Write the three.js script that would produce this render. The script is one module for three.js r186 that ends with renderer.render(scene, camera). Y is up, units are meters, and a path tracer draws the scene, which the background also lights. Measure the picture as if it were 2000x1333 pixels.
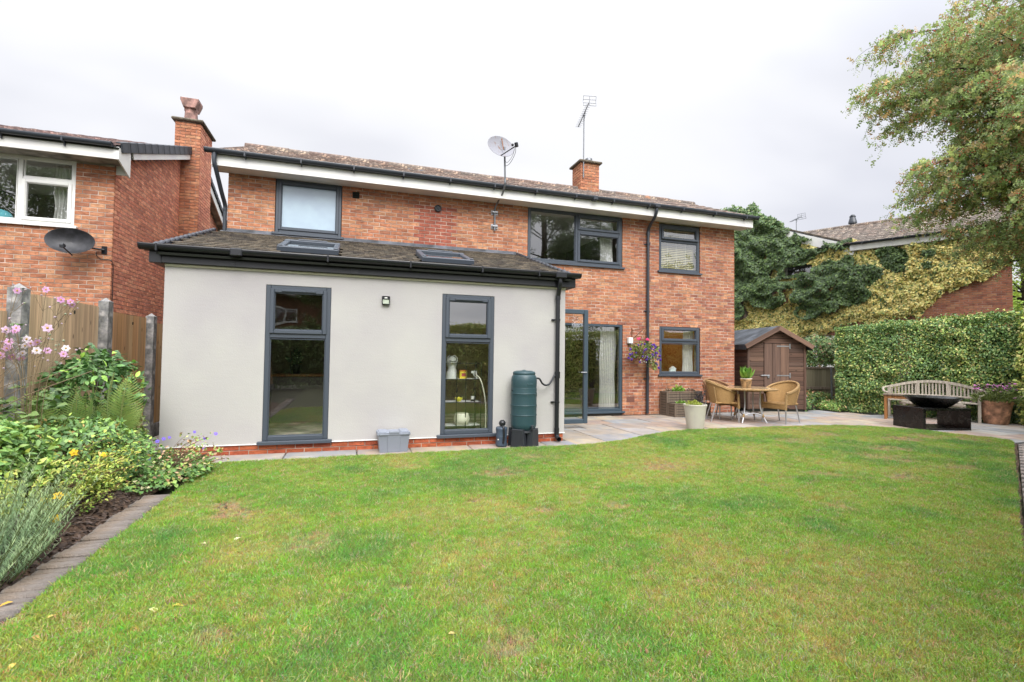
import * as THREE from 'three';
import { mergeGeometries, toCreasedNormals } from 'three/addons/utils/BufferGeometryUtils.js';

// ---------------------------------------------------------------- camera, sky, sun, exposure
const scene = new THREE.Scene();
const camera = new THREE.PerspectiveCamera(69.64, 1024 / 682, 0.05, 600);
camera.position.set(0, 1.33, 0);
camera.rotation.order = 'YXZ';
camera.rotation.set(1.813 * Math.PI / 180, -17.942 * Math.PI / 180, 0.767 * Math.PI / 180);
const renderer = new THREE.WebGLRenderer({ antialias: true });
renderer.setSize(1024, 682);
renderer.toneMapping = THREE.LinearToneMapping;
renderer.toneMappingExposure = 1.6;
renderer.shadowMap.enabled = true;

// ---------------------------------------------------------------- random numbers and noise
function rng(seed) {
  let a = seed >>> 0;
  return () => { a = (a + 0x6D2B79F5) >>> 0; let t = a; t = Math.imul(t ^ (t >>> 15), t | 1); t ^= t + Math.imul(t ^ (t >>> 7), t | 61); return ((t ^ (t >>> 14)) >>> 0) / 4294967296; };
}
let R = rng(7);
const rr = (a, b) => a + (b - a) * R();
const pick = (a) => a[Math.floor(R() * a.length) % a.length];
const clamp = (x, a = 0, b = 1) => Math.min(b, Math.max(a, x));
const mix = (a, b, t) => a + (b - a) * t;
const smooth = (a, b, x) => { const t = clamp((x - a) / (b - a)); return t * t * (3 - 2 * t); };
function hash(x, y, s) { let h = Math.imul(x | 0, 374761393) + Math.imul(y | 0, 668265263) + Math.imul(s | 0, 974634777); h = Math.imul(h ^ (h >>> 13), 1274126177); return ((h ^ (h >>> 16)) >>> 0) / 4294967296; }
function vnoise(x, y, s = 0, px = 0, py = px) {           // value noise, periodic when px, py are given
  let xi = Math.floor(x), yi = Math.floor(y); const fx = x - xi, fy = y - yi, ux = fx * fx * (3 - 2 * fx), uy = fy * fy * (3 - 2 * fy);
  const w = (i, p) => p ? ((i % p) + p) % p : i;
  const a = hash(w(xi, px), w(yi, py), s), b = hash(w(xi + 1, px), w(yi, py), s), c = hash(w(xi, px), w(yi + 1, py), s), d = hash(w(xi + 1, px), w(yi + 1, py), s);
  return a + (b - a) * ux + (c - a) * uy + (a - b - c + d) * ux * uy;
}
function fbm(x, y, o = 4, s = 0, px = 0, py = px) { let v = 0, a = 0.5, t = 0; for (let i = 0; i < o; i++) { v += a * vnoise(x, y, s + i * 17, px, py); t += a; x *= 2; y *= 2; px *= 2; py *= 2; a *= 0.5; } return v / t; }

// sky: bright overcast, a little bluer and greyer to the right, thin cloud structure
{
  const W = 1024, H = 512, data = new Float32Array(W * H * 4);
  const sun = new THREE.Vector3(0.0, 0.66, 0.75).normalize();
  for (let j = 0; j < H; j++) for (let i = 0; i < W; i++) {
    const el = ((j + 0.5) / H - 0.5) * Math.PI, az = ((i + 0.5) / W - 0.5) * 2 * Math.PI;
    const x = Math.cos(el) * Math.cos(az), y = Math.sin(el), z = Math.cos(el) * Math.sin(az);
    const yy = Math.max(y, 0) + 0.22, px = x / yy, pz = z / yy;
    let c = fbm(px * 1.1 + 11, pz * 1.9 + 5, 5, 3) * 0.6 + fbm(px * 0.45 + 4, pz * 0.5 + 9, 3, 41) * 0.4;
    c = smooth(0.34, 0.66, c);
    const glow = Math.pow(Math.max(0, (x * sun.x + y * sun.y + z * sun.z)), 1.5);
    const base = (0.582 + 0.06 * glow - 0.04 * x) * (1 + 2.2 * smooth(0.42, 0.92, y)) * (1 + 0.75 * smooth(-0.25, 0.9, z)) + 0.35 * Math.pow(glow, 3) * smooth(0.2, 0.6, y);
    const k = (j * W + i) * 4, g = (0.93 + 0.19 * c);
    const t = clamp(0.55 - 0.75 * c + 0.55 * Math.max(0, x) - 0.4 * glow);
    data[k] = base * g * mix(0.985, 0.92, t); data[k + 1] = base * g * mix(0.992, 0.945, t); data[k + 2] = base * g * mix(1.035, 1.05, t); data[k + 3] = 1;
  }
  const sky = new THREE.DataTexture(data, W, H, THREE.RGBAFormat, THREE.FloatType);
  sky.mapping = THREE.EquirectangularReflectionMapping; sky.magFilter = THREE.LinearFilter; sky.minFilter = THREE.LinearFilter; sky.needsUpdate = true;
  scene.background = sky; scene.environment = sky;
}
const sunLight = new THREE.DirectionalLight(new THREE.Color().setRGB(1, 0.965, 0.92), 1.7);
sunLight.position.set(3, 26.4, 23); sunLight.target.position.set(3, 0, -7);
sunLight.castShadow = true; sunLight.shadow.radius = 56; sunLight.shadow.mapSize.set(2048, 2048);
Object.assign(sunLight.shadow.camera, { left: -25, right: 25, top: 25, bottom: -25, near: 1, far: 90 });
scene.add(sunLight, sunLight.target);

// ---------------------------------------------------------------- naming
const used = {};
function numbered(name) { const n = used[name] = (used[name] ?? -1) + 1; return n ? `${name}_${String(n).padStart(3, '0')}` : name; }
function thing(name, label, category, p = [0, 0, 0], turn = 0, group) {
  const o = new THREE.Group(); o.name = numbered(name); o.position.set(...p); o.rotation.y = turn; o.userData = { label, category };
  if (group) o.userData.group = group; scene.add(o); return o;
}
function part(name, geos, mat, parent, label) {
  const g = Array.isArray(geos) ? (geos.length === 1 ? geos[0] : merge(geos)) : geos;
  const o = new THREE.Mesh(g, mat); o.name = name; o.castShadow = o.receiveShadow = true; if (label) o.userData.label = label; parent.add(o); return o;
}
function sub(name, parent, p) { const o = new THREE.Group(); o.name = name; if (p) o.position.set(...p); parent.add(o); return o; }
function struct(name, geos, mat, label, category, kind = 'structure') { const o = part(numbered(name), geos, mat, scene); o.userData = { label, category, kind }; return o; }
function dup(root, p, turn, label) { const r = root.clone(); r.userData = { ...root.userData, label }; r.name = numbered(root.name.replace(/_\d{3}$/, '')); r.position.set(...p); r.rotation.y = turn; scene.add(r); return r; }

// ---------------------------------------------------------------- geometry helpers
const V = (x, y, z) => new THREE.Vector3(x, y, z);
function geo(pos, idx, uv) { const g = new THREE.BufferGeometry(); g.setAttribute('position', new THREE.Float32BufferAttribute(pos, 3)); if (idx) g.setIndex(idx); if (uv) g.setAttribute('uv', new THREE.Float32BufferAttribute(uv, 2)); g.computeVertexNormals(); return g; }
function metricUV(g) {                                   // uv in metres, from the face's main axis
  if (g.index) g = g.toNonIndexed();
  const p = g.attributes.position, n = g.attributes.normal, uv = new Float32Array(p.count * 2);
  for (let i = 0; i < p.count; i += 3) {
    const nx = Math.abs(n.getX(i) + n.getX(i + 1) + n.getX(i + 2)), ny = Math.abs(n.getY(i) + n.getY(i + 1) + n.getY(i + 2)), nz = Math.abs(n.getZ(i) + n.getZ(i + 1) + n.getZ(i + 2));
    for (let k = i; k < i + 3; k++) {
      const x = p.getX(k), y = p.getY(k), z = p.getZ(k);
      if (ny >= nx && ny >= nz) { uv[2 * k] = x; uv[2 * k + 1] = z; } else if (nx > nz) { uv[2 * k] = z; uv[2 * k + 1] = y; } else { uv[2 * k] = x; uv[2 * k + 1] = y; }
    }
  }
  g.setAttribute('uv', new THREE.BufferAttribute(uv, 2)); return g;
}
function paint(g, c) { const n = g.attributes.position.count, a = new Float32Array(n * 3); for (let i = 0; i < n; i++) { a[3 * i] = c[0]; a[3 * i + 1] = c[1]; a[3 * i + 2] = c[2]; } g.setAttribute('color', new THREE.BufferAttribute(a, 3)); return g; }
function merge(list) {
  const col = list.some((g) => g.attributes.color), out = list.map((g) => { let h = g.index ? g.toNonIndexed() : g; if (!h.attributes.uv) h = metricUV(h); if (col && !h.attributes.color) paint(h, [1, 1, 1]); for (const k of Object.keys(h.attributes)) if (!['position', 'normal', 'uv', 'color'].includes(k)) h.deleteAttribute(k); return h; });
  return mergeGeometries(out);
}
// a box with chamfered edges (44 triangles), centred; c = chamfer
function cbox(w, h, d, c = 0.004) {
  c = Math.min(c, w / 2.2, h / 2.2, d / 2.2);
  const pos = [], X = w / 2, Y = h / 2, Z = d / 2, q = (a, b, e, f) => pos.push(...a, ...b, ...e, ...a, ...e, ...f);
  const P = (sx, sy, sz, ax) => [sx * (ax === 0 ? X : X - c), sy * (ax === 1 ? Y : Y - c), sz * (ax === 2 ? Z : Z - c)];
  const quad = (a, b, e, f) => { const u = V(...b).sub(V(...a)), v = V(...e).sub(V(...a)), n = u.cross(v), m = V(...a).add(V(...b)).add(V(...e)).add(V(...f)); if (n.dot(m) >= 0) q(a, b, e, f); else q(a, f, e, b); };
  const tri = (a, b, e) => { const n = V(...b).sub(V(...a)).cross(V(...e).sub(V(...a))), m = V(...a).add(V(...b)).add(V(...e)); if (n.dot(m) >= 0) pos.push(...a, ...b, ...e); else pos.push(...a, ...e, ...b); };
  for (const s of [-1, 1]) {
    quad(P(s, -1, -1, 0), P(s, 1, -1, 0), P(s, 1, 1, 0), P(s, -1, 1, 0));
    quad(P(-1, s, -1, 1), P(1, s, -1, 1), P(1, s, 1, 1), P(-1, s, 1, 1));
    quad(P(-1, -1, s, 2), P(1, -1, s, 2), P(1, 1, s, 2), P(-1, 1, s, 2));
    for (const t of [-1, 1]) {
      quad(P(s, t, -1, 0), P(s, t, 1, 0), P(s, t, 1, 1), P(s, t, -1, 1));
      quad(P(s, -1, t, 0), P(s, 1, t, 0), P(s, 1, t, 2), P(s, -1, t, 2));
      quad(P(-1, s, t, 1), P(1, s, t, 1), P(1, s, t, 2), P(-1, s, t, 2));
      for (const u of [-1, 1]) tri(P(s, t, u, 0), P(s, t, u, 1), P(s, t, u, 2));
    }
  }
  return metricUV(geo(pos));
}
const M4 = new THREE.Matrix4(), Q4 = new THREE.Quaternion(), E4 = new THREE.Euler();
function at(g, x, y, z, rx = 0, ry = 0, rz = 0, s = 1) { M4.compose(V(x, y, z), Q4.setFromEuler(E4.set(rx, ry, rz)), Array.isArray(s) ? V(...s) : V(s, s, s)); return g.applyMatrix4(M4); }
const bx = (x0, y0, z0, x1, y1, z1, c = 0.004) => at(cbox(Math.abs(x1 - x0), Math.abs(y1 - y0), Math.abs(z1 - z0), c), (x0 + x1) / 2, (y0 + y1) / 2, (z0 + z1) / 2);
// a bar from a to b with a w x d section
function bar(a, b, w, d = w, c = 0.003) { const A = V(...a), B = V(...b), L = A.distanceTo(B), g = cbox(w, L, d, c); const q = new THREE.Quaternion().setFromUnitVectors(V(0, 1, 0), B.clone().sub(A).normalize()); return g.applyMatrix4(new THREE.Matrix4().compose(A.add(B).multiplyScalar(0.5), q, V(1, 1, 1))); }
function tube(pts, r, n = 24, rs = 8, closed = false, tension = 0.5) { const c = new THREE.CatmullRomCurve3(pts.map((p) => V(...p)), closed, 'catmullrom', tension); return new THREE.TubeGeometry(c, n, r, rs, closed); }
function rod(a, b, r, rs = 8, r2 = r) { const A = V(...a), B = V(...b), L = A.distanceTo(B), g = new THREE.CylinderGeometry(r2, r, L, rs); const q = new THREE.Quaternion().setFromUnitVectors(V(0, 1, 0), B.clone().sub(A).normalize()); return g.applyMatrix4(new THREE.Matrix4().compose(A.add(B).multiplyScalar(0.5), q, V(1, 1, 1))); }
function lathe(prof, n = 32) { return new THREE.LatheGeometry(prof.map((p) => new THREE.Vector2(p[0], p[1])), n); }
function ball(r, x, y, z, n = 12, s = [1, 1, 1]) { return at(new THREE.SphereGeometry(r, n, Math.max(6, n * 0.7 | 0)), x, y, z, 0, 0, 0, s); }
function prism(pts, depth, bevel = 0) { const s = new THREE.Shape(pts.map((p) => new THREE.Vector2(p[0], p[1]))); return new THREE.ExtrudeGeometry(s, { depth, bevelEnabled: bevel > 0, bevelSize: bevel, bevelThickness: bevel, bevelSegments: 1, curveSegments: 8 }); }
function instances(name, g, mat, mats, cols, parent) {
  const o = new THREE.InstancedMesh(g, mat, mats.length); o.name = name; o.castShadow = o.receiveShadow = true;
  const c = new THREE.Color(); for (let i = 0; i < mats.length; i++) { o.setMatrixAt(i, mats[i]); if (cols) o.setColorAt(i, c.setRGB(...cols[i])); }
  o.userData.kind = 'stuff'; parent.add(o); return o;
}
function place(x, y, z, dir, spin, s) {                 // +y of the leaf towards dir
  const q = new THREE.Quaternion().setFromUnitVectors(V(0, 1, 0), dir.clone().normalize()).multiply(Q4.setFromAxisAngle(V(0, 1, 0), spin));
  return new THREE.Matrix4().compose(V(x, y, z), q, typeof s === 'number' ? V(s, s, s) : s);
}

// ---------------------------------------------------------------- textures and materials
function tex(n, f, srgb = false, rep = 1, m = n) {
  const d = new Uint8Array(n * m * 4);
  for (let j = 0; j < m; j++) for (let i = 0; i < n; i++) { const c = f(i / n, j / m), k = (j * n + i) * 4; if (typeof c === 'number') d[k] = d[k + 1] = d[k + 2] = clamp(c) * 255; else { d[k] = clamp(c[0]) * 255; d[k + 1] = clamp(c[1]) * 255; d[k + 2] = clamp(c[2]) * 255; } d[k + 3] = 255; }
  const t = new THREE.DataTexture(d, n, m); t.wrapS = t.wrapT = THREE.RepeatWrapping; t.magFilter = THREE.LinearFilter; t.minFilter = THREE.LinearMipmapLinearFilter; t.generateMipmaps = true;
  if (srgb) t.colorSpace = THREE.SRGBColorSpace; if (Array.isArray(rep)) t.repeat.set(rep[0], rep[1]); else t.repeat.set(rep, rep); t.needsUpdate = true; return t;
}
function rep(t, a, b = a) { const c = t.clone(); c.repeat.set(a, b); c.needsUpdate = true; return c; }
const T = {};
T.grain = tex(512, (u, v) => 0.55 * fbm(u * 16, v * 16, 4, 5, 16) + 0.45 * vnoise(u * 128, v * 128, 9, 128), false, 1);
T.blotch = tex(512, (u, v) => { const a = fbm(u * 6, v * 6, 5, 21, 6), b = fbm(u * 20, v * 20, 3, 22, 20); const k = 0.72 + 0.38 * (a - 0.5) * 1.6 + 0.16 * (b - 0.5); return [k + 0.03 * (a - 0.5), k, k - 0.05 * (b - 0.5)]; }, true, 1);
T.brick = tex(512, (u, v) => { const a = fbm(u * 10, v * 24, 4, 31, 10, 24), b = vnoise(u * 90, v * 90, 32, 90), c = fbm(u * 5, v * 7, 3, 33, 5, 7); const pit = smooth(0.8, 0.93, b); const k = 0.84 + 0.32 * (a - 0.5) + 0.24 * (c - 0.5) - 0.26 * pit; return [k, k - 0.02 + 0.06 * (c - 0.5), k - 0.03 + 0.08 * (c - 0.5)]; }, true, 1.7);
T.brickBump = tex(512, (u, v) => 0.6 * fbm(u * 26, v * 26, 3, 35, 26) + 0.4 * vnoise(u * 90, v * 90, 32, 90) * -1 + 0.4, false, 1.7);
T.wood = tex(512, (u, v) => { const w = fbm(u * 6 + 0.0, v * 2, 3, 50, 6, 2); const g = vnoise((u + 0.05 * w) * 64, v * 3, 51, 64, 3), f = vnoise(u * 180, v * 9, 52, 180, 9), l = vnoise(u * 20, v * 1, 53, 20, 1); let k = 0.80 + 0.16 * (g - 0.5) + 0.12 * (f - 0.5) + 0.16 * (l - 0.5); const kx = (u * 4) % 1 - 0.5, ky = ((v * 3 + Math.floor(u * 4) * 0.37) % 1) - 0.5; const kd = Math.hypot(kx * 0.25, ky * 0.33); if (hash(Math.floor(u * 4), Math.floor(v * 3 + Math.floor(u * 4) * 0.37), 7) > 0.45) k -= 0.38 * smooth(0.02, 0.006, kd); return [k, k * 0.99 - 0.01, k * 0.97 - 0.015]; }, true, 1);
T.woodBump = tex(256, (u, v) => 0.6 * vnoise(u * 64, v * 3, 51, 64, 3) + 0.4 * vnoise(u * 128, v * 9, 52, 128, 9));
T.render = tex(512, (u, v) => 0.5 * fbm(u * 8, v * 40, 4, 60, 8, 40) + 0.5 * vnoise(u * 150, v * 150, 61, 150));
T.renderCol = tex(512, (u, v) => { const a = fbm(u * 5, v * 5, 5, 63, 5); const k = 0.95 + 0.10 * (a - 0.5); return [k, k - 0.002 + 0.02 * (a - 0.5), k - 0.010 - 0.03 * (a - 0.5)]; }, true, 0.31);
T.stone = tex(512, (u, v) => { const a = fbm(u * 5, v * 5, 5, 70, 5), b = fbm(u * 9 + 2 * a, v * 3, 4, 71, 9, 3), c = vnoise(u * 140, v * 140, 72, 140); const k = 0.86 + 0.22 * (a - 0.5) + 0.05 * (c - 0.5), w = (b - 0.5) * 0.14; return [k + w, k + w * 0.3, k - w * 0.7]; }, true, 0.9);
T.stoneBump = tex(512, (u, v) => 0.7 * fbm(u * 8, v * 8, 5, 74, 8) + 0.3 * vnoise(u * 100, v * 100, 75, 100), false, 0.9);
T.soil = tex(512, (u, v) => { const a = fbm(u * 24, v * 24, 4, 80, 24); return [0.3 + 0.35 * (a - 0.5), 0.23 + 0.3 * (a - 0.5), 0.18 + 0.26 * (a - 0.5)]; }, true, 1.5);
T.soilBump = tex(512, (u, v) => fbm(u * 20, v * 20, 5, 81, 20), false, 1.5);
T.lichen = tex(512, (u, v) => { const a = fbm(u * 9, v * 9, 5, 90, 9), b = fbm(u * 30, v * 30, 3, 91, 30), l = smooth(0.60, 0.72, 0.6 * a + 0.4 * b); const k = 0.62 + 0.4 * (b - 0.5); return [k + 0.36 * l, k + 0.34 * l, k + 0.28 * l]; }, true, 1.1);
T.moss = tex(512, (u, v) => { const a = fbm(u * 12, v * 12, 5, 93, 12), b = vnoise(u * 70, v * 70, 94, 70); const k = 0.62 + 0.5 * (a - 0.5) + 0.3 * (b - 0.5); return [k, k * 0.98, k * 0.9]; }, true, 1.3);
T.weave = tex(256, (u, v) => { const i = Math.floor(u * 16), j = Math.floor(v * 32), fu = (u * 16) % 1, fv = (v * 32) % 1; const over = (i + j) % 2; const a = Math.sin(fv * Math.PI), b = Math.sin(fu * Math.PI); return over ? 0.35 + 0.65 * a * (0.5 + 0.5 * b) : 0.15 + 0.3 * b * 0.9; }, false, [5, 5]);
T.weaveCol = tex(256, (u, v) => { const i = Math.floor(u * 16), j = Math.floor(v * 32), fu = (u * 16) % 1, fv = (v * 32) % 1; const a = Math.sin(fv * Math.PI), b = Math.sin(fu * Math.PI), h = hash(i, j, 4); const k = ((i + j) % 2 ? 0.62 + 0.36 * a : 0.50 + 0.22 * b) + 0.14 * (h - 0.5); return [k, k * 0.97, k * 0.9]; }, true, [5, 5]);
T.rust = tex(256, (u, v) => { const a = fbm(u * 6, v * 4, 5, 97, 6, 4), s = smooth(0.55, 0.7, a), d = smooth(0.60, 0.75, fbm(u * 30, v * 4, 3, 98, 30, 4)); const q = s * d; return [0.84 - 0.14 * q, 0.84 - 0.34 * q, 0.86 - 0.46 * q]; }, true, 2);

const L = (r, g, b) => new THREE.Color().setRGB(r, g, b);
const S = (r, g, b) => new THREE.Color().setRGB(r / 255, g / 255, b / 255, THREE.SRGBColorSpace);
const mat = (color, roughness = 0.7, o = {}) => new THREE.MeshStandardMaterial({ color, roughness, ...o });
const phys = (color, roughness, o = {}) => new THREE.MeshPhysicalMaterial({ color, roughness, ...o });
const WHITE = L(1, 1, 1);
const M = {
  brick: mat(WHITE, 0.92, { vertexColors: true, map: T.brick, bumpMap: T.brickBump, bumpScale: 0.002 }),
  mortar: mat(L(0.74, 0.63, 0.53), 0.95, { map: rep(T.blotch, 0.8), bumpMap: rep(T.grain, 3), bumpScale: 0.003 }),
  mortarDark: mat(L(0.46, 0.36, 0.30), 0.95, { map: rep(T.blotch, 0.8), bumpMap: rep(T.grain, 3), bumpScale: 0.003 }),
  render: mat(L(0.445, 0.432, 0.425), 0.9, { map: T.renderCol, bumpMap: T.render, bumpScale: 0.0016 }),
  anthracite: mat(L(0.052, 0.064, 0.082), 0.42, { bumpMap: rep(T.grain, 6), bumpScale: 0.0002 }),
  anthraciteDoor: mat(L(0.045, 0.068, 0.09), 0.42),
  blackPlastic: mat(L(0.012, 0.013, 0.016), 0.33, { bumpMap: rep(T.grain, 1.2), bumpScale: 0.0004 }),
  gutterGrey: mat(L(0.030, 0.036, 0.046), 0.38, { bumpMap: rep(T.grain, 1.2), bumpScale: 0.0004 }),
  whitePvc: mat(L(0.80, 0.80, 0.79), 0.45, { map: rep(T.renderCol, 0.6) }),
  whitePaint: mat(L(0.78, 0.775, 0.76), 0.6, { map: rep(T.renderCol, 0.5) }),
  soffit: mat(L(0.72, 0.70, 0.68), 0.6, { map: rep(T.renderCol, 0.6) }),
  soffitOld: mat(L(0.50, 0.46, 0.40), 0.8, { map: rep(T.blotch, 0.9) }),
  lead: mat(L(0.20, 0.215, 0.25), 0.6, { map: rep(T.blotch, 0.9), bumpMap: rep(T.blotch, 2), bumpScale: 0.006 }),
  glass: phys(L(0.93, 0.96, 0.95), 0.0, { transmission: 1, thickness: 0, ior: 2.45, specularIntensity: 1 }),
  frosted: phys(L(0.40, 0.51, 0.62), 0.22, { clearcoat: 0.5, clearcoatRoughness: 0.12, map: rep(T.renderCol, 0.8) }),
  room: mat(L(0.14, 0.125, 0.11), 0.9), roomWarm: mat(L(0.36, 0.18, 0.06), 0.9), roomDark: mat(L(0.10, 0.09, 0.08), 0.9), roomTan: mat(L(0.30, 0.23, 0.15), 0.85),
  roomFloor: mat(L(0.16, 0.11, 0.07), 0.6, { map: rep(T.wood, 1) }), ceiling: mat(L(0.6, 0.58, 0.55), 0.9),
  curtain: phys(L(0.80, 0.79, 0.76), 0.95, { transmission: 0.25, thickness: 0, map: rep(T.renderCol, 1) }),
  blind: mat(L(0.42, 0.36, 0.17), 0.6),
  tile: mat(WHITE, 0.95, { vertexColors: true, map: T.lichen, bumpMap: rep(T.grain, 2), bumpScale: 0.004 }),
  tileDark: mat(WHITE, 0.95, { vertexColors: true, map: T.moss, bumpMap: rep(T.blotch, 3), bumpScale: 0.012 }),
  slate: mat(L(0.06, 0.068, 0.085), 0.55, { map: rep(T.blotch, 2) }),
  felt: mat(L(0.13, 0.15, 0.175), 0.9, { map: rep(T.blotch, 0.7), bumpMap: rep(T.grain, 4), bumpScale: 0.002 }),
  concrete: mat(L(0.47, 0.46, 0.445), 0.95, { map: rep(T.blotch, 2.5), bumpMap: rep(T.grain, 3), bumpScale: 0.006 }),
  cap: mat(L(0.34, 0.30, 0.26), 0.95, { map: rep(T.moss, 2), bumpMap: rep(T.grain, 3), bumpScale: 0.006 }),
  board: mat(WHITE, 0.82, { vertexColors: true, map: rep(T.wood, 1.6, 0.5), bumpMap: rep(T.woodBump, 1.6, 0.5), bumpScale: 0.002 }),
  shed: mat(WHITE, 0.85, { vertexColors: true, map: rep(T.wood, 1.6, 0.5), bumpMap: rep(T.woodBump, 1.6, 0.5), bumpScale: 0.002 }),
  stone: mat(WHITE, 0.88, { vertexColors: true, map: T.stone, bumpMap: T.stoneBump, bumpScale: 0.006 }),
  joint: mat(L(0.075, 0.062, 0.052), 1, { map: rep(T.moss, 2), bumpMap: rep(T.grain, 3), bumpScale: 0.004 }),
  sett: mat(WHITE, 0.95, { vertexColors: true, map: rep(T.stone, 1.7), bumpMap: rep(T.stoneBump, 2.2), bumpScale: 0.016 }),
  soil: mat(WHITE, 1, { map: T.soil, bumpMap: T.soilBump, bumpScale: 0.03 }),
  earth: mat(L(0.09, 0.10, 0.045), 1, { map: rep(T.moss, 0.2) }),
  steel: mat(L(0.42, 0.43, 0.45), 0.42, { metalness: 0.85 }), galv: mat(L(0.40, 0.42, 0.45), 0.5, { metalness: 0.6, map: rep(T.blotch, 4) }),
  alu: mat(L(0.50, 0.50, 0.52), 0.38, { metalness: 0.8 }),
  blackSteel: mat(L(0.013, 0.0135, 0.016), 0.62, { map: rep(T.moss, 1.5), roughnessMap: rep(T.blotch, 2) }),
  wicker: mat(L(0.70, 0.44, 0.19), 0.75, { map: T.weaveCol, bumpMap: T.weave, bumpScale: 0.006 }),
  wickerBrown: mat(L(0.60, 0.34, 0.20), 0.75, { map: T.weaveCol, bumpMap: T.weave, bumpScale: 0.006 }),
  wickerRim: mat(L(0.76, 0.50, 0.24), 0.7, { map: rep(T.weaveCol, 3, 12), bumpMap: rep(T.weave, 3, 12), bumpScale: 0.006 }),
  pinkClay: mat(L(0.55, 0.32, 0.27), 0.9, { map: rep(T.blotch, 1.6), bumpMap: rep(T.grain, 3), bumpScale: 0.002 }),
  hedge: phys(WHITE, 0.5, { transmission: 0.2, thickness: 0, side: THREE.DoubleSide }),
  terracotta: mat(L(0.66, 0.34, 0.20), 0.9, { map: rep(T.blotch, 2.2), bumpMap: rep(T.grain, 3), bumpScale: 0.002 }),
  stoneware: mat(L(0.52, 0.49, 0.42), 0.8, { map: rep(T.renderCol, 1), bumpMap: rep(T.grain, 4), bumpScale: 0.0015 }),
  cream: mat(L(0.72, 0.70, 0.55), 0.5), teak: mat(L(0.68, 0.63, 0.55), 0.85, { map: rep(T.wood, 3, 1), bumpMap: rep(T.woodBump, 3, 1), bumpScale: 0.002 }),
  orangeWood: mat(L(0.50, 0.23, 0.07), 0.6, { map: rep(T.wood, 3, 1) }), greyWood: mat(L(0.25, 0.20, 0.155), 0.9, { map: rep(T.wood, 3, 1), bumpMap: rep(T.woodBump, 3, 1), bumpScale: 0.003 }),
  buttGreen: mat(L(0.022, 0.056, 0.066), 0.42, { bumpMap: rep(T.grain, 2), bumpScale: 0.0008 }), standBlack: mat(L(0.018, 0.021, 0.026), 0.5, { bumpMap: rep(T.grain, 2), bumpScale: 0.0008 }),
  canBlue: mat(L(0.045, 0.065, 0.095), 0.42), boxGrey: mat(L(0.20, 0.22, 0.26), 0.5), boxLid: mat(L(0.25, 0.275, 0.33), 0.5),
  dishGrey: mat(L(0.34, 0.34, 0.36), 0.6, { map: T.rust }), dishBlack: mat(L(0.035, 0.035, 0.043), 0.5, { map: rep(T.blotch, 3) }),
  rustIron: mat(L(0.17, 0.075, 0.04), 0.9), bark: mat(L(0.16, 0.13, 0.105), 1, { map: rep(T.moss, 3), bumpMap: rep(T.woodBump, 3), bumpScale: 0.02 }),
  stemGreen: mat(L(0.10, 0.13, 0.04), 0.8), stemBrown: mat(L(0.13, 0.075, 0.05), 0.9), deadLeaf: mat(L(0.50, 0.33, 0.10), 0.9),
  leaf: phys(WHITE, 0.6, { transmission: 0.3, thickness: 0 }), leafSoft: phys(WHITE, 0.9, { transmission: 0.5, thickness: 0 }), leafGloss: phys(WHITE, 0.5, { transmission: 0.12, thickness: 0 }),
  grass: phys(WHITE, 0.8, { transmission: 0.38, thickness: 0 }), petal: phys(WHITE, 0.85, { transmission: 0.3, thickness: 0, vertexColors: true }),
  dark: mat(L(0.012, 0.014, 0.01), 1), leafV: phys(WHITE, 0.6, { transmission: 0.3, thickness: 0, vertexColors: true }),
};
for (const k of ['leaf', 'leafSoft', 'leafGloss', 'grass', 'petal', 'leafV', 'curtain', 'glass']) M[k].side = THREE.DoubleSide;
// a leaf: base at the origin, tip at +y, faces +z; folded along its middle and curled back
function leafGeo(len = 1, wid = 0.5, fold = 0.3, curl = 0.25, n = 2) {
  const pos = [0, 0, 0], idx = [];
  for (let i = 1; i <= n; i++) { const t = i / (n + 1), w = Math.sin(Math.PI * Math.pow(t, 0.85)) * wid / 2, y = len * t, z = -curl * len * t * t; pos.push(-w, y, z + fold * w, 0, y, z, w, y, z + fold * w); }
  pos.push(0, len, -curl * len); const tip = 1 + n * 3;
  idx.push(0, 3, 2, 0, 2, 1);
  for (let i = 0; i < n - 1; i++) { const a = 1 + i * 3, b = a + 3; idx.push(a, a + 1, b + 1, a, b + 1, b, a + 1, a + 2, b + 2, a + 1, b + 2, b + 1); }
  const e = 1 + (n - 1) * 3; idx.push(e, e + 1, tip, e + 1, e + 2, tip);
  return geo(pos, idx);
}
// ================================================================= THE SETTING: ground, lawn, paving
struct('ground', at(metricUV(new THREE.PlaneGeometry(500, 500, 4, 4)), 0, -0.09, 0, -Math.PI / 2), M.earth, 'dull green brown ground reaching away behind the houses', 'ground');

// lawn outline (x, z); its right edge runs along the soil gap beside the path
const lawnEdge = [[-1.53, -6.60], [0, -6.63], [1.5, -6.63], [2.9, -6.64], [3.5, -6.69], [4.1, -6.88], [4.55, -7.1], [4.96, -7.31], [5.4, -7.49], [5.9, -7.58], [6.6, -7.60], [7.6, -7.58], [8.6, -7.54], [9.3, -7.45], [9.85, -7.22], [10.15, -6.9], [10.36, -6.5], [10.52, -6.0], [10.62, -5.6], [10.62, -5.36], [10.52, -5.28], [5.61, -2.80], [3.42, -1.69], [1.8, -0.88], [1.8, 6.2], [-1.53, 6.2]];
function inLawn(x, z) { let c = false; for (let i = 0, j = lawnEdge.length - 1; i < lawnEdge.length; j = i++) { const [xi, zi] = lawnEdge[i], [xj, zj] = lawnEdge[j]; if ((zi > z) !== (zj > z) && x < (xj - xi) * (z - zi) / (zj - zi) + xi) c = !c; } return c; }
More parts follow.
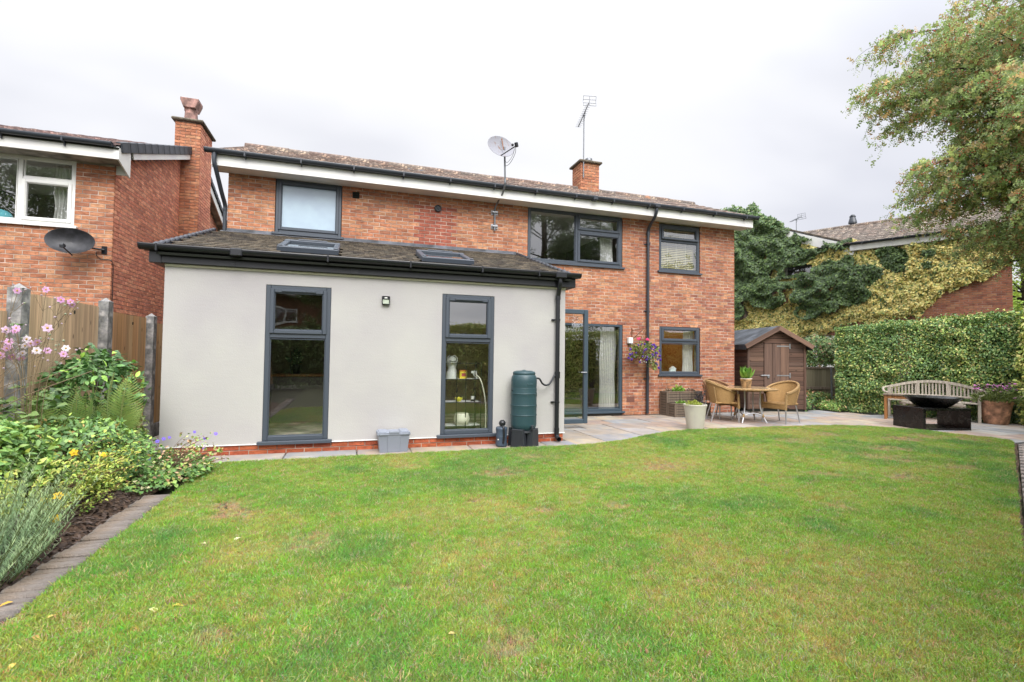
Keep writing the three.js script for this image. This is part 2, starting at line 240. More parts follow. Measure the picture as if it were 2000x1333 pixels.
function edgeDist(x, z) { let m = 9; for (let i = 0, j = lawnEdge.length - 1; i < lawnEdge.length; j = i++) { const [xi, zi] = lawnEdge[i], [xj, zj] = lawnEdge[j], dx = xi - xj, dz = zi - zj, t = clamp(((x - xj) * dx + (z - zj) * dz) / (dx * dx + dz * dz)); m = Math.min(m, Math.hypot(x - xj - t * dx, z - zj - t * dz)); } return m; }
// bare and tired spots: x, z, radius
const bare = [[-1.0, -4.75, 0.3, 1], [-0.9, -4.55, 0.25, .8], [0.3, -2.85, 0.11, 1.5], [1.55, -3.9, 0.16, .9], [1.05, -4.35, 0.12, .9], [2.25, -3.85, 0.2, .8], [6.9, -4.75, 0.5, .8], [6.0, -3.95, 0.35, .9], [7.6, -5.3, 0.45, .8], [8.9, -5.9, 0.5, 1], [9.6, -6.0, 0.45, 1], [8.0, -6.6, 0.4, .7], [6.9, -6.2, 0.5, .6], [5.2, -4.3, 0.3, .6], [3.6, -5.1, 0.4, .7], [1.6, -5.3, 0.35, .7], [2.3, -6.0, 0.4, .5], [-0.3, -3.7, 0.3, .5], [0.6, -5.9, 0.35, .5], [4.2, -3.3, 0.25, .6], [7.2, -4.1, 0.3, .8], [10.0, -5.55, 0.35, .9], [0.75, -2.15, 0.2, .7], [-0.6, -2.6, 0.14, .5]];
function lawnMood(x, z) {                               // 0 lush blue green .. 1 straw
  const a = fbm(x * 1.7 + 3, z * 1.7 + 8, 4, 301), b = fbm(x * 0.55 + 1, z * 0.55 + 2, 3, 302), c = vnoise(x * 9, z * 9, 303);
  let y = 0.5 + (a - 0.5) * 1.35 + (b - 0.5) * 0.9 + (c - 0.5) * 0.22, d = 0;
  for (const [bx_, bz, r, k] of bare) { const q = Math.hypot(x - bx_, (z - bz) * 1.25) / r + (fbm(x * 7, z * 7, 3, 305) - 0.5) * 1.2; d = Math.max(d, k * smooth(1.0, 0.25, q)); }
  return [clamp(y), clamp(d)];
}
{
  // lawn sheet: finely divided, coloured by the thatch
  const g0 = new THREE.ShapeGeometry(new THREE.Shape(lawnEdge.map(([x, z]) => new THREE.Vector2(x, -z))));
  const top = at(metricUV(g0), 0, 0.012, 0, -Math.PI / 2);
  const side = [];
  for (let i = 0; i < lawnEdge.length; i++) { const a = lawnEdge[i], b = lawnEdge[(i + 1) % lawnEdge.length]; side.push(metricUV(geo([a[0], 0.012, a[1], b[0], 0.012, b[1], b[0], -0.06, b[1], a[0], -0.06, a[1]], [0, 2, 1, 0, 3, 2]))); }
  struct('lawn', [top, ...side], mat(L(0.10, 0.12, 0.035), 1, { map: rep(T.moss, 2.2), bumpMap: T.soilBump, bumpScale: 0.02 }), 'mown back garden lawn with straw coloured patches in front of the house', 'lawn');
}
{
  // grass: tufts of bent blades, many copies of a few variants
  R = rng(11);
  const tuft = (n, spread, h0, h1) => {
    const pos = [], idx = [];
    for (let i = 0; i < n; i++) {
      const a = rr(0, 6.283), r = spread * Math.sqrt(R()), x = r * Math.cos(a), z = r * Math.sin(a), h = rr(h0, h1), w = rr(0.0012, 0.0026), b = rr(0, 6.283), lean = rr(0.1, 1.15) * h, dx = Math.cos(b) * lean, dz = Math.sin(b) * lean, c = rr(0, 6.283), sx = Math.cos(c) * w, sz = Math.sin(c) * w, k = pos.length / 3;
      pos.push(x - sx, -0.004, z - sz, x + sx, -0.004, z + sz, x + dx * 0.38 - sx * 0.9, h * 0.6, z + dz * 0.38 - sz * 0.9, x + dx * 0.38 + sx * 0.9, h * 0.6, z + dz * 0.38 + sz * 0.9, x + dx, h * rr(0.72, 1), z + dz);
      idx.push(k, k + 1, k + 3, k, k + 3, k + 2, k + 2, k + 3, k + 4);
    }
    return geo(pos, idx);
  };
  const kinds = [tuft(15, 0.03, 0.018, 0.036), tuft(14, 0.032, 0.016, 0.032), tuft(15, 0.028, 0.022, 0.042)];
  const mats = [[], [], []], cols = [[], [], []];
  const fw = V(Math.sin(0.3131), 0, -Math.cos(0.3131));
  for (let n = 0; n < 560000; n++) {
    const x = rr(-1.6, 10.7), z = -rr(0.9, 7.66);
    const depth = x * fw.x + z * fw.z, lat = x * 0.9514 + z * 0.3080;
    if (depth < 1.3 || Math.abs(lat) > depth * 1.12 + 0.3) continue;
    if (R() > clamp(0.36 + 2.2 / depth, 0, 1)) continue;
    if (!inLawn(x, z)) { if (edgeDist(x, z) > 0.012) continue; }
    const [m, d] = lawnMood(x, z);
    if (R() < d * 0.62) continue;
    const k = d > 0.4 ? 1 : m < 0.36 ? 2 : (R() * 3 | 0), s = rr(0.75, 1.2) * (1 - 0.4 * d) * mix(1.12, 0.86, m);
    mats[k].push(new THREE.Matrix4().compose(V(x, 0.012, z), Q4.setFromEuler(E4.set(rr(-0.2, 0.2), rr(0, 6.28), rr(-0.2, 0.2))), V(s, s * rr(0.8, 1.2), s)));
    let c = m < 0.5 ? [mix(0.15, 0.29, m * 2), mix(0.36, 0.49, m * 2), mix(0.05, 0.032, m * 2)] : [mix(0.29, 0.52, m * 2 - 1), mix(0.49, 0.53, m * 2 - 1), mix(0.032, 0.10, m * 2 - 1)];
    if (R() < 0.10 + 0.1 * m) c = [0.66, 0.58, 0.27];
    const st = [0.66, 0.48, 0.25]; const dd = clamp(d * rr(0.5, 1.3)); c = c.map((v, i) => mix(v, st[i], dd) * rr(0.46, 1.10));
    cols[k].push(c);
  }
  const grass = thing('grass', 'short green and straw coloured grass blades of the mown lawn', 'grass'); grass.userData.kind = 'stuff';
  kinds.forEach((g, i) => instances('blade_tuft', g, M.grass, mats[i], cols[i], grass));
}

// patio: riven sandstone slabs in mixed sizes on a dark joint bed
const patio = thing('patio', 'buff and grey riven sandstone slab patio round the house', 'patio'); patio.userData.kind = 'structure';
{
  R = rng(21);
  const bedShape = [[-3.0, -10.0], [-3.0, -6.3], [-1.55, -6.3], [3.3, -6.2], [5, -6.9], [9, -7.1], [10.2, -5.0], [11.4, -5.3], [12.3, -5.8], [13.7, -6.8], [12.6, -9.2], [11.5, -10.3], [9.3, -10.06], [3.25, -10.06], [3.2, -7.25], [-2.2, -7.25], [-2.3, -10.0]];
  part('bed', at(metricUV(new THREE.ShapeGeometry(new THREE.Shape(bedShape.map(([x, z]) => new THREE.Vector2(x, -z))))), 0, -0.030, 0, -Math.PI / 2), M.joint, patio);
  const inBed = (x, z) => { let c = false; for (let i = 0, j = bedShape.length - 1; i < bedShape.length; j = i++) { const [xi, zi] = bedShape[i], [xj, zj] = bedShape[j]; if ((zi > z) !== (zj > z) && x < (xj - xi) * (z - zi) / (zj - zi) + xi) c = !c; } return c; };
  const pal = [[0.56, 0.47, 0.385], [0.58, 0.51, 0.435], [0.53, 0.49, 0.45], [0.50, 0.49, 0.48], [0.58, 0.44, 0.355], [0.60, 0.50, 0.38], [0.53, 0.44, 0.375], [0.46, 0.455, 0.45]];
  const slab = (x0, z0, x1, z1) => {
    const w = x1 - x0, d = z1 - z0, n = 4, pos = [], idx = [], j = () => rr(-0.004, 0.004), ph = rr(0, 50);
    const o = []; for (let i = 0; i < n; i++) o.push([x0 + w * i / n + j(), z0 + j()]); for (let i = 0; i < n; i++) o.push([x1 + j(), z0 + d * i / n + j()]); for (let i = 0; i < n; i++) o.push([x1 - w * i / n + j(), z1 + j()]); for (let i = 0; i < n; i++) o.push([x0 + j(), z1 - d * i / n + j()]);
    const cx = (x0 + x1) / 2, cz = (z0 + z1) / 2, t = rr(-0.003, 0.003);
    const N = o.length; pos.push(cx, t + 0.001, cz);
    for (const s of [[0.972, 0], [1, -0.007], [1, -0.03]]) for (const [x, z] of o) pos.push(cx + (x - cx) * s[0], t + s[1] + (s[1] > -0.02 ? 0.002 * (vnoise(x * 5 + ph, z * 5, 3) - 0.5) : 0), cz + (z - cz) * s[0]);
    for (let i = 0; i < N; i++) { const q = (i + 1) % N; idx.push(0, 1 + q, 1 + i); for (let k = 0; k < 2; k++) { const a = 1 + k * N + i, b = 1 + k * N + q, e = 1 + (k + 1) * N + i, f = 1 + (k + 1) * N + q; idx.push(a, b, f, a, f, e); } }
    let g = metricUV(geo(pos, idx)); const uv = g.attributes.uv, ox = R() * 9, oy = R() * 9; for (let i = 0; i < uv.count; i++) uv.setXY(i, uv.getX(i) + ox, uv.getY(i) + oy);
    const c = pick(pal), k = rr(0.68, 0.86); part('paving_slab', paint(g, c.map((v) => v * k * rr(0.985, 1.015))), M.stone, patio);
  };
  const lay = (u0, v0, u1, v1, cell, place) => {            // fill a grid with random slab sizes
    const nu = Math.round((u1 - u0) / cell), nv = Math.round((v1 - v0) / cell), full = new Uint8Array(nu * nv), sizes = [[3, 2], [2, 3], [2, 2], [2, 2], [3, 2], [2, 1], [1, 2], [1, 1]];
    for (let b = 0; b < nv; b++) for (let a = 0; a < nu; a++) {
      if (full[b * nu + a]) continue; let best = [1, 1]; const st = Math.floor(R() * 5);
      for (let k = 0; k < sizes.length; k++) { const [w, h] = sizes[k < 5 ? (k + st) % 5 : k]; let ok = a + w <= nu && b + h <= nv; for (let q = 0; ok && q < h; q++) for (let p = 0; p < w; p++) if (full[(b + q) * nu + a + p]) ok = false; if (ok) { best = [w, h]; break; } }
      for (let q = 0; q < best[1]; q++) for (let p = 0; p < best[0]; p++) full[(b + q) * nu + a + p] = 1;
      place(u0 + a * cell + 0.009, v0 + b * cell + 0.009, u0 + (a + best[0]) * cell - 0.009, v0 + (b + best[1]) * cell - 0.009);
    }
  };
  const keep = (x0, z0, x1, z1) => { const cx = (x0 + x1) / 2, cz = (z0 + z1) / 2; if (!inBed(cx, cz) || x0 < -3.0) return; if (inLawn(x0, z0) && inLawn(x1, z0) && inLawn(cx, cz) && edgeDist(cx, cz) > 0.35) return; slab(x0, z0, x1, z1); };
  // row along the extension: long slabs on a front row of narrower ones
  { let x = -2.3; while (x < 3.1) { const w = pick([0.86, 0.58, 0.72, 0.9]), w2 = Math.min(w, 3.3 - x); if (R() < 0.4) { slab(x + .006, -7.22, x + w2 - .006, -6.96); slab(x + .006, -6.948, x + w2 - .006, -6.5); } else { slab(x + .006, -7.22, x + w2 - .006, -6.5); } x += w2; } }
  lay(-2.95, -9.9, -2.35, -6.3, 0.3, slab);
  lay(3.28, -10.06, 14.08, -5.26, 0.3, (x0, z0, x1, z1) => { if (x0 < 3.3 && false) return; if (x0 > 9.2 || z0 > -10.1) keep(x0, z0, x1, z1); });
}
{
  // path of setts beside the right edge of the lawn, and the soil gap
  R = rng(31);
  const d = V(-0.8944, 0, 0.4472), n = V(0.4472, 0, 0.8944), o = V(10.62, 0, -5.30);
  const path = thing('path', 'grey brown sett path along the right side of the lawn', 'path'); path.userData.kind = 'structure';
  const pt = (s, t, y) => [o.x + d.x * s + n.x * t, y, o.z + d.z * s + n.z * t];
  part('bed', metricUV(geo([...pt(-1.2, 0.07, -0.026), ...pt(14, 0.07, -0.026), ...pt(14, 1.3, -0.026), ...pt(-1.2, 1.3, -0.026)], [0, 1, 2, 0, 2, 3])), M.joint, path);
  const pal = [[0.36, 0.30, 0.255], [0.40, 0.335, 0.29], [0.33, 0.285, 0.25], [0.43, 0.36, 0.31]];
  for (let s = 0.02, i = 0; s < 9.0; s += 0.145, i++) for (let t = 0.10 + (i % 2 ? -0.25 : 0); t < 1.15; t += 0.5) {
    const t0 = Math.max(t, 0.06), t1 = Math.min(t + 0.49, 1.2); if (t1 - t0 < 0.05) continue;
    const g = cbox(0.134, 0.05, t1 - t0, 0.008); const q = pt(s + 0.07, (t0 + t1) / 2, -0.027 + rr(-0.004, 0.004)); at(g, q[0], q[1], q[2], 0, Math.atan2(n.x, n.z) + rr(-0.012, 0.012));
    const c = pick(pal), k = rr(0.95, 1.15); part('sett', paint(g, c.map((v) => v * k)), M.sett, path);
  }
  // soil gap
  const pos = [], idx = []; for (let i = 0; i <= 60; i++) { const s = -0.05 + i * 0.16; for (const [t, y] of [[-0.01, -0.004], [0.02 + 0.012 * (vnoise(s * 5, 1, 4)), -0.024], [0.04 + 0.022 * vnoise(s * 4, 7, 5), -0.012]]) pos.push(...pt(s, t, y + 0.01 * (vnoise(s * 9, t * 90, 6) - 0.5))); if (i) { const k = i * 3; for (let j = 0; j < 2; j++) idx.push(k - 3 + j, k + j, k + j + 1, k - 3 + j, k + j + 1, k - 2 + j); } }
  struct('soil_gap', paint(metricUV(geo(pos, idx)), [1.3, 1.15, 1.05]), M.soil, 'narrow strip of bare soil between lawn edge and path', 'soil');
}
{
  // flower bed: uneven dark soil with bark chips, and the kerb of old setts along the lawn
  R = rng(41);
  const soilY = (x, z) => { const t = (x + 3.02) / 1.26; return -0.01 + 0.08 * smooth(0, 0.2, t) * smooth(1, 0.85, t) * (0.3 + fbm(x * 5, z * 5, 4, 401)) + 0.05 * (fbm(x * 18, z * 18, 3, 402) - 0.5) * smooth(1, 0.9, t); };
  const nx = 64, nz = 300, pos = [], idx = [], x0 = -3.02, x1 = -1.76, z0 = -6.95, z1 = -0.6;
  for (let j = 0; j <= nz; j++) for (let i = 0; i <= nx; i++) { const x = mix(x0, x1, i / nx), z = mix(z0, z1, j / nz); pos.push(x, soilY(x, z), z); if (i && j) { const k = j * (nx + 1) + i; idx.push(k - nx - 2, k - 1, k, k - nx - 2, k, k - nx - 1); } }
  struct('flower_bed', paint(metricUV(geo(pos, idx)), [0.42, 0.40, 0.40]), M.soil, 'dark crumbly soil of the flower bed beside the fence', 'soil');
  const chip = geo([-0.5, 0, -0.2, 0.5, 0.05, -0.16, 0.44, 0.12, 0.2, -0.42, 0.06, 0.22], [0, 2, 1, 0, 3, 2]); const m = [], c = [];
  for (let i = 0; i < 5200; i++) { const x = rr(-2.5, -1.74), z = rr(-5.4, -2.6), s = rr(0.012, 0.05); m.push(new THREE.Matrix4().compose(V(x, soilY(x, z) + rr(-0.003, 0.008), z), Q4.setFromEuler(E4.set(rr(-0.5, 0.5), rr(0, 6.28), rr(-0.5, 0.5))), V(s, s, s * rr(0.6, 1.4)))); const k = rr(0.35, 1.9); c.push([0.075 * k, 0.052 * k, 0.042 * k]); }
  const bark = thing('bark_mulch', 'dark bark chips scattered on the flower bed soil', 'mulch'); bark.userData.kind = 'stuff'; instances('bark_chip', chip, mat(WHITE, 1), m, c, bark);
  const kerb = thing('kerb', 'grey brown sett edging between flower bed and lawn', 'edging'); kerb.userData.kind = 'structure';
  part('bed', bx(-1.78, -0.08, -5.3, -1.54, -0.005, 0.7), M.joint, kerb);
  for (let z = -5.25; z < 0.6; z += 0.079) {
    const w = rr(0.20, 0.235), g = cbox(w, 0.06, 0.067, 0.012), p = g.attributes.position; const ph = R() * 40;
    at(g, -1.658 + rr(-0.008, 0.008), 0.006 + rr(-0.010, 0.010), z + 0.04, rr(-0.06, 0.06), rr(-0.03, 0.03), rr(-0.03, 0.03));
    const k = rr(0.8, 1.12); part('sett', paint(g, [0.25 * k, 0.205 * k, 0.17 * k]), M.sett, kerb);
  }
  // a few fallen leaves and crumbs
  const spots = [[-0.72, -3.9, 0.05, [0.62, 0.55, 0.36]], [-0.95, -3.85, 0.035, [0.55, 0.5, 0.3]], [-0.95, -2.95, 0.05, [0.5, 0.48, 0.22]], [-1.38, -2.98, 0.045, [0.5, 0.36, 0.1]], [-1.62, -3.2, 0.045, [0.5, 0.3, 0.04]], [-1.66, -3.05, 0.05, [0.42, 0.42, 0.08]], [-1.35, -2.82, 0.04, [0.3, 0.2, 0.05]], [-0.85, -2.95, 0.04, [0.6, 0.42, 0.08]], [-1.3, -2.6, 0.035, [0.55, 0.36, 0.08]], [0.45, -2.3, 0.035, [0.5, 0.38, 0.15]]];
  const where = ['pale curled leaf lying highest on the lawn at the left', 'small pale leaf on the lawn edge beside the kerb', 'whitish green leaf lying on the grass near the kerb', 'tan leaf at the grass edge of the kerb', 'orange fallen leaf lying on the kerb setts', 'green yellow leaf lying under the lavender on the kerb', 'brown curled leaf in the grass below the kerb', 'yellow fallen leaf on the near left lawn', 'orange tan leaf at the lower left of the lawn', 'brown leaf on the near middle of the lawn'];
  spots.forEach(([x, z, s, c], i) => { const t = thing('fallen_leaf', where[i], 'leaf', [x, 0.035 + (x < -1.5 ? 0.01 : 0), z], rr(0, 6)); part('blade', at(leafGeo(1, 0.5, 0.35, 0.35), 0, 0, 0, -1.45, 0, 0.1, s * 1.3), mat(L(...c), 0.9, { side: THREE.DoubleSide }), t); });
}
// ================================================================= BRICKWORK
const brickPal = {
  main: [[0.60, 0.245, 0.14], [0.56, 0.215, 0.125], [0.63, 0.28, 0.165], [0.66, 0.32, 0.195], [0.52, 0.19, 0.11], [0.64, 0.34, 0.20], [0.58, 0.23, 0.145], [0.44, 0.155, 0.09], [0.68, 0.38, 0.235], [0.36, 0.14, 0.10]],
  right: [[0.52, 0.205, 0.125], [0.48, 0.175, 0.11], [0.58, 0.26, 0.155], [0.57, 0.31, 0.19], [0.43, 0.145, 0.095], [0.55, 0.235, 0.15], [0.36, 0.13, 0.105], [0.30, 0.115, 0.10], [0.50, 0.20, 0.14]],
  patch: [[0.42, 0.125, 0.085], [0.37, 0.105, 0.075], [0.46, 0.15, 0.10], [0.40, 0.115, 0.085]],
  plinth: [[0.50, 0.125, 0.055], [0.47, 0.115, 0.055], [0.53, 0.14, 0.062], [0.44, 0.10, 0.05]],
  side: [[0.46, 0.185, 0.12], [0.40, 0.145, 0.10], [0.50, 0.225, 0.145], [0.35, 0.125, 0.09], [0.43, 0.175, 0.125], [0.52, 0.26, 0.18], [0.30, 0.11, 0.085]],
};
for (const k of Object.keys(brickPal)) { const P = brickPal[k], a = [0, 1, 2].map((i) => P.reduce((t, c) => t + c[i], 0) / P.length), q = k === 'plinth' ? 0 : 0.45, f = { main: 1.0, right: 0.97, side: 2.0, patch: 1.05, plinth: 0.98 }[k]; brickPal[k] = P.map((c) => c.map((v, i) => mix(v, a[i], q) * f * [1, 1.03, 0.93][i])); }  // side bricks painted lighter to make up for the shade on that wall
// one brick slip (face, chamfers, sides), origin at its lower left, face towards +z
function slip(w, h = 0.065, d = 0.03) {
  const c = 0.003, pos = [], q = (a, b, e, f) => pos.push(...a, ...b, ...e, ...a, ...e, ...f);
  const o = [[0, 0], [w, 0], [w, h], [0, h]], n = [[c, c], [w - c, c], [w - c, h - c], [c, h - c]];
  q([...n[0], 0], [...n[1], 0], [...n[2], 0], [...n[3], 0]);
  for (let i = 0; i < 4; i++) { const j = (i + 1) % 4; q([...o[i], -c], [...o[j], -c], [...n[j], 0], [...n[i], 0]); q([...o[i], -d], [...o[j], -d], [...o[j], -c], [...o[i], -c]); }
  const g = geo(pos), uv = new Float32Array(pos.length / 3 * 2); for (let i = 0; i < uv.length / 2; i++) { uv[2 * i] = pos[3 * i]; uv[2 * i + 1] = pos[3 * i + 1]; }
  g.setAttribute('uv', new THREE.BufferAttribute(uv, 2)); return g;
}
const slipMemo = {};
function slipVariant(w, pal, i) { const k = `${w.toFixed(3)}${pal}${i}`; if (!slipMemo[k]) { const g = slip(w), uv = g.attributes.uv, c = brickPal[pal][i % brickPal[pal].length], v = 0.93 + 0.14 * hash(i, 3, 9); for (let j = 0; j < uv.count; j++) uv.setXY(j, uv.getX(j) + i * 0.37, uv.getY(j) + i * 0.61); slipMemo[k] = paint(g, c.map((x) => x * v)); } return slipMemo[k]; }
// plan the bricks of a wall: o = lower left of the face, u = direction along it, n = outward normal
function planBricks(o, u, n, len, rows, opts = {}) {
  const list = [], { holes = [], pal = 'main', pitch = 0.225, course = 0.075, palAt, range, off = 0, skip } = opts;
  for (let r = 0; r < rows; r++) {
    const v0 = r * course, vm = v0 + course / 2; let a0 = 0, a1 = len; if (range) [a0, a1] = range(vm); if (a1 - a0 < 0.05) continue;
    let segs = [[a0, a1]];
    for (const [h0, k0, h1, k1] of holes) if (vm > k0 && vm < k1) segs = segs.flatMap(([s0, s1]) => h1 <= s0 || h0 >= s1 ? [[s0, s1]] : [[s0, h0], [h1, s1]].filter(([p, q]) => q - p > 0.02));
    for (const [s0, s1] of segs) {
      const ph = off + (r % 2 ? pitch / 2 : 0); let x = s0;
      while (x < s1 - 0.025) { let e = (Math.floor((x - ph) / pitch + 1e-6) + 1) * pitch + ph; if (e - x < 0.05) e += pitch; if (s1 - e < 0.045) e = s1; e = Math.min(e, s1); const last = e >= s1 - 1e-6; const w = e - x - (last ? 0 : 0.010);
        if (!(skip && skip(x + w / 2, vm))) list.push({ x, v: v0 + 0.005, w, o, u, n, pal: palAt ? palAt(x + w / 2, vm, r) : pal, full: Math.abs(w - 0.215) < 0.003, c: V(...o).addScaledVector(u, x + w / 2).add(V(0, vm, 0)) });
        x = e; }
    }
  }
  return list;
}
function brickMatrix(b) { const m = new THREE.Matrix4().makeBasis(b.u, V(0, 1, 0), b.n); const p = V(...b.o).addScaledVector(b.u, b.x).add(V(0, b.v, 0)).addScaledVector(b.n, (hash(b.x * 1000 | 0, b.v * 1000 | 0, 3) - 0.5) * 0.0035); return m.setPosition(p); }
// build planned bricks: the `most` that show largest as parts, the rest joined as one part
function layBricks(list, parent, most, visible) {
  const eye = camera.position, size = (b) => { const d = b.c.clone().sub(eye); const f = Math.abs(d.clone().normalize().dot(b.n)); return (visible && !visible(b)) ? -1 : f * b.w / d.lengthSq(); };
  const order = list.map((b) => [size(b), b]).sort((a, b) => b[0] - a[0]); const rest = []; let k = 0;
  for (const [s, b] of order) {
    const i = hash(b.x * 971 | 0, b.v * 977 | 0, 17) * 48 | 0;
    if (k < most && s > 0 && b.full) { const o = part('brick', slipVariant(0.215, b.pal, i), M.brick, parent); o.applyMatrix4(brickMatrix(b)); k++; }
    else { const g = slip(b.w), uv = g.attributes.uv, P = brickPal[b.pal], c = P[i % P.length], v = 0.9 + 0.2 * hash(b.x * 777 | 0, b.v * 991 | 0, 5); for (let j = 0; j < uv.count; j++) uv.setXY(j, uv.getX(j) + i * 0.37, uv.getY(j) + i * 0.61); rest.push(paint(g, c.map((x) => x * v)).applyMatrix4(brickMatrix(b))); }
  }
  if (rest.length) { const o = part('brickwork', rest, M.brick, parent); o.userData.kind = 'stuff'; }
}
// mortar wall with holes, front face 9 mm behind the bricks; in the plane of (u, y)
function mortarWall(o, u, n, outline, holes, thick = 0.22) {
  const s = new THREE.Shape(outline.map((p) => new THREE.Vector2(...p))); for (const [a, b, c, d] of holes) s.holes.push(new THREE.Path([[a, b], [a, d], [c, d], [c, b]].map((p) => new THREE.Vector2(...p))));
  const g = metricUV(new THREE.ExtrudeGeometry(s, { depth: thick, bevelEnabled: false })); g.applyMatrix4(new THREE.Matrix4().makeTranslation(0, 0, -thick - 0.004));
  return g.applyMatrix4(new THREE.Matrix4().makeBasis(u, V(0, 1, 0), n).setPosition(...o));
}

// ================================================================= WINDOWS (local: x along, y up, z out; faces +z)
function ring(x0, y0, x1, y1, w, z0, z1, c = 0.006) { return [bx(x0, y0, z0, x0 + w, y1, z1, c), bx(x1 - w, y0, z0, x1, y1, z1, c), bx(x0 + w, y0, z0, x1 - w, y0 + w, z1, c), bx(x0 + w, y1 - w, z0, x1 - w, y1, z1, c)]; }
function paneGeo(x0, y0, x1, y1, z, bow = 0.0012) {
  const g = new THREE.PlaneGeometry(x1 - x0, y1 - y0, 10, 10), p = g.attributes.position; const s = (x0 * 37 + y0 * 11) % 9;
  for (let i = 0; i < p.count; i++) { const a = p.getX(i) / (x1 - x0) * 2, b = p.getY(i) / (y1 - y0) * 2; p.setZ(i, bow * (1 - a * a) * (1 - b * b) + 0.0003 * (vnoise(a * 2 + s, b * 2, 8) - 0.5)); }
  g.computeVertexNormals(); return at(g, (x0 + x1) / 2, (y0 + y1) / 2, z);
}
// cells: [x0,y0,x1,y1, opening] inside the frame
function makeWindow(parent, name, x0, y0, x1, y1, z, fm, cells, o = {}) {
  const w = sub(name, parent), fw = o.fw ?? 0.06, zb = z - 0.075, zf = z - 0.008, fr = ring(x0, y0 + (o.sill === false ? 0 : 0.03), x1, y1, fw, zb, zf);
  for (const b of o.bars ?? []) fr.push(b[0] === 'v' ? bx(b[1] - 0.03, y0 + fw + .03, zb, b[1] + 0.03, y1 - fw, zf - 0.002) : bx(b[2], b[1] - 0.03, zb, b[3], b[1] + 0.03, zf - 0.004));
  part('frame', fr, fm, w);
  for (const [a, b, c, d, open, kind] of cells) {
    if (open) { const s = part('sash', [...ring(a - 0.014, b - 0.014, c + 0.014, d + 0.014, 0.052, zb + 0.01, z + 0.012, 0.008), ...ring(a + 0.036, b + 0.036, c - 0.036, d - 0.036, 0.012, zb + 0.02, z - 0.002, 0.004)], fm, w); if (open === 'ajar') { const m = V(0, d, z); s.geometry.translate(0, -m.y, -m.z).rotateX(-0.10).translate(0, m.y, m.z); } }
    else part('glazing_bead', ring(a - 0.002, b - 0.002, c + 0.002, d + 0.002, 0.014, zb + 0.012, zf - 0.016, 0.004), fm, w);
    const k = open ? 0.045 : 0.0; const pg = paneGeo(a + k, b + k, c - k, d - k, zb + 0.04); if (open === 'ajar') pg.translate(0, -d, -z).rotateX(-0.10).translate(0, d, z);
    part('pane', pg, kind === 'frosted' ? M.frosted : M.glass, w);
  }
  if (o.sill !== false) part('sill', [bx(x0 - 0.055, y0 - 0.004, z - 0.06, x1 + 0.055, y0 + 0.03, z + 0.05, 0.006), bx(x0 - 0.055, y0 - 0.016, z + 0.036, x1 + 0.055, y0 + 0.02, z + 0.0505, 0.004)], fm, w);
  if (o.vent) part('trickle_vent', bx(o.vent[0], o.vent[2] - 0.015, z + 0.012, o.vent[1], o.vent[2] + 0.015, z + 0.028, 0.006), fm, w);
  return w;
}
function curtain(x0, x1, y0, y1, z, folds) { const n = folds * 8, pos = [], idx = []; for (let j = 0; j <= 12; j++) for (let i = 0; i <= n; i++) { const t = i / n, y = mix(y1, y0, j / 12); pos.push(mix(x0, x1, t) + 0.012 * Math.sin(j * 0.9 + t * 5), y, z + 0.035 * Math.sin(t * folds * 6.283 + 0.5 * Math.sin(j * 0.5)) + 0.01 * Math.sin(t * 40)); if (i && j) { const k = j * (n + 1) + i; idx.push(k - n - 2, k - 1, k, k - n - 2, k, k - n - 1); } } return metricUV(geo(pos, idx)); }

// ================================================================= ROOF TILES
// profile tile: width w, gauge g, front edge thickness; origin at its lower left, slope up along -z (flat), y up
function romanTile(w, len, hump, th, seg = 8) {
  const pos = [], idx = []; const h = (t) => hump * (0.5 - 0.5 * Math.cos(t * 2 * Math.PI)) ** 0.8;
  for (const [z, y] of [[0, -th], [0, 0], [-len, 0]]) for (let i = 0; i <= seg; i++) { const t = i / seg; pos.push(w * t, y + h(t), z); }
  for (let r = 0; r < 2; r++) for (let i = 0; i < seg; i++) { const a = r * (seg + 1) + i, b = a + seg + 1; idx.push(a, a + 1, b + 1, a, b + 1, b); }
  return metricUV(geo(pos, idx).toNonIndexed());
}
function flatTile(w, len, th) { const g = cbox(w - 0.004, th, len, 0.002); return at(g, w / 2, 0, -len / 2); }
// lay tiles on a slope. o: eaves corner, ax: along the eaves, up: unit vector up the slope, nor: normal
function layTiles(o, ax, up, nor, cols, rows, w, gauge, make, m, pal, parent, most, opt = {}) {
  const tilt = opt.tilt ?? 0.06, rest = []; let k = 0; const vars = {};
  const base = new THREE.Matrix4().makeBasis(ax, nor, up.clone().negate());
  for (let r = 0; r < rows; r++) for (let c = 0; c < cols; c++) {
    const sx = (opt.stagger && r % 2 ? w / 2 : 0); let x = c * w + sx; if (opt.keep && !opt.keep(x + w / 2, (r + 0.5) * gauge)) continue;
    const i = R() * 24 | 0; const p = V(...o).addScaledVector(ax, x).addScaledVector(up, r * gauge).addScaledVector(nor, opt.lift ?? 0.02);
    const mt = base.clone().setPosition(p).multiply(new THREE.Matrix4().makeRotationFromEuler(E4.set(-tilt + rr(-0.008, 0.008), rr(-0.006, 0.006), rr(-0.006, 0.006))));
    const v = vars[i] ??= (() => { const g = make(i), q = pick(pal), f = rr(0.82, 1.15), uv = g.attributes.uv; for (let j = 0; j < uv.count; j++) uv.setXY(j, uv.getX(j) + i * 0.31, uv.getY(j) + i * 0.73); return paint(g, q.map((y) => y * f)); })();
    if (k < most) { const t = part('roof_tile', v, m, parent); t.applyMatrix4(mt); k++; } else rest.push(v.clone().applyMatrix4(mt));
  }
  if (rest.length) { const t = part('tiling', rest, m, parent); t.userData.kind = 'stuff'; }
}
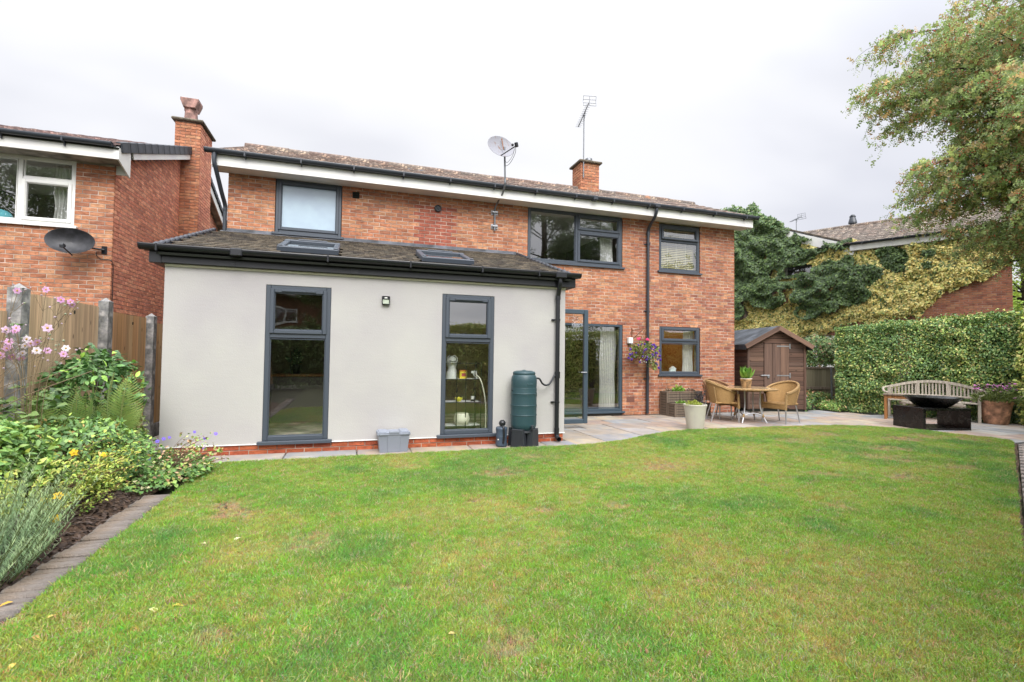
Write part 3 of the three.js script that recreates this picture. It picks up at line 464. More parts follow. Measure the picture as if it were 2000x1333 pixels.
// half round gutter along x from x0 to x1 (front lip towards +z)
function gutter(x0, x1, y, z, r, ends = true) {
  const n = 9, th = 0.006, pts = []; for (let i = 0; i <= n; i++) { const a = Math.PI * i / n; pts.push([-Math.cos(a) * r, -Math.sin(a) * r * 1.02]); } pts.push([r - 0.002, 0.012], [r - 0.012, 0.012]); for (let i = n; i >= 0; i--) { const a = Math.PI * i / n; pts.push([-Math.cos(a) * (r - th), -Math.sin(a) * (r - th)]); }
  const g = prism(pts, x1 - x0); at(g, 0, 0, 0, 0, Math.PI / 2); g.scale(1, 1, -1); const h = g.index ? g.toNonIndexed() : g, p = h.attributes.position; // mirrored: flip winding
  for (let i = 0; i < p.count; i += 3) for (const a of Object.values(h.attributes)) for (let k = 0; k < a.itemSize; k++) { const t = a.array[(i + 1) * a.itemSize + k]; a.array[(i + 1) * a.itemSize + k] = a.array[(i + 2) * a.itemSize + k]; a.array[(i + 2) * a.itemSize + k] = t; }
  h.computeVertexNormals(); const out = [at(metricUV(h), x0, y, z)];
  if (ends) for (const [x, s] of [[x0 - 0.012, 1], [x1, 1]]) { const e = new THREE.CylinderGeometry(r + 0.004, r + 0.004, 0.012, 20, 1, false, 0, Math.PI); out.push(at(metricUV(e), x + 0.006, y, z, 0, 0, -Math.PI / 2), bx(x, y - 0.01, z - r - 0.004, x + 0.012, y + 0.014, z + r + 0.004, 0.002)); }
  return out;
}
// ================================================================= THE HOUSE WITH ITS EXTENSION
const house = thing('brick_house', 'two storey red brick house with a cream rendered single storey extension', 'house');
const WZ = -10.1, EZ = -7.21, X0 = -2.25, X1 = 9.21;
{
  R = rng(51);
  const holes = [[-1.46, 3.60, -0.27, 4.66], [3.60, 3.43, 5.97, 4.66], [6.97, 3.43, 8.15, 4.62], [6.99, 0.93, 8.16, 2.13], [4.15, 0.0, 5.99, 2.125]];
  const loc = holes.map(([a, b, c, d]) => [a - X0, b, c - X0, d]);
  const ux = V(1, 0, 0), nz = V(0, 0, 1);
  const wall = sub('wall', house);
  const rnd = (x, v) => vnoise(x * 1.3, v * 2.2, 501);
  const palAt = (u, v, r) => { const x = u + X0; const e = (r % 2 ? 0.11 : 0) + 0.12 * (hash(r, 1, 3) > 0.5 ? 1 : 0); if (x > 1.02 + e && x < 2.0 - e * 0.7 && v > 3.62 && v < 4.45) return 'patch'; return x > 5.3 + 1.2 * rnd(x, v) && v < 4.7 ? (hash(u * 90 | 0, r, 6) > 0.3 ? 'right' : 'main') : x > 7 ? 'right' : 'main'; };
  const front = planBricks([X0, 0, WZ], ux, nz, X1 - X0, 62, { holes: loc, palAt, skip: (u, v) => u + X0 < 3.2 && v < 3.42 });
  part('backing', [mortarWall([X0, 0, WZ], ux, nz, [[0.012, 0], [X1 - X0 - 0.012, 0], [X1 - X0 - 0.012, 4.66], [0.012, 4.66]], loc)], M.mortar, wall);
  // plinth of the extension
  const plinth = planBricks([-2.17, -0.022, EZ - 0.012], ux, nz, 5.38, 2, { pal: 'plinth' });
  // flank walls
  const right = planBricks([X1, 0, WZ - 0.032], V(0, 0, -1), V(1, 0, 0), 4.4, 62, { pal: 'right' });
  const left = planBricks([X0, 3.4, -14.5], V(0, 0, 1), V(-1, 0, 0), 4.36, 17, { pal: 'main' });
  layBricks([...plinth, ...front, ...right, ...left], wall, 300, (b) => b.n.z > 0.5 && !(b.c.x > -2.3 && b.c.x < 3.3 && b.c.z < -9 && b.c.y < 3.62));
  part('flank', [bx(X1 - 0.3, 0, -14.5, X1 - 0.009, 4.66, WZ - 0.24, 0.001), bx(X0 + 0.009, 0, -14.5, X0 + 0.3, 4.66, WZ - 0.24, 0.001), bx(X0 + 0.3, 0, -14.5, X1 - 0.3, 4.66, -14.3, 0.001), bx(-2.16, -0.08, -9.9, 3.2, 0.155, EZ - 0.021, 0.001)], M.mortar, wall);
  for (const [sx, tri] of [[X0 + 0.01, 0], [X1 - 0.2, 0]]) part('gable', at(metricUV(prism([[10.35, 4.66], [14.35, 4.66], [12.35, 5.6]], 0.19)), sx, 0, 0, 0, Math.PI / 2), M.mortar, wall);
  // rooms: floors, ceilings, cross walls, so that light enters only through the openings
  const inner = sub('interior', house);
  part('upper_floor', bx(X0 + 0.31, 2.45, -14.29, X1 - 0.31, 2.7, WZ - 0.24, 0.001), M.ceiling, inner);
  part('loft_floor', bx(X0 + 0.02, 4.652, -14.4, X1 - 0.02, 4.70, WZ - 0.02, 0.001), M.ceiling, inner);
  part('ground_floor', bx(3.3, -0.05, -14.29, X1 - 0.31, 0.06, WZ - 0.24, 0.001), M.roomFloor, inner);
  part('partition', [bx(1.0, 2.71, -14.28, 1.1, 4.66, WZ - 0.24, 0.001), bx(6.4, 2.71, -14.28, 6.5, 4.66, WZ - 0.24, 0.001)], M.room, inner);
  part('ground_partition', bx(6.3, 0.07, -14.28, 6.4, 2.44, WZ - 0.24, 0.001), M.roomDark, inner);
  part('dining_wall', [bx(6.41, 0.07, -13.0, 8.9, 2.44, -12.9, 0.001), bx(8.86, 0.07, -12.89, 8.9, 2.44, -10.36, 0.001)], M.roomWarm, inner);
  part('extension_floor', bx(-2.0, 0.0, -10.05, 3.0, 0.04, EZ - 0.23, 0.001), M.roomFloor, inner);
  part('extension_back_wall', bx(-2.0, 0.05, -10.09, 3.0, 3.3, -10.0, 0.001), M.roomTan, inner);
}
// windows of the brick wall
makeWindow(house, 'window', -1.45, 3.585, -0.28, 4.635, WZ, M.anthracite, [[-1.39, 3.68, -0.34, 4.575, true, 'frosted']]);
makeWindow(house, 'window', 3.61, 3.42, 5.96, 4.635, WZ, M.anthracite, [[3.67, 3.51, 4.75, 4.575, false], [4.83, 3.52, 5.89, 4.175, true], [4.83, 4.255, 5.89, 4.57, true]], { bars: [['v', 4.79], ['h', 4.215, 4.82, 5.90]] });
makeWindow(house, 'window', 6.98, 3.42, 8.14, 4.59, WZ, M.anthracite, [[7.04, 3.51, 8.08, 4.165, false], [7.05, 4.235, 8.07, 4.53, 'ajar']], { bars: [['h', 4.20, 7.04, 8.08]] });
makeWindow(house, 'window', 7.00, 0.92, 8.15, 2.12, WZ, M.anthracite, [[7.06, 1.01, 8.09, 1.69, false], [7.07, 1.77, 8.08, 2.06, true]], { bars: [['h', 1.73, 7.06, 8.09]] });
{ // patio door in the brick wall
  const w = makeWindow(house, 'patio_door', 4.17, 0.07, 5.985, 2.12, WZ, M.anthraciteDoor, [[4.23, 0.18, 5.02, 2.06, false], [5.10, 0.18, 5.925, 2.06, false]], { bars: [['v', 5.06]], fw: 0.065 });
  part('threshold', bx(4.15, 0, WZ - 0.2, 5.99, 0.065, WZ - 0.012, 0.004), M.roomDark, w);
  // open glazed leaf, hinged on the side of the extension
  const d = sub('open_door', house); const z = -8.42;
  part('frame', ring(3.27, 0.09, 4.235, 2.235, 0.085, z - 0.035, z + 0.035, 0.008), M.anthraciteDoor, d);
  part('pane', paneGeo(3.35, 0.17, 4.155, 2.155, z), M.glass, d);
  part('handle', [rod([4.19, 1.05, z + 0.03], [4.19, 1.05, z + 0.075], 0.009), rod([4.19, 1.05, z + 0.07], [4.075, 1.05, z + 0.07], 0.009)], M.steel, d);
}
{ // soffit, fascia, gutter, roof of the house
  R = rng(52);
  part('soffit', bx(-2.42, 4.635, -9.745, 9.42, 4.655, WZ - 0.02, 0.002), M.soffit, house);
  part('fascia', [bx(-2.44, 4.625, -9.742, 9.44, 4.86, -9.72, 0.003)], M.whitePvc, house);
  part('barge_board', [at(cbox(0.024, 0.2, 2.86, 0.003), -2.43, 5.25, -11.06, 0.3995), at(cbox(0.024, 0.2, 2.86, 0.003), 9.43, 5.25, -11.06, 0.3995)], M.whitePvc, house);
  const g = sub('gutter', house); part('channel', gutter(-2.52, 9.52, 4.875, -9.655, 0.062), M.gutterGrey, g);
  for (let x = -1.9; x < 9.4; x += 0.92) part('bracket', [bx(x - 0.014, 4.80, -9.72, x + 0.014, 4.885, -9.59, 0.004), bx(x - 0.008, 4.775, -9.72, x + 0.008, 4.81, -9.66, 0.003)], M.gutterGrey, g);
  part('joint', [bx(4.95, 4.80, -9.725, 5.06, 4.893, -9.586, 0.01), bx(6.53, 4.805, -9.725, 6.66, 4.893, -9.586, 0.01)], M.gutterGrey, g);
  const up = V(0, Math.sin(0.3995), -Math.cos(0.3995)), nor = V(0, Math.cos(0.3995), Math.sin(0.3995));
  const roof = sub('roof', house);
  part('deck', at(cbox(11.86, 0.03, 2.9, 0.002), 3.5, 5.395, -11.05, 0.3995), M.dark, roof);
  part('rear_slope', at(cbox(11.9, 0.05, 2.9, 0.002), 3.5, 5.44, -13.68, -0.3995), M.felt, roof);
  const pal = [[0.42, 0.31, 0.255], [0.36, 0.25, 0.205], [0.46, 0.36, 0.295], [0.32, 0.26, 0.225], [0.40, 0.28, 0.225]];
  layTiles([-2.45, 4.86, -9.68], V(1, 0, 0), up, nor, 40, 9, 0.299, 0.322, () => romanTile(0.297, 0.36, 0.028, 0.02), M.tile, pal, roof, 130, { tilt: 0.055, lift: 0.03 });
  for (let x = -2.43; x < 9.4; x += 0.45) { const t = new THREE.CylinderGeometry(0.115, 0.115, 0.455, 10, 1, true, -1.6, 3.2); const q = paint(at(metricUV(t), x + 0.225, 5.985 + rr(-.006, .006), -12.36, 0, 0, Math.PI / 2), pick(pal)); part('ridge_tile', [q, paint(at(cbox(0.02, 0.1, 0.2, 0.004), x + 0.01, 6.02, -12.36), pick(pal))], M.tile, roof); }
  for (const [x, y] of [[1.35, 5.72], [7.55, 5.88]]) part('roof_vent', at(cbox(0.42, 0.10, 0.3, 0.02), x, y, -11.75 - (y - 5.72) * 2.3, 0.3995), M.slate, roof);
  part('mortar_bump', ball(0.1, 7.98, 5.92, -12.15), M.terracotta, roof);
  // chimney
  const ch = sub('chimney', house);
  const c0 = [5.84, 5.2, -12.1]; const cb = [...planBricks(c0, V(1, 0, 0), V(0, 0, 1), 0.56, 20, { pal: 'main' }), ...planBricks([5.84, 5.2, -12.65], V(0, 0, 1), V(-1, 0, 0), 0.518, 20, { pal: 'main' })];
  part('core', bx(5.85, 5.2, -12.65, 6.39, 6.7, -12.109, 0.002), M.mortar, ch);
  layBricks(cb, ch, 60);
  part('cap', [bx(5.77, 6.70, -12.73, 6.47, 6.76, -12.03, 0.015)], M.cap, ch); part('flue', [at(metricUV(lathe([[0.07, 0], [0.10, 0], [0.10, 0.16], [0.085, 0.17], [0.085, 0.02]], 16)), 6.2, 6.76, -12.35)], M.galv, ch);
  part('flashing', [bx(5.80, 5.70, -12.095, 6.44, 5.86, -12.06, 0.006)], M.lead, ch);
}
{ // extension: rendered walls, roof with skylights, black rainwater goods
  R = rng(53);
  const H1 = [[-1.125, 0.145, -0.30, 2.25], [1.24, 0.145, 2.05, 2.25]];
  const ex = sub('extension', house);
  const o = -2.28, sh = new THREE.Shape([[0, 0.128], [5.505, 0.128], [5.505, 2.45], [0, 2.45]].map((p) => new THREE.Vector2(...p))); for (const [a, b, c, d] of H1) sh.holes.push(new THREE.Path([[a - o, b], [a - o, d], [c - o, d], [c - o, b]].map((p) => new THREE.Vector2(...p))));
  const fg = metricUV(new THREE.ExtrudeGeometry(sh, { depth: 0.22, bevelEnabled: true, bevelSize: 0.004, bevelThickness: 0.004, bevelSegments: 1 }));
  part('rendered_wall', at(fg, o, 0, EZ - 0.228), M.render, ex);
  { const sp = [[7.446, 0.128], [10.08, 0.128], [10.08, 3.47], [7.446, 2.64]].map((p) => new THREE.Vector2(...p)), s0 = new THREE.Shape(sp), s1 = new THREE.Shape(sp); s1.holes.push(new THREE.Path([[8.42, 0.13], [8.42, 2.3], [9.4, 2.3], [9.4, 0.13]].map((p) => new THREE.Vector2(...p))));
    const ext = (s, x) => at(metricUV(new THREE.ExtrudeGeometry(s, { depth: 0.22, bevelEnabled: false })), x, 0, 0, 0, Math.PI / 2); part('side_wall', [ext(s0, -2.28), ext(s1, 3.005)], M.render, ex); }
  part('drip_bead', bx(-2.29, 0.122, EZ - 0.06, 3.235, 0.135, EZ + 0.007, 0.003), M.whitePvc, ex);
  part('frieze', bx(-2.28, 2.415, EZ - 0.02, 3.225, 2.443, EZ + 0.02, 0.003), mat(L(0.62, 0.59, 0.47), 0.6), ex);
  makeWindow(house, 'tall_window', -1.12, 0.135, -0.305, 2.245, EZ, M.anthracite, [[-1.06, 0.225, -0.365, 1.53, false], [-1.055, 1.61, -0.37, 2.185, true]], { bars: [['h', 1.57, -1.06, -0.365]], vent: [-0.93, -0.5, 2.175] });
  makeWindow(house, 'tall_window', 1.245, 0.135, 2.045, 2.245, EZ, M.anthracite, [[1.305, 0.225, 1.985, 1.53, false], [1.31, 1.61, 1.98, 2.185, true]], { bars: [['h', 1.57, 1.305, 1.985]], vent: [1.43, 1.86, 2.175] });
  part('eaves_fascia', [bx(-2.42, 2.445, EZ - 0.02, 3.37, 2.61, EZ + 0.075, 0.004), bx(-2.42, 2.445, EZ - 2.8, -2.29, 2.61, EZ - 0.021, 0.004), bx(3.235, 2.445, EZ - 2.85, 3.37, 2.61, EZ - 0.021, 0.004), bx(-2.43, 2.44, EZ + 0.02, -2.30, 2.60, EZ + 0.085, 0.004), bx(0.0 - 0.06, 2.446, EZ + 0.02, 0.05, 2.6, EZ + 0.083, 0.003), bx(-1.55, 2.446, EZ + 0.02, -1.48, 2.6, EZ + 0.080, 0.003)], M.blackPlastic, ex);
  const g = sub('extension_gutter', house); part('channel', gutter(-2.50, 3.40, 2.645, EZ + 0.145, 0.062), M.blackPlastic, g);
  for (const x of [-2.32, -1.45, -0.35, 0.75, 1.8, 2.7]) part('bracket', bx(x - 0.012, 2.565, EZ + 0.078, x + 0.012, 2.662, EZ + 0.215, 0.006), M.blackPlastic, g);
  part('joint', [bx(-1.52, 2.565, EZ + 0.076, -1.38, 2.664, EZ + 0.219, 0.012), bx(2.98, 2.565, EZ + 0.076, 3.16, 2.664, EZ + 0.219, 0.012)], M.blackPlastic, g);
  const a = Math.atan2(0.955, 3.03), up = V(0, Math.sin(a), -Math.cos(a)), nor = V(0, Math.cos(a), Math.sin(a)), eave = V(-2.43, 2.60, -7.10);
  const roof = sub('extension_roof', house);
  part('deck', at(cbox(5.6, 0.03, 3.15, 0.002), 0.47, 3.018, -8.56, a), M.dark, roof);
  const pal = [[0.20, 0.165, 0.135], [0.15, 0.125, 0.105], [0.24, 0.20, 0.165], [0.17, 0.15, 0.13], [0.11, 0.09, 0.08]];
  const sky = [[-1.08, -0.24], [1.0, 1.84]];
  layTiles(eave.toArray(), V(1, 0, 0), up, nor, 35, 16, 0.1655, 0.198, () => { const t = flatTile(0.165, 0.225, 0.017); return t; }, M.tileDark, pal, roof, 170, { tilt: 0.07, stagger: true, lift: 0.012, keep: (x, s) => { const X = x - 2.43, zz = s; return X < 3.37 && !sky.some(([p, q]) => X > p && X < q && zz > 0.62 && zz < 1.62); } });
  for (let i = 0; i < 16; i++) for (const x of [-2.452, 3.372]) { const t = at(cbox(0.07, 0.06, 0.2, 0.014), 0, 0.0, 0, a + 0.12); const p = eave.clone().addScaledVector(up, 0.1 + i * 0.198).addScaledVector(nor, 0.012); part('verge_cap', t.translate(x, p.y, p.z), M.slate, roof); }
  part('flashing', [bx(-2.25, 3.50, WZ - 0.001, 3.34, 3.615, WZ + 0.012, 0.004), at(cbox(5.62, 0.012, 0.16, 0.004), 0.46, 3.53, WZ + 0.075, 0.42)], M.lead, roof);
  for (const [p, q] of sky) {
    const s = sub('skylight', house); const F = (x0, x1, s0, s1, h0, h1) => { const b = bx(x0, h0, -s1, x1, h1, -s0, 0.01); at(b, 0, 0, 0, a); return b.translate(0, eave.y, eave.z); };
    part('frame', [F(p, q, 0.66, 0.75, 0.0, 0.085), F(p, q, 1.5, 1.6, 0.0, 0.10), F(p, p + 0.085, 0.751, 1.499, 0.0, 0.088), F(q - 0.085, q, 0.751, 1.499, 0.0, 0.088), F(p + 0.2, q - 0.2, 1.53, 1.58, 0.1, 0.118), F(p + 0.01, p + 0.07, 0.68, 0.74, 0.085, 0.105), F(q - 0.07, q - 0.01, 0.68, 0.74, 0.085, 0.105)], M.anthracite, s);
    const pg = paneGeo(p + 0.08, -1.5, q - 0.08, -0.74, 0, 0.0005); pg.rotateX(-Math.PI / 2); pg.translate(0, 0.062, -2.24); const z = pg.attributes.position; at(pg, 0, 0, 0, a).translate(0, eave.y, eave.z);
    part('pane', pg, M.glass, s);
  }
}
{ // rainwater pipes
  const p = sub('extension_downpipe', house), z = EZ + 0.055;
  part('pipe', [tube([[3.07, 2.58, EZ + 0.145], [3.07, 2.50, EZ + 0.145], [3.072, 2.44, EZ + 0.12], [3.075, 2.30, z + 0.005], [3.075, 2.24, z]], 0.036, 16, 12), rod([3.075, 2.26, z], [3.075, 0.14, z], 0.034, 16), tube([[3.075, 0.16, z], [3.075, 0.09, z + 0.01], [3.078, 0.06, z + 0.05], [3.08, 0.05, z + 0.09]], 0.038, 8, 12)], M.blackPlastic, p);
  part('socket', [rod([3.075, 2.30, z], [3.075, 2.24, z], 0.041, 16), rod([3.075, 1.10, z], [3.075, 1.00, z], 0.045, 16), rod([3.075, 0.22, z], [3.075, 0.15, z], 0.041, 16)], M.blackPlastic, p);
  for (const y of [1.92, 0.62]) part('clip', [rod([3.075, y - 0.012, z], [3.075, y + 0.012, z], 0.042, 16), bx(2.985, y - 0.012, EZ, 3.04, y + 0.012, EZ + 0.03, 0.004)], M.blackPlastic, p);
  const q = sub('downpipe', house), zz = WZ + 0.055;
  part('pipe', [tube([[6.595, 4.82, -9.655], [6.595, 4.72, -9.66], [6.60, 4.60, -9.75], [6.62, 4.47, -9.96], [6.63, 4.36, zz], [6.63, 4.25, zz]], 0.036, 24, 12), rod([6.63, 4.3, zz], [6.63, 0.03, zz], 0.034, 16)], M.gutterGrey, q);
  part('socket', [rod([6.63, 4.34, zz], [6.63, 4.26, zz], 0.041, 16), rod([6.63, 1.86, zz], [6.63, 1.8, zz], 0.041, 16)], M.gutterGrey, q);
  for (const y of [4.05, 2.45, 0.85]) part('clip', [rod([6.63, y - 0.014, zz], [6.63, y + 0.014, zz], 0.043, 16), bx(6.55, y - 0.014, WZ, 6.71, y + 0.014, WZ + 0.02, 0.004)], M.gutterGrey, q);
  const l = sub('corner_downpipe', house);
  part('pipe', [tube([[-2.38, 4.83, -9.66], [-2.38, 4.66, -9.66], [-2.36, 4.55, -9.70], [-2.31, 4.2, -9.93], [-2.285, 4.03, -10.07], [-2.285, 3.92, -10.09]], 0.036, 24, 12), rod([-2.285, 3.98, -10.09], [-2.285, 3.4, -10.09], 0.034, 12)], M.gutterGrey, l);
  // vents
  const v = part('air_vent', [bx(-0.08, 4.415, WZ - 0.02, 0.05, 4.545, WZ + 0.006, 0.004), ...[0, 1, 2].map((i) => at(cbox(0.11, 0.012, 0.03, 0.002), -0.015, 4.445 + i * 0.034, WZ + 0.01, 0.6))], M.dark, house);
  part('round_vent', [at(new THREE.CylinderGeometry(0.07, 0.07, 0.03, 24), 1.61, 4.385, WZ + 0.012, Math.PI / 2), at(new THREE.TorusGeometry(0.06, 0.014, 8, 24), 1.61, 4.385, WZ + 0.026), at(cbox(0.1, 0.012, 0.02, 0.002), 1.61, 4.385, WZ + 0.035, 0, 0, 0.5), at(cbox(0.1, 0.012, 0.02, 0.002), 1.61, 4.385, WZ + 0.035, 0, 0, -0.9)], M.blackPlastic, house);
  part('air_brick', [bx(6.10, 0.295, WZ - 0.02, 6.315, 0.43, WZ + 0.004, 0.003), ...[...Array(4)].map((_, i) => bx(6.12, 0.315 + i * 0.03, WZ + 0.003, 6.295, 0.327 + i * 0.03, WZ + 0.010, 0.002))], mat(L(0.17, 0.075, 0.055), 0.9), house);
  part('movement_joint', bx(7.55, 2.135, WZ - 0.002, 7.556, 2.21, WZ + 0.002, 0.001), M.dark, house);
}
// ================================================================= LEFT NEIGHBOUR
const LZ = -10.3, LX = -4.06;
{
  R = rng(61);
  const h = thing('neighbour_house', 'red brick house on the left with white window and tall side chimney', 'house');
  const wall = sub('wall', h), ux = V(1, 0, 0), nz = V(0, 0, 1), x0 = -9.5, len = LX - x0;
  const holes = [[-7.6, 3.45, -4.62, 4.62], [-7.6, 1.05, -5.62, 2.22]], loc = holes.map(([a, b, c, d]) => [a - x0, b, c - x0, d]);
  part('backing', mortarWall([x0, 0, LZ], ux, nz, [[0, 0], [len - 0.012, 0], [len - 0.012, 4.64], [0, 4.64]], loc), M.mortar, wall);
  const ridgeY = 6.24, ridgeS = 3.95, gl = 7.9, slope = (ridgeY - 4.72) / ridgeS;
  part('gable_backing', mortarWall([LX, 0, LZ - 0.24], V(0, 0, -1), V(1, 0, 0), [[0, 0], [gl, 0], [gl, 4.7], [ridgeS - 0.24, ridgeY], [0, 4.75]], []), M.mortarDark, wall);
  const front = planBricks([x0 + 2, 0, LZ], ux, nz, len - 2, 61, { holes: loc.map(([a, b, c, d]) => [a - 2, b, c - 2, d]), pal: 'main', off: 0.06 });
  const side = planBricks([LX, 0, LZ - 0.032], V(0, 0, -1), V(1, 0, 0), gl, 88, { pal: 'side', off: 0.1, range: (v) => { const k = v < 4.70 ? 0 : (v - 4.70) / slope; return [k, gl - k]; } });
  layBricks([...front.filter((b) => b.c.y > 1.2), ...side.filter((b) => b.c.y > 1)], wall, 290, (b) => b.n.z > 0.5 ? b.c.x > -5.9 && b.c.y > 1.9 : b.c.y > 1.9 && b.c.z > -13.4);
  part('rear_wall', bx(x0, 0, -18.6, LX - 0.01, 4.7, -18.4, 0.001), M.mortarDark, wall); part('far_wall', bx(x0, 0, -18.4, x0 + 0.2, 4.7, LZ - 0.25, 0.001), M.mortarDark, wall);
  const inn = sub('interior', h); part('upper_floor', bx(x0 + 0.21, 2.4, -18.3, LX - 0.25, 2.7, LZ - 0.25, 0.001), M.ceiling, inn); part('loft_floor', bx(x0 + 0.05, 4.66, -18.3, LX - 0.05, 4.70, LZ - 0.02, 0.001), M.ceiling, inn); part('room_wall', bx(x0 + 0.21, 2.71, -13.1, LX - 0.25, 4.65, -13.0, 0.001), M.room, inn);
  const w = makeWindow(h, 'window', -7.6, 3.44, -4.62, 4.61, LZ, M.whitePvc, [[-6.4, 3.53, -5.43, 4.54, false], [-5.34, 3.53, -4.68, 4.195, true], [-5.34, 4.265, -4.68, 4.55, false]], { bars: [['v', -5.385], ['v', -6.43], ['h', 4.23, -5.35, -4.68]], fw: 0.065 });
  part('curtain', curtain(-5.0, -4.74, 3.5, 4.56, LZ - 0.22, 5), M.curtain, w); part('cushion', ball(0.22, -5.82, 3.58, LZ - 0.3, 14, [1, 0.7, 0.5]), mat(L(0.12, 0.42, 0.50), 0.9), w);
  makeWindow(h, 'lower_window', -7.6, 1.03, -5.62, 2.21, LZ, mat(L(0.03, 0.03, 0.032), 0.5), [[-7.5, 1.13, -6.6, 2.13, false], [-6.55, 1.13, -5.69, 2.13, false]], { bars: [['v', -6.575]] });
  // eaves
  part('soffit', [bx(x0, 4.60, -9.925, LX + 0.16, 4.625, LZ - 0.01, 0.002)], M.soffitOld, h);
  part('fascia', [bx(x0, 4.585, -9.922, LX + 0.20, 4.80, -9.895, 0.003)], M.whitePaint, h);
  const a = Math.atan(slope), up = V(0, Math.sin(a), -Math.cos(a)), nor = V(0, Math.cos(a), Math.sin(a)), eave = V(x0, 4.80, -9.87);
  // boxed gable end and barge boards
  const bz = (s) => [LX + 0.2, 4.80 + Math.sin(a) * s - 0.02, -9.87 - Math.cos(a) * s];
  part('box_end', [at(prism([[9.9, 4.585], [10.36, 4.42], [10.36, 4.96], [9.9, 4.78]], 0.024), LX + 0.178, 0, 0, 0, Math.PI / 2), bx(LX + 0.001, 4.45, -10.36, LX + 0.177, 4.62, -10.33, 0.002)], M.whitePaint, h);
  part('barge_board', [at(cbox(0.025, 0.19, 3.4, 0.003), LX + 0.187, bz(2.3)[1] - 0.1, bz(2.3)[2] - 0.04, a), at(cbox(0.025, 0.19, 4.7, 0.003), LX + 0.187, 5.52, -16.35, -a)], M.whitePaint, h);
  part('verge_soffit', [at(cbox(0.17, 0.02, 3.4, 0.002), LX + 0.09, bz(2.3)[1] - 0.16, bz(2.3)[2] - 0.04, a), at(cbox(0.17, 0.02, 4.7, 0.002), LX + 0.09, 5.46, -16.35, -a)], M.soffitOld, h);
  const g = sub('gutter', h); part('channel', gutter(x0, LX + 0.12, 4.825, -9.83, 0.055), M.gutterGrey, g); for (let x = -8.7; x < LX; x += 0.82) part('bracket', [bx(x - 0.014, 4.755, -9.895, x + 0.014, 4.835, -9.772, 0.004), bx(x - 0.008, 4.70, -9.894, x + 0.008, 4.76, -9.86, 0.002)], M.gutterGrey, g);
  const roof = sub('roof', h), pal = [[0.36, 0.225, 0.205], [0.32, 0.195, 0.18], [0.40, 0.27, 0.24], [0.29, 0.195, 0.18]];
  const rl = ridgeS / Math.cos(a) + 0.46;
  part('deck', [at(cbox(LX + 0.2 - x0, 0.03, rl, 0.002), (x0 + LX + 0.2) / 2, 4.765 + Math.sin(a) * rl / 2, -9.87 - Math.cos(a) * rl / 2, a), at(cbox(LX + 0.2 - x0, 0.06, rl + 0.1, 0.002), (x0 + LX + 0.2) / 2, 4.765 + Math.sin(a) * rl / 2, -18.63 + Math.cos(a) * rl / 2, -a)], M.dark, roof);
  const nt = Math.floor((LX + 0.16 - x0) / 0.3);
  layTiles([LX + 0.17 - nt * 0.3, eave.y, eave.z], V(1, 0, 0), up, nor, nt, Math.floor(rl / 0.33), 0.3, 0.33, () => romanTile(0.298, 0.37, 0.012, 0.018), M.tile, pal, roof, 90, { tilt: 0.05, lift: 0.025 });
  for (let i = 0; i < 13; i++) { const s = 0.1 + i * 0.335, p = bz(s + 0.15); part('verge_cap', [at(cbox(0.03, 0.17, 0.32, 0.008), LX + 0.215, p[1] - 0.005, p[2], a), at(cbox(0.1, 0.025, 0.34, 0.006), LX + 0.18, p[1] + 0.085, p[2], a + 0.03)], M.slate, roof); }
  for (let i = 0; i < 12; i++) { const s = 0.1 + i * 0.335, y = 4.80 + Math.sin(a) * (s + 0.15) + 0.02, z = -18.63 + Math.cos(a) * (s + 0.15); part('verge_cap', at(cbox(0.16, 0.12, 0.33, 0.008), LX + 0.16, y, z, -a + 0.06), M.slate, roof); }
  // external chimney
  const ch = sub('chimney', h), cx0 = LX - 0.14, cx1 = -3.66, cz0 = -13.6, cz1 = -14.62;
  part('core', [bx(LX, 0, cz1, cx1 - 0.009, 5.6, cz0 - 0.009, 0.002), bx(cx0, 5.6, cz1, cx1 - 0.009, 6.95, cz0 - 0.009, 0.002)], M.mortarDark, ch);
  layBricks([...planBricks([LX, 0, cz0], V(1, 0, 0), V(0, 0, 1), cx1 - LX, 75, { pal: 'main' }), ...planBricks([cx0, 5.625, cz0], V(1, 0, 0), V(0, 0, 1), cx1 - cx0, 17, { pal: 'main' }), ...planBricks([cx1, 0, cz0 - 0.031], V(0, 0, -1), V(1, 0, 0), cz0 - cz1 - 0.031, 92, { pal: 'side' })].filter((b) => b.c.y > 2.6), ch, 120);
  part('cap', bx(cx0 - 0.07, 6.92, cz1 - 0.08, cx1 + 0.07, 6.985, cz0 + 0.08, 0.02), M.cap, ch);
  const pot = sub('chimney_pot', ch, [-3.985, 6.985, -14.0]); pot.name = 'chimney_pot';
  part('pot_and_hood', [metricUV(lathe([[0.155, 0], [0.165, 0.02], [0.15, 0.06], [0.135, 0.34], [0.15, 0.36], [0.15, 0.40], [0.11, 0.42]], 24)), at(metricUV(prism([[-0.12, 0], [0.12, 0], [0.185, 0.17], [0.185, 0.215], [-0.185, 0.215], [-0.185, 0.17]], 0.36, 0.012)), 0, 0.40, -0.18)], M.pinkClay, pot);
}
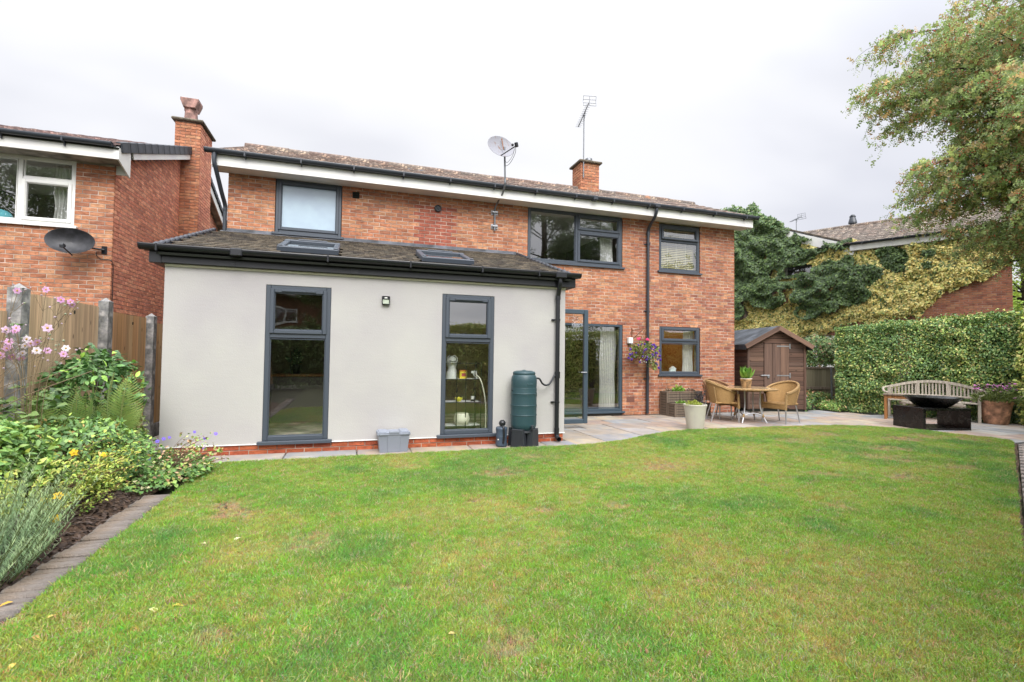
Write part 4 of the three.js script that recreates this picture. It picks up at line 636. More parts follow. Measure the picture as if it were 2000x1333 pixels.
{ // satellite dish and cable on the left house
  const d = thing('satellite_dish', 'black mesh satellite dish under the white window of the left house', 'satellite dish', [-4.52, 3.12, LZ + 0.28]);
  const dish = (rx, ry, dep) => { const g = lathe([[0, 0], [0.25, 0.012], [0.5, 0.05], [0.75, 0.11], [0.93, 0.172], [1, 0.2], [1.02, 0.195], [0.93, 0.15], [0.75, 0.085], [0.5, 0.028], [0, -0.02]], 40); at(g, 0, 0, 0, Math.PI / 2); g.scale(rx, ry, dep); return metricUV(g); };
  part('reflector', at(dish(0.325, 0.215, 0.5), 0, 0.02, -0.03, -0.16, 0.12), M.dishBlack, d);
  part('feed_arm', [rod([0.03, -0.2, 0.02], [0.0, -0.10, 0.27], 0.011), at(new THREE.CylinderGeometry(0.025, 0.032, 0.07, 12), 0.0, -0.075, 0.25, 1.2), at(cbox(0.055, 0.05, 0.04), 0.0, -0.1, 0.27)], M.blackPlastic, d);
  part('bracket', [rod([0.0, 0, -0.06], [0.0, 0, -0.18], 0.02), rod([0, 0, -0.17], [0.36, -0.03, -0.24], 0.018), bx(0.31, -0.1, -0.28, 0.39, 0.04, -0.265, 0.004)], M.blackPlastic, d);
  const c = thing('cable', 'thin dark cable running from the black dish down the brick corner', 'cable'); part('line', tube([[-4.26, 3.04, LZ + 0.05], [-4.27, 2.98, LZ + 0.015], [-4.20, 2.93, LZ + 0.012], [-4.10, 2.93, LZ + 0.012], [-4.052, 2.9, LZ + 0.012], [-4.045, 2.84, LZ - 0.02], [-4.052, 2.6, LZ - 0.05], [-4.05, 1.2, LZ - 0.05]], 0.006, 60, 6), M.blackPlastic, c);
}
// ================================================================= RIGHT NEIGHBOUR behind the hedge: local axes, x along the wall to the right, z towards the garden
const rhTurn = Math.atan2(-0.88, 0.474), RC = [20.12, 0, -9.98];   // corner
const rw = { d: V(0.474, 0, 0.88), n: V(-0.88, 0, 0.474) };
function rwPoint(s, y, off = 0) { return V(RC[0] - rw.d.x * s + rw.n.x * off, y, RC[2] - rw.d.z * s + rw.n.z * off); }   // s metres left of the corner
{
  R = rng(71);
  const h = thing('ivy_house', 'brick house behind the right hedge, its end wall under ivy', 'house', RC, -Math.PI / 2 + Math.atan2(0.474, 0.88));
  const len = 13, wall = sub('wall', h), W = (s) => -s;                             // local x = -s
  const holes = [[-6.6, 4.55, -5.4, 5.32], [-6.35, 1.1, -4.83, 2.30]].map(([a, b, c, d]) => [a + len, b, c + len, d]);
  part('backing', mortarWall([-len, 0, 0], V(1, 0, 0), V(0, 0, 1), [[0, -0.5], [len, -0.5], [len, 5.6], [len - 4.2, 5.6], [len - 9.0, 7.75], [0, 6.2]], holes), M.mortarDark, wall);
  const eye = camera.position; h.updateMatrixWorld(true);
  const list = planBricks([-7, 0, 0], V(1, 0, 0), V(0, 0, 1), 7.0, 74, { pal: 'right', holes: holes.map(([a, b, c, d]) => [a - len + 7, b, c - len + 7, d]) }).filter((b) => b.v > 1.4);
  for (const b of list) b.see = (b.c.x > -3.6 && b.v > 2.5 && b.v < 3.3 + (b.c.x + 3.6) * 0.35) || (b.c.x > -5.9 && b.c.x < -4 && b.v < 2.6);
  layBricks(list, wall, 260, (b) => b.see);
  part('flank', [bx(-0.2, -0.5, -9, -0.009, 5.6, -0.24, 0.001), bx(-len, -0.5, -9, -0.2, 5.6, -8.8, 0.001), bx(-len, -0.5, -8.8, -len + 0.2, 5.6, -0.24, 0.001)], M.mortarDark, wall);
  part('room_floor', bx(-len + 0.2, 2.6, -8.8, -0.21, 2.75, -0.24, 0.001), M.ceiling, wall); part('room_wall', [bx(-len + 0.2, 2.76, -3.1, -0.21, 5.5, -3.0, 0.001), bx(-len + 0.2, -0.4, -3.1, -0.21, 2.59, -3.0, 0.001)], M.room, wall);
  makeWindow(h, 'window', -6.6, 4.55, -5.4, 5.32, 0, M.whitePvc, [[-6.53, 4.65, -5.47, 5.25, false]], { fw: 0.07 });
  makeWindow(h, 'lower_window', -6.35, 1.1, -4.83, 2.30, 0, M.whitePvc, [[-6.27, 1.2, -5.6, 2.22, false], [-5.5, 1.2, -4.92, 2.22, true]], { bars: [['v', -5.55]], fw: 0.075 });
  part('fascia', [bx(-4.3, 5.50, 0.30, 0.35, 5.72, 0.325, 0.003)], M.whitePaint, h); part('soffit', bx(-4.3, 5.48, 0.0, 0.35, 5.50, 0.31, 0.002), M.soffitOld, h);
  part('barge_board', at(cbox(5.4, 0.36, 0.03, 0.003), -6.65, 6.53, 0.24, 0, 0, -0.392), M.whitePaint, h);
  const g = sub('gutter', h); part('channel', gutter(-4.25, 0.4, 5.77, 0.385, 0.06), M.gutterGrey, g); for (let x = -3.9; x < 0.4; x += 0.9) part('bracket', bx(x - 0.015, 5.69, 0.325, x + 0.015, 5.785, 0.45, 0.004), M.gutterGrey, g);
  const a = Math.atan2(1.38, 3.3), up = V(0, Math.sin(a), -Math.cos(a)), nor = V(0, Math.cos(a), Math.sin(a)), roof = sub('roof', h), pal = [[0.38, 0.31, 0.255], [0.34, 0.275, 0.23], [0.43, 0.355, 0.295], [0.32, 0.255, 0.215], [0.39, 0.295, 0.24]];
  part('deck', [at(cbox(9.4, 0.03, 3.6, 0.002), -4.2, 5.725 + 0.69, 0.36 - 1.65, a), at(cbox(9.4, 0.03, 3.6, 0.002), -4.2, 5.725 + 0.69, -4.59, -a)], M.dark, roof);
  layTiles([-7.5, 5.75, 0.37], V(1, 0, 0), up, nor, 27, 11, 0.298, 0.325, () => romanTile(0.296, 0.365, 0.032, 0.022), M.tile, pal, roof, 300, { tilt: 0.055, lift: 0.03, keep: (x, s) => { const X = x - 7.5, y = 5.75 + Math.sin(a) * s, z = Math.cos(a) * s; return y > 5.75 + (-4.45 - X) * 0.413 - 0.05; } });
  for (let x = -7.2; x < 0.4; x += 0.45) part('ridge_tile', paint(at(metricUV(new THREE.CylinderGeometry(0.11, 0.11, 0.455, 10, 1, true, -1.6, 3.2)), x + 0.2, 7.15 + rr(-.005, .005), -2.95, 0, 0, Math.PI / 2), pick(pal)), M.tile, roof);
  // gable roof on the left: its verge falls towards us
  part('gable_slope', [at(cbox(5.6, 0.05, 6.2, 0.003), -6.72, 6.76, -2.85, 0, 0, -0.392), at(cbox(5.6, 0.05, 6.2, 0.003), -11.75, 6.76, -2.85, 0, 0, 0.392)], M.felt, roof);
  for (let i = 0; i < 17; i++) { const s = i * 0.325 + 0.1, x = -4.15 - Math.cos(0.392) * s, y = 5.76 + Math.sin(0.392) * s; part('roof_tile', paint(at(romanTile(0.36, 0.30, 0.014, 0.03), x - 0.34, y + 0.12, 0.26, 0, 0, -0.392 + 0.06), pick(pal).map((v) => v * 0.75)), M.tile, roof); part('verge_mortar', at(cbox(0.325, 0.035, 0.03, 0.003), x - 0.16, y + 0.075, 0.25, 0, 0, -0.392), M.cap, roof); }
  const f = sub('flue', h, [-4.72, 7.0, -3.0]); part('pipe', [at(new THREE.CylinderGeometry(0.11, 0.12, 0.36, 18), 0, 0.14, 0), at(new THREE.CylinderGeometry(0.155, 0.165, 0.06, 18), 0, 0.34, 0), at(new THREE.CylinderGeometry(0.10, 0.16, 0.22, 18), 0, 0.48, 0), at(new THREE.CylinderGeometry(0.12, 0.12, 0.03, 18), 0, 0.605, 0), at(new THREE.CylinderGeometry(0.07, 0.09, 0.08, 18), 0, 0.64, 0)], M.gutterGrey, f);
}
// television aerials: a reflector grid, a boom with directors
function aerial(name, label, p, turn, boom, L0, postTop, postBottom, tiltUp, m = M.galv) {
  const t = thing(name, label, 'aerial', p, turn);
  part('mast', rod([0, postBottom, 0], [0, postTop, 0], 0.016, 10), m, t);
  const c = Math.cos(tiltUp), s = Math.sin(tiltUp), at3 = (k, dy, dz) => [c * k - s * dy, postTop + s * k + c * dy, dz];
  const a = boom[0], b = boom[1], dir = [rod(at3(a, 0, 0), at3(b, 0, 0), 0.012, 8)];
  part('boom', [...dir, rod([0, postTop - 0.22, 0], at3((a + b) / 2 * 0.5 + 0.2, -0.01, 0), 0.008, 6), at(cbox(0.06, 0.07, 0.06), 0, postTop - 0.02, 0)], m, t);
  const n = 12; const d = []; for (let i = 0; i < n; i++) { const k = mix(a, b - 0.18, i / (n - 1)); d.push(rod(at3(k, 0, -0.085), at3(k, 0, 0.085), 0.0045, 5), rod(at3(k, 0.02, -0.05), at3(k, 0.02, 0.05), 0.004, 5)); } part('director', d, m, t);
  const gr = []; for (const dy of [-0.13, -0.045, 0.045, 0.13]) gr.push(rod(at3(b + Math.abs(dy) * 0.3, dy, -0.17), at3(b + Math.abs(dy) * 0.3, dy, 0.17), 0.008, 6)); for (const dz of [-0.17, 0, 0.17]) gr.push(rod(at3(b + 0.04, -0.13, dz), at3(b, 0, dz), 0.006, 6), rod(at3(b, 0, dz), at3(b + 0.04, 0.13, dz), 0.006, 6)); part('reflector', gr, m, t);
  return t;
}
aerial('television_aerial', 'tall television aerial on the brick chimney of the main house', [5.9, 6.25, -12.06], -1.80, [-0.72, 0.62], 0, 1.78, 0, 0.03);
{ const p = rwPoint(6.9, 0, -3); aerial('television_aerial', 'small television aerial on the roof of the ivy covered house', [p.x, 6.95, p.z], 0.35, [-0.62, 0.62], 0, 0.95, 0, 0.38, M.galv); }
// ================================================================= FENCE ON THE LEFT: concrete posts, feather edge boards
{
  R = rng(81);
  const x = -3.06, posts = [[-10.85, 1.9], [-9.08, 1.93], [-7.58, 2.01], [-5.86, 1.96], [-4.05, 1.8], [-2.25, 1.8], [-0.45, 1.8], [1.35, 1.8], [3.15, 1.8], [4.95, 1.8], [6.75, 1.8]];
  const tops = [1.80, 1.86, 1.895, 1.69, 1.69, 1.69, 1.69, 1.69, 1.69, 1.69];
  const f = thing('fence', 'feather edge board fence with concrete posts along the flower bed', 'fence');
  const pal = [[0.86, 0.53, 0.26], [0.88, 0.57, 0.29], [0.82, 0.48, 0.22], [0.90, 0.62, 0.34], [0.78, 0.46, 0.23]], old = [[0.84, 0.61, 0.39], [0.80, 0.57, 0.37], [0.86, 0.65, 0.44], [0.76, 0.54, 0.34]];
  posts.forEach(([z, h], i) => { const p = prism([[-0.05, -0.062], [0.05, -0.062], [0.05, 0.062], [-0.05, 0.062]], h - 0.045, 0.005); at(p, 0, 0, 0, -Math.PI / 2); const cap = new THREE.ConeGeometry(0.083, 0.05, 4); at(cap, 0, h - 0.02, 0, 0, Math.PI / 4, 0, [0.86, 1, 1.05]); const g = [metricUV(p), metricUV(cap)]; g.forEach((q) => q.translate(x + 0.03, 0, z)); part('post', g, M.concrete, f); });
  for (let k = 0; k < 10; k++) {
    const za = posts[k][0] + 0.05, zb = posts[k + 1][0] - 0.05, top = tops[k], P = k === 1 || k === 0 ? pal : old;
    part('gravel_board', bx(x - 0.03, -0.06, za, x + 0.02, 0.16, zb, 0.006), M.concrete, f);
    part('rail', [bx(x - 0.07, 0.35, za, x - 0.03, 0.42, zb, 0.004), bx(x - 0.07, top - 0.25, za, x - 0.03, top - 0.18, zb, 0.004)], M.greyWood, f);
    const n = Math.round((zb - za) / 0.103);
    for (let i = 0; i < n; i++) {
      const z0 = mix(za, zb, i / n), w = (zb - za) / n + 0.02, t0 = 0.016, h = top - 0.165 + rr(-0.004, 0.004);
      const g = metricUV(prism([[0, 0], [w, 0], [w, 0.0065], [0, t0]].map(([p, q]) => [p, q]), h)); // section p along z, q outwards
      at(g, 0, 0, 0, -Math.PI / 2); at(g, 0, 0, 0, 0, -Math.PI / 2);
      g.computeBoundingBox(); const b = g.boundingBox; g.translate(x - 0.03 - b.min.x + rr(-0.001, 0.0015), 0.163 - b.min.y, z0 - b.min.z);
      const uv = g.attributes.uv, ps = g.attributes.position, ox = R() * 8, oy = R() * 8; for (let j = 0; j < uv.count; j++) uv.setXY(j, ps.getZ(j) + ox, ps.getY(j) + oy);
      const c = pick(P), v = rr(0.86, 1.1); part('board', paint(g, c.map((y) => y * v)), M.board, f);
    }
    part('fixing', [bx(x - 0.012, top - 0.14, mix(za, zb, 0.36), x - 0.005, top - 0.10, mix(za, zb, 0.36) + 0.025, 0.003)], M.dark, f);
  }
}
// ================================================================= SHED
const shedO = V(9.70, 0, -10.19), shedT = -Math.atan2(0.42, 1.49);
{
  R = rng(82);
  const s = thing('shed', 'small brown wooden apex shed standing beyond the house corner', 'shed', shedO.toArray(), shedT);
  const W = 1.55, D = 2.1, E = 1.74, A = 2.17, pal = [[0.195, 0.112, 0.080], [0.165, 0.095, 0.068], [0.215, 0.130, 0.092], [0.18, 0.112, 0.085]];
  const plank = (g, k = 1) => { const uv = g.attributes.uv, ox = R() * 8, oy = R() * 8; for (let j = 0; j < uv.count; j++) uv.setXY(j, uv.getY(j) + ox, uv.getX(j) + oy); const c = pick(pal), v = rr(0.82, 1.15) * k; return paint(g, c.map((y) => y * v)); };
  const upright = (g, k = 1) => { const uv = g.attributes.uv, ox = R() * 8, oy = R() * 8; for (let j = 0; j < uv.count; j++) uv.setXY(j, uv.getX(j) + ox, uv.getY(j) + oy); const c = pick(pal), v = rr(0.85, 1.15) * k; return paint(g, c.map((y) => y * v)); };
  part('floor', bx(0.02, 0.0, -D, W - 0.02, 0.06, -0.02, 0.004), M.dark, s);
  part('lining', [bx(0.03, 0.06, -D, 0.06, E, -0.03, 0.002), bx(W - 0.06, 0.06, -D, W - 0.03, E, -0.03, 0.002), bx(0.06, 0.06, -D, W - 0.06, E, -D + 0.03, 0.002), bx(0.06, 0.06, -0.05, W - 0.06, E, -0.025, 0.002)], M.dark, s);
  part('gable_lining', at(prism([[0.03, E], [W - 0.03, E], [W / 2, A - 0.02]], 0.02), 0, 0, -0.048), M.dark, s);
  const front = sub('front', s); const dx0 = 0.44, dx1 = 1.10, bh = 0.122;
  for (let i = 0, y = 0.06; y < A - 0.1; i++, y += bh) {
    const k = (yy) => yy <= E ? 0.012 : (yy - E) / (A - E) * (W / 2), a0 = k(y + bh / 2), a1 = W - a0; if (a1 - a0 < 0.12) break; const mk = (p, q) => part('board', plank(at(cbox(q - p, bh - 0.006, 0.018, 0.006), (p + q) / 2, y + bh / 2, -0.012 + rr(-.001, .001), 0.045)), M.shed, front);
    if (y + bh < 1.80) { mk(a0, dx0 - 0.004); mk(dx1 + 0.004, a1); } else mk(a0, a1);
  }
  for (const x of [0.0, W - 0.055]) part('corner_post', upright(bx(x, 0.05, -0.03, x + 0.055, E + 0.0, 0.022, 0.006), 1.1), M.shed, s);
  const door = sub('door', s); for (let i = 0; i < 3; i++) part('door_board', upright(bx(mix(dx0, dx1, i / 3) + 0.003, 0.085, -0.01, mix(dx0, dx1, (i + 1) / 3) - 0.003, 1.755, 0.014, 0.004), 1.12), M.shed, door);
  part('head_rail', plank(bx(dx0 - 0.01, 1.765, -0.005, dx1 + 0.06, 1.80, 0.025, 0.005)), M.shed, s);
  for (const y of [1.69, 0.93]) part('hinge', [bx(dx1 - 0.33, y - 0.014, 0.0145, dx1 + 0.01, y + 0.014, 0.020, 0.002), bx(dx1 + 0.005, y - 0.065, 0.0145, dx1 + 0.035, y + 0.065, 0.022, 0.002), rod([dx1 + 0.006, y - 0.04, 0.022], [dx1 + 0.006, y + 0.04, 0.022], 0.007)], M.steel, door);
  part('bolt', [bx(dx0 - 0.08, 0.91, 0.006, dx0 + 0.15, 0.945, 0.021, 0.003), rod([dx0 - 0.10, 0.928, 0.03], [dx0 + 0.12, 0.928, 0.03], 0.008)], M.steel, door);
  part('padlock', [at(cbox(0.045, 0.04, 0.02, 0.004), dx0 + 0.10, 0.885, 0.035), at(new THREE.TorusGeometry(0.016, 0.004, 6, 14), dx0 + 0.10, 0.908, 0.035)], M.steel, door);
  part('sill_strip', bx(dx0 + 0.25, 0.205, 0.0145, dx1 - 0.1, 0.225, 0.019, 0.002), M.steel, door);
  const side = sub('side', s); for (let i = 0, y = 0.06; y < E - 0.06; i++, y += bh) for (const x of [0.012, W - 0.012]) part('board', plank(at(cbox(0.018, bh - 0.006, D - 0.06, 0.006), x, y + bh / 2, -D / 2 - 0.01)), M.shed, side);
  const roof = sub('roof', s), rise = Math.atan2(A - E, W / 2), rl = W / 2 / Math.cos(rise) + 0.12;
  for (const q of [-1, 1]) part('felt', at(cbox(rl, 0.03, D + 0.2, 0.004), W / 2 + q * Math.cos(rise) * rl / 2, A + 0.03 - Math.sin(rise) * rl / 2, -D / 2 + 0.04, 0, 0, -q * rise), M.felt, roof);
  for (const q of [-1, 1]) { part('barge_board', plank(at(cbox(rl + 0.02, 0.115, 0.024, 0.004), W / 2 + q * Math.cos(rise) * (rl / 2), A - 0.015 - Math.sin(rise) * rl / 2, 0.145 + (q > 0 ? 0.002 : 0), 0, 0, -q * rise), 1.35), M.shed, roof); part('felt_edge', at(cbox(0.012, 0.12, D + 0.19, 0.003), W / 2 + q * (Math.cos(rise) * rl - 0.004), A - 0.03 - Math.sin(rise) * rl, -D / 2 + 0.035), M.felt, roof); }
}
// back fence between shed and hedge, with a steel post
{
  R = rng(83);
  const f = thing('board_fence', 'low weathered grey green board fence between shed and hedge', 'fence', [11.15, 0, -11.2], -0.27);
  for (let i = 0; i < 24; i++) { const g = bx(i * 0.105, 0.1, 0, i * 0.105 + 0.112, 1.12 + rr(-.006, .006), 0.014 + (i % 2) * 0.004, 0.003); const k = rr(0.8, 1.15); part('board', paint(g, [0.26 * k, 0.235 * k, 0.155 * k]), M.board, f); }
  part('rail', [bx(0, 0.5, 0.02, 2.5, 0.58, 0.055, 0.004), bx(0, 1.10, -0.02, 2.5, 1.14, 0.05, 0.004)], M.greyWood, f);
  const p = thing('metal_post', 'slim grey metal post with black sleeve in front of the board fence', 'post', [12.93, 0, -10.45]); part('tube', rod([0, 0, 0], [-0.02, 1.14, 0], 0.022, 12), M.galv, p); part('sleeve', rod([0, 0, 0], [0, 0.24, 0], 0.034, 12), M.blackPlastic, p);
}
// ================================================================= THINGS AGAINST THE EXTENSION
{
  const b = thing('water_butt', 'dark green plastic water butt on a black stand beside the extension downpipe', 'water butt', [2.46, 0, -6.985]);
  const body = lathe([[0, 0.225], [0.13, 0.225], [0.165, 0.24], [0.188, 0.285], [0.195, 0.33], [0.195, 0.455], [0.201, 0.458], [0.201, 0.465], [0.194, 0.47], [0.194, 0.56], [0.197, 0.565], [0.197, 0.60], [0.201, 0.603], [0.201, 0.61], [0.194, 0.616], [0.194, 0.735], [0.197, 0.74], [0.197, 0.775], [0.201, 0.778], [0.201, 0.785], [0.194, 0.79], [0.194, 0.865], [0.190, 0.87], [0.190, 0.876], [0.194, 0.882], [0.194, 0.97], [0.185, 1.03], [0.165, 1.062], [0.155, 1.066], [0.155, 1.09], [0, 1.09]], 48);
  part('barrel', metricUV(body), M.buttGreen, b);
  part('lid', metricUV(lathe([[0.164, 1.062], [0.171, 1.07], [0.171, 1.088], [0.160, 1.105], [0.12, 1.118], [0.03, 1.124], [0.02, 1.132], [0, 1.133]], 40)), M.buttGreen, b);
  part('badge', at(cbox(0.09, 0.026, 0.012, 0.005), 0.03, 0.92, 0.187, 0.06, 0.14), M.buttGreen, b);
  const st = sub('stand', b); const legs = []; for (let i = 0; i < 4; i++) { const a = Math.PI / 4 + i * Math.PI / 2; legs.push(metricUV(at(prism([[-0.105, 0], [0.105, 0], [0.085, 0.255], [-0.085, 0.255]], 0.085, 0.008), Math.sin(a) * 0.112, 0, Math.cos(a) * 0.112, 0, a, 0))); } legs.forEach((g) => part('leg', g, M.standBlack, st)); part('plate', at(metricUV(new THREE.CylinderGeometry(0.185, 0.19, 0.03, 32)), 0, 0.225, 0), M.standBlack, st);
  part('tap', [rod([0.06, 0.29, 0.18], [0.06, 0.29, 0.225], 0.014), at(cbox(0.03, 0.05, 0.03, 0.006), 0.06, 0.285, 0.225), at(cbox(0.05, 0.014, 0.014, 0.004), 0.06, 0.32, 0.222)], M.standBlack, b);
  part('side_cap', rod([-0.19, 0.83, 0.03], [-0.20, 0.83, 0.033], 0.012), M.standBlack, b);
  part('overflow_hose', tube([[0.17, 1.00, 0.0], [0.22, 1.005, 0.0], [0.27, 0.985, -0.03], [0.315, 0.93, -0.06], [0.38, 0.895, -0.09], [0.45, 0.905, -0.11], [0.50, 0.955, -0.13], [0.545, 1.02, -0.155], [0.60, 1.05, -0.17]], 0.0145, 60, 10), M.standBlack, b);
}
{
  const c = thing('drum', 'small blue grey plastic drum with black ball topped stopper beside the water butt', 'drum', [2.12, 0, -6.99]);
  part('barrel', metricUV(lathe([[0, 0.004], [0.075, 0.004], [0.084, 0.015], [0.086, 0.045], [0.081, 0.052], [0.081, 0.13], [0.086, 0.137], [0.086, 0.16], [0.081, 0.167], [0.081, 0.235], [0.086, 0.242], [0.086, 0.27], [0.078, 0.285], [0.05, 0.292], [0, 0.292]], 32)), M.canBlue, c);
  part('ball', [ball(0.05, 0.0, 0.345, 0.03, 18)], M.blackPlastic, c); part('strap', tube([[0, 0.31, 0.06], [0.004, 0.28, 0.086], [0.008, 0.2, 0.094], [0.006, 0.12, 0.094], [0.0, 0.06, 0.09]], 0.016, 20, 8), M.blackPlastic, c); part('sticker', at(cbox(0.018, 0.018, 0.002, 0.001), -0.066, 0.11, 0.052, 0, -0.9), M.whitePvc, c);
}
{
  const b = thing('storage_box', 'grey lidded plastic storage box standing against the rendered wall', 'storage box', [0.555, 0, -7.02], 0.03);
  const w0 = 0.185, w1 = 0.21, d0 = 0.11, d1 = 0.135, y1 = 0.255, pos = [], idx = []; // tapered tub with ribs
  const ringAt = (t) => { const w = mix(w0, w1, t), d = mix(d0, d1, t); return [[-w, d], [-w * 0.44, d], [-w * 0.42, d + 0.008], [w * 0.42, d + 0.008], [w * 0.44, d], [w, d], [w, -d], [-w, -d]]; };
  for (const t of [0, 1]) for (const [x, z] of ringAt(t)) pos.push(x, 0.005 + t * y1, z); for (let i = 0; i < 8; i++) { const j = (i + 1) % 8; idx.push(i, j, 8 + j, i, 8 + j, 8 + i); }
  part('tub', [metricUV(geo(pos, idx).toNonIndexed()), bx(-w0, 0.0, -d0, w0, 0.01, d0, 0.003)], M.boxGrey, b); b.children[0].geometry.computeVertexNormals();
  part('rim', ring(-0.222, -0.148, 0.222, 0.148, 0.02, 0.235, 0.262, 0.006).map((g) => at(g, 0, 0, 0, -Math.PI / 2)), M.boxGrey, b);
  part('lid', [bx(-0.218, 0.262, -0.142, 0.218, 0.278, 0.142, 0.006), bx(-0.20, 0.278, -0.125, -0.085, 0.290, 0.125, 0.006), bx(0.085, 0.278, -0.125, 0.20, 0.290, 0.125, 0.006)], M.boxLid, b);
  part('handle', bx(-0.07, 0.255, 0.1, 0.07, 0.292, 0.155, 0.008), M.boxGrey, b);
}
{
  const s = thing('wall_light', 'small black framed solar wall light on the rendered wall', 'wall light', [0.43, 2.105, EZ]);
  part('housing', [...ring(-0.055, -0.06, 0.055, 0.06, 0.009, 0, 0.05, 0.004), bx(-0.046, 0.015, 0.0, 0.046, 0.051, 0.047, 0.004)], M.blackPlastic, s); part('lens', bx(-0.046, -0.051, 0.0, 0.046, 0.0149, 0.036, 0.004), mat(L(0.42, 0.47, 0.38), 0.35), s); part('panel', bx(-0.02, 0.028, 0.0475, 0.018, 0.042, 0.0495, 0.001), M.whitePvc, s);
}
{ // shelf rack behind the right tall window, and what stands on it
  const r = thing('shelf_rack', 'black wire shelf rack with white shelves inside the right tall window', 'shelf rack', [1.65, 0, -7.72]);
  for (const y of [0.24, 0.61, 0.97]) part('shelf', [bx(-0.30, y - 0.012, -0.16, 0.30, y, 0.16, 0.003)], M.whitePvc, r);
  for (const y of [0.24, 0.61, 0.97, 1.22]) part('rail', rod([-0.30, y - 0.006, 0.166], [0.30, y - 0.006, 0.166], 0.007, 6), M.blackPlastic, r);
  for (const x of [-0.29, -0.1, 0.045, 0.19, 0.29]) part('upright', rod([x, 0.045, 0.17], [x, 1.24, 0.17], 0.008, 6), M.blackPlastic, r); for (const x of [-0.29, 0.29]) part('upright', rod([x, 0.045, -0.165], [x, 1.24, -0.165], 0.008, 6), M.blackPlastic, r);
  const a = thing('blender', 'white kitchen appliance at left of the top shelf behind the window', 'appliance', [1.49, 0.971, -7.66]);
  part('base', metricUV(lathe([[0.085, 0], [0.092, 0.02], [0.085, 0.1], [0.06, 0.16], [0.075, 0.22], [0.09, 0.24], [0, 0.245]], 24)), M.whitePvc, a); part('hopper', metricUV(lathe([[0.088, 0.245], [0.095, 0.255], [0.085, 0.33], [0.05, 0.36], [0, 0.365]], 24)), M.whitePvc, a); part('cord', tube([[-0.07, 0.33, 0.07], [-0.03, 0.36, 0.08], [0.05, 0.33, 0.09], [0.03, 0.27, 0.1], [-0.06, 0.28, 0.09]], 0.006, 24, 6), M.blackPlastic, a);
  const y = thing('carton', 'yellow and red food carton on the top window shelf', 'carton', [1.665, 0.971, -7.64], 0.1);
  part('box', bx(-0.055, 0, -0.03, 0.055, 0.135, 0.03, 0.002), mat(L(0.80, 0.62, 0.05), 0.5), y); part('print', [bx(-0.032, 0.035, 0.0301, 0.036, 0.085, 0.0315, 0.0005)], mat(L(0.42, 0.05, 0.08), 0.5), y); part('lid_band', bx(-0.0552, 0.112, -0.0302, 0.0552, 0.1352, 0.0302, 0.0005), mat(L(0.66, 0.22, 0.04), 0.5), y);
  const p = thing('spray_lance', 'white hand sprayer with a long hose hanging from the top window shelf', 'sprayer', [1.86, 0.971, -7.64]); part('head', [ball(0.035, 0, 0.08, 0, 12, [1, 1.5, 1]), at(cbox(0.05, 0.04, 0.04, 0.01), -0.04, 0.1, 0), ball(0.03, 0.02, 0.03, 0, 12, [1, 1.2, 1])], M.whitePvc, p); part('hose', tube([[0.0, 0.06, 0.06], [0.04, 0.0, 0.19], [0.1, -0.2, 0.2], [0.13, -0.4, 0.2], [0.135, -0.6, 0.2], [0.13, -0.85, 0.2]], 0.011, 30, 8), M.cream, p);
  const bo = thing('bowl', 'small yellow bowl on the middle window shelf', 'bowl', [1.6, 0.611, -7.62]); part('dish', metricUV(lathe([[0.02, 0], [0.055, 0.03], [0.062, 0.06], [0.058, 0.058], [0.03, 0.015], [0, 0.012]], 24)), mat(L(0.75, 0.68, 0.04), 0.4), bo); part('knob', ball(0.016, 0, 0.06, 0, 10), mat(L(0.75, 0.68, 0.04), 0.4), bo);
  const bt = thing('bottle', 'dark bottle with white label on the middle window shelf', 'bottle', [1.83, 0.611, -7.62]); part('body', metricUV(lathe([[0, 0], [0.032, 0], [0.034, 0.1], [0.014, 0.15], [0.014, 0.2], [0, 0.2]], 18)), M.dark, bt); part('tag', at(new THREE.CylinderGeometry(0.0352, 0.0352, 0.05, 18, 1, true), 0, 0.06, 0), M.whitePvc, bt);
  const po = thing('plant_pot', 'round cream ceramic pot on the lowest window shelf', 'pot', [1.66, 0.241, -7.66]); part('body', metricUV(lathe([[0, 0], [0.085, 0], [0.12, 0.05], [0.128, 0.10], [0.11, 0.17], [0.10, 0.185], [0.09, 0.185], [0.1, 0.16], [0.08, 0.03], [0, 0.03]], 32)), M.cream, po);
  const ch = thing('sideboard', 'tan topped kitchen unit inside the left tall window', 'sideboard', [-0.6, 0.04, -9.4]); part('body', bx(-0.7, 0, -0.3, 0.7, 0.9, 0.3, 0.01), M.room, ch); part('top', bx(-0.73, 0.9, -0.32, 0.73, 0.94, 0.33, 0.006), M.orangeWood, ch);
  const hp = thing('house_plant', 'dark leafy pot plant on the unit inside the left tall window', 'plant', [-0.95, 0.98, -9.3]); part('pot', metricUV(lathe([[0, 0], [0.08, 0], [0.1, 0.16], [0.09, 0.16], [0.07, 0.02], [0, 0.02]], 20)), M.standBlack, hp); const lf = leafGeo(0.16, 0.08, 0.2, 0.4); R = rng(5); for (let i = 0; i < 34; i++) { const o = part('leaf', lf, mat(L(0.03, 0.07, 0.02), 0.5, { side: THREE.DoubleSide }), hp); o.position.set(rr(-0.06, 0.06), rr(0.15, 0.32), rr(-0.06, 0.06)); o.rotation.set(rr(-1.2, 1.2), rr(0, 6.28), rr(-1.2, 1.2)); }
}
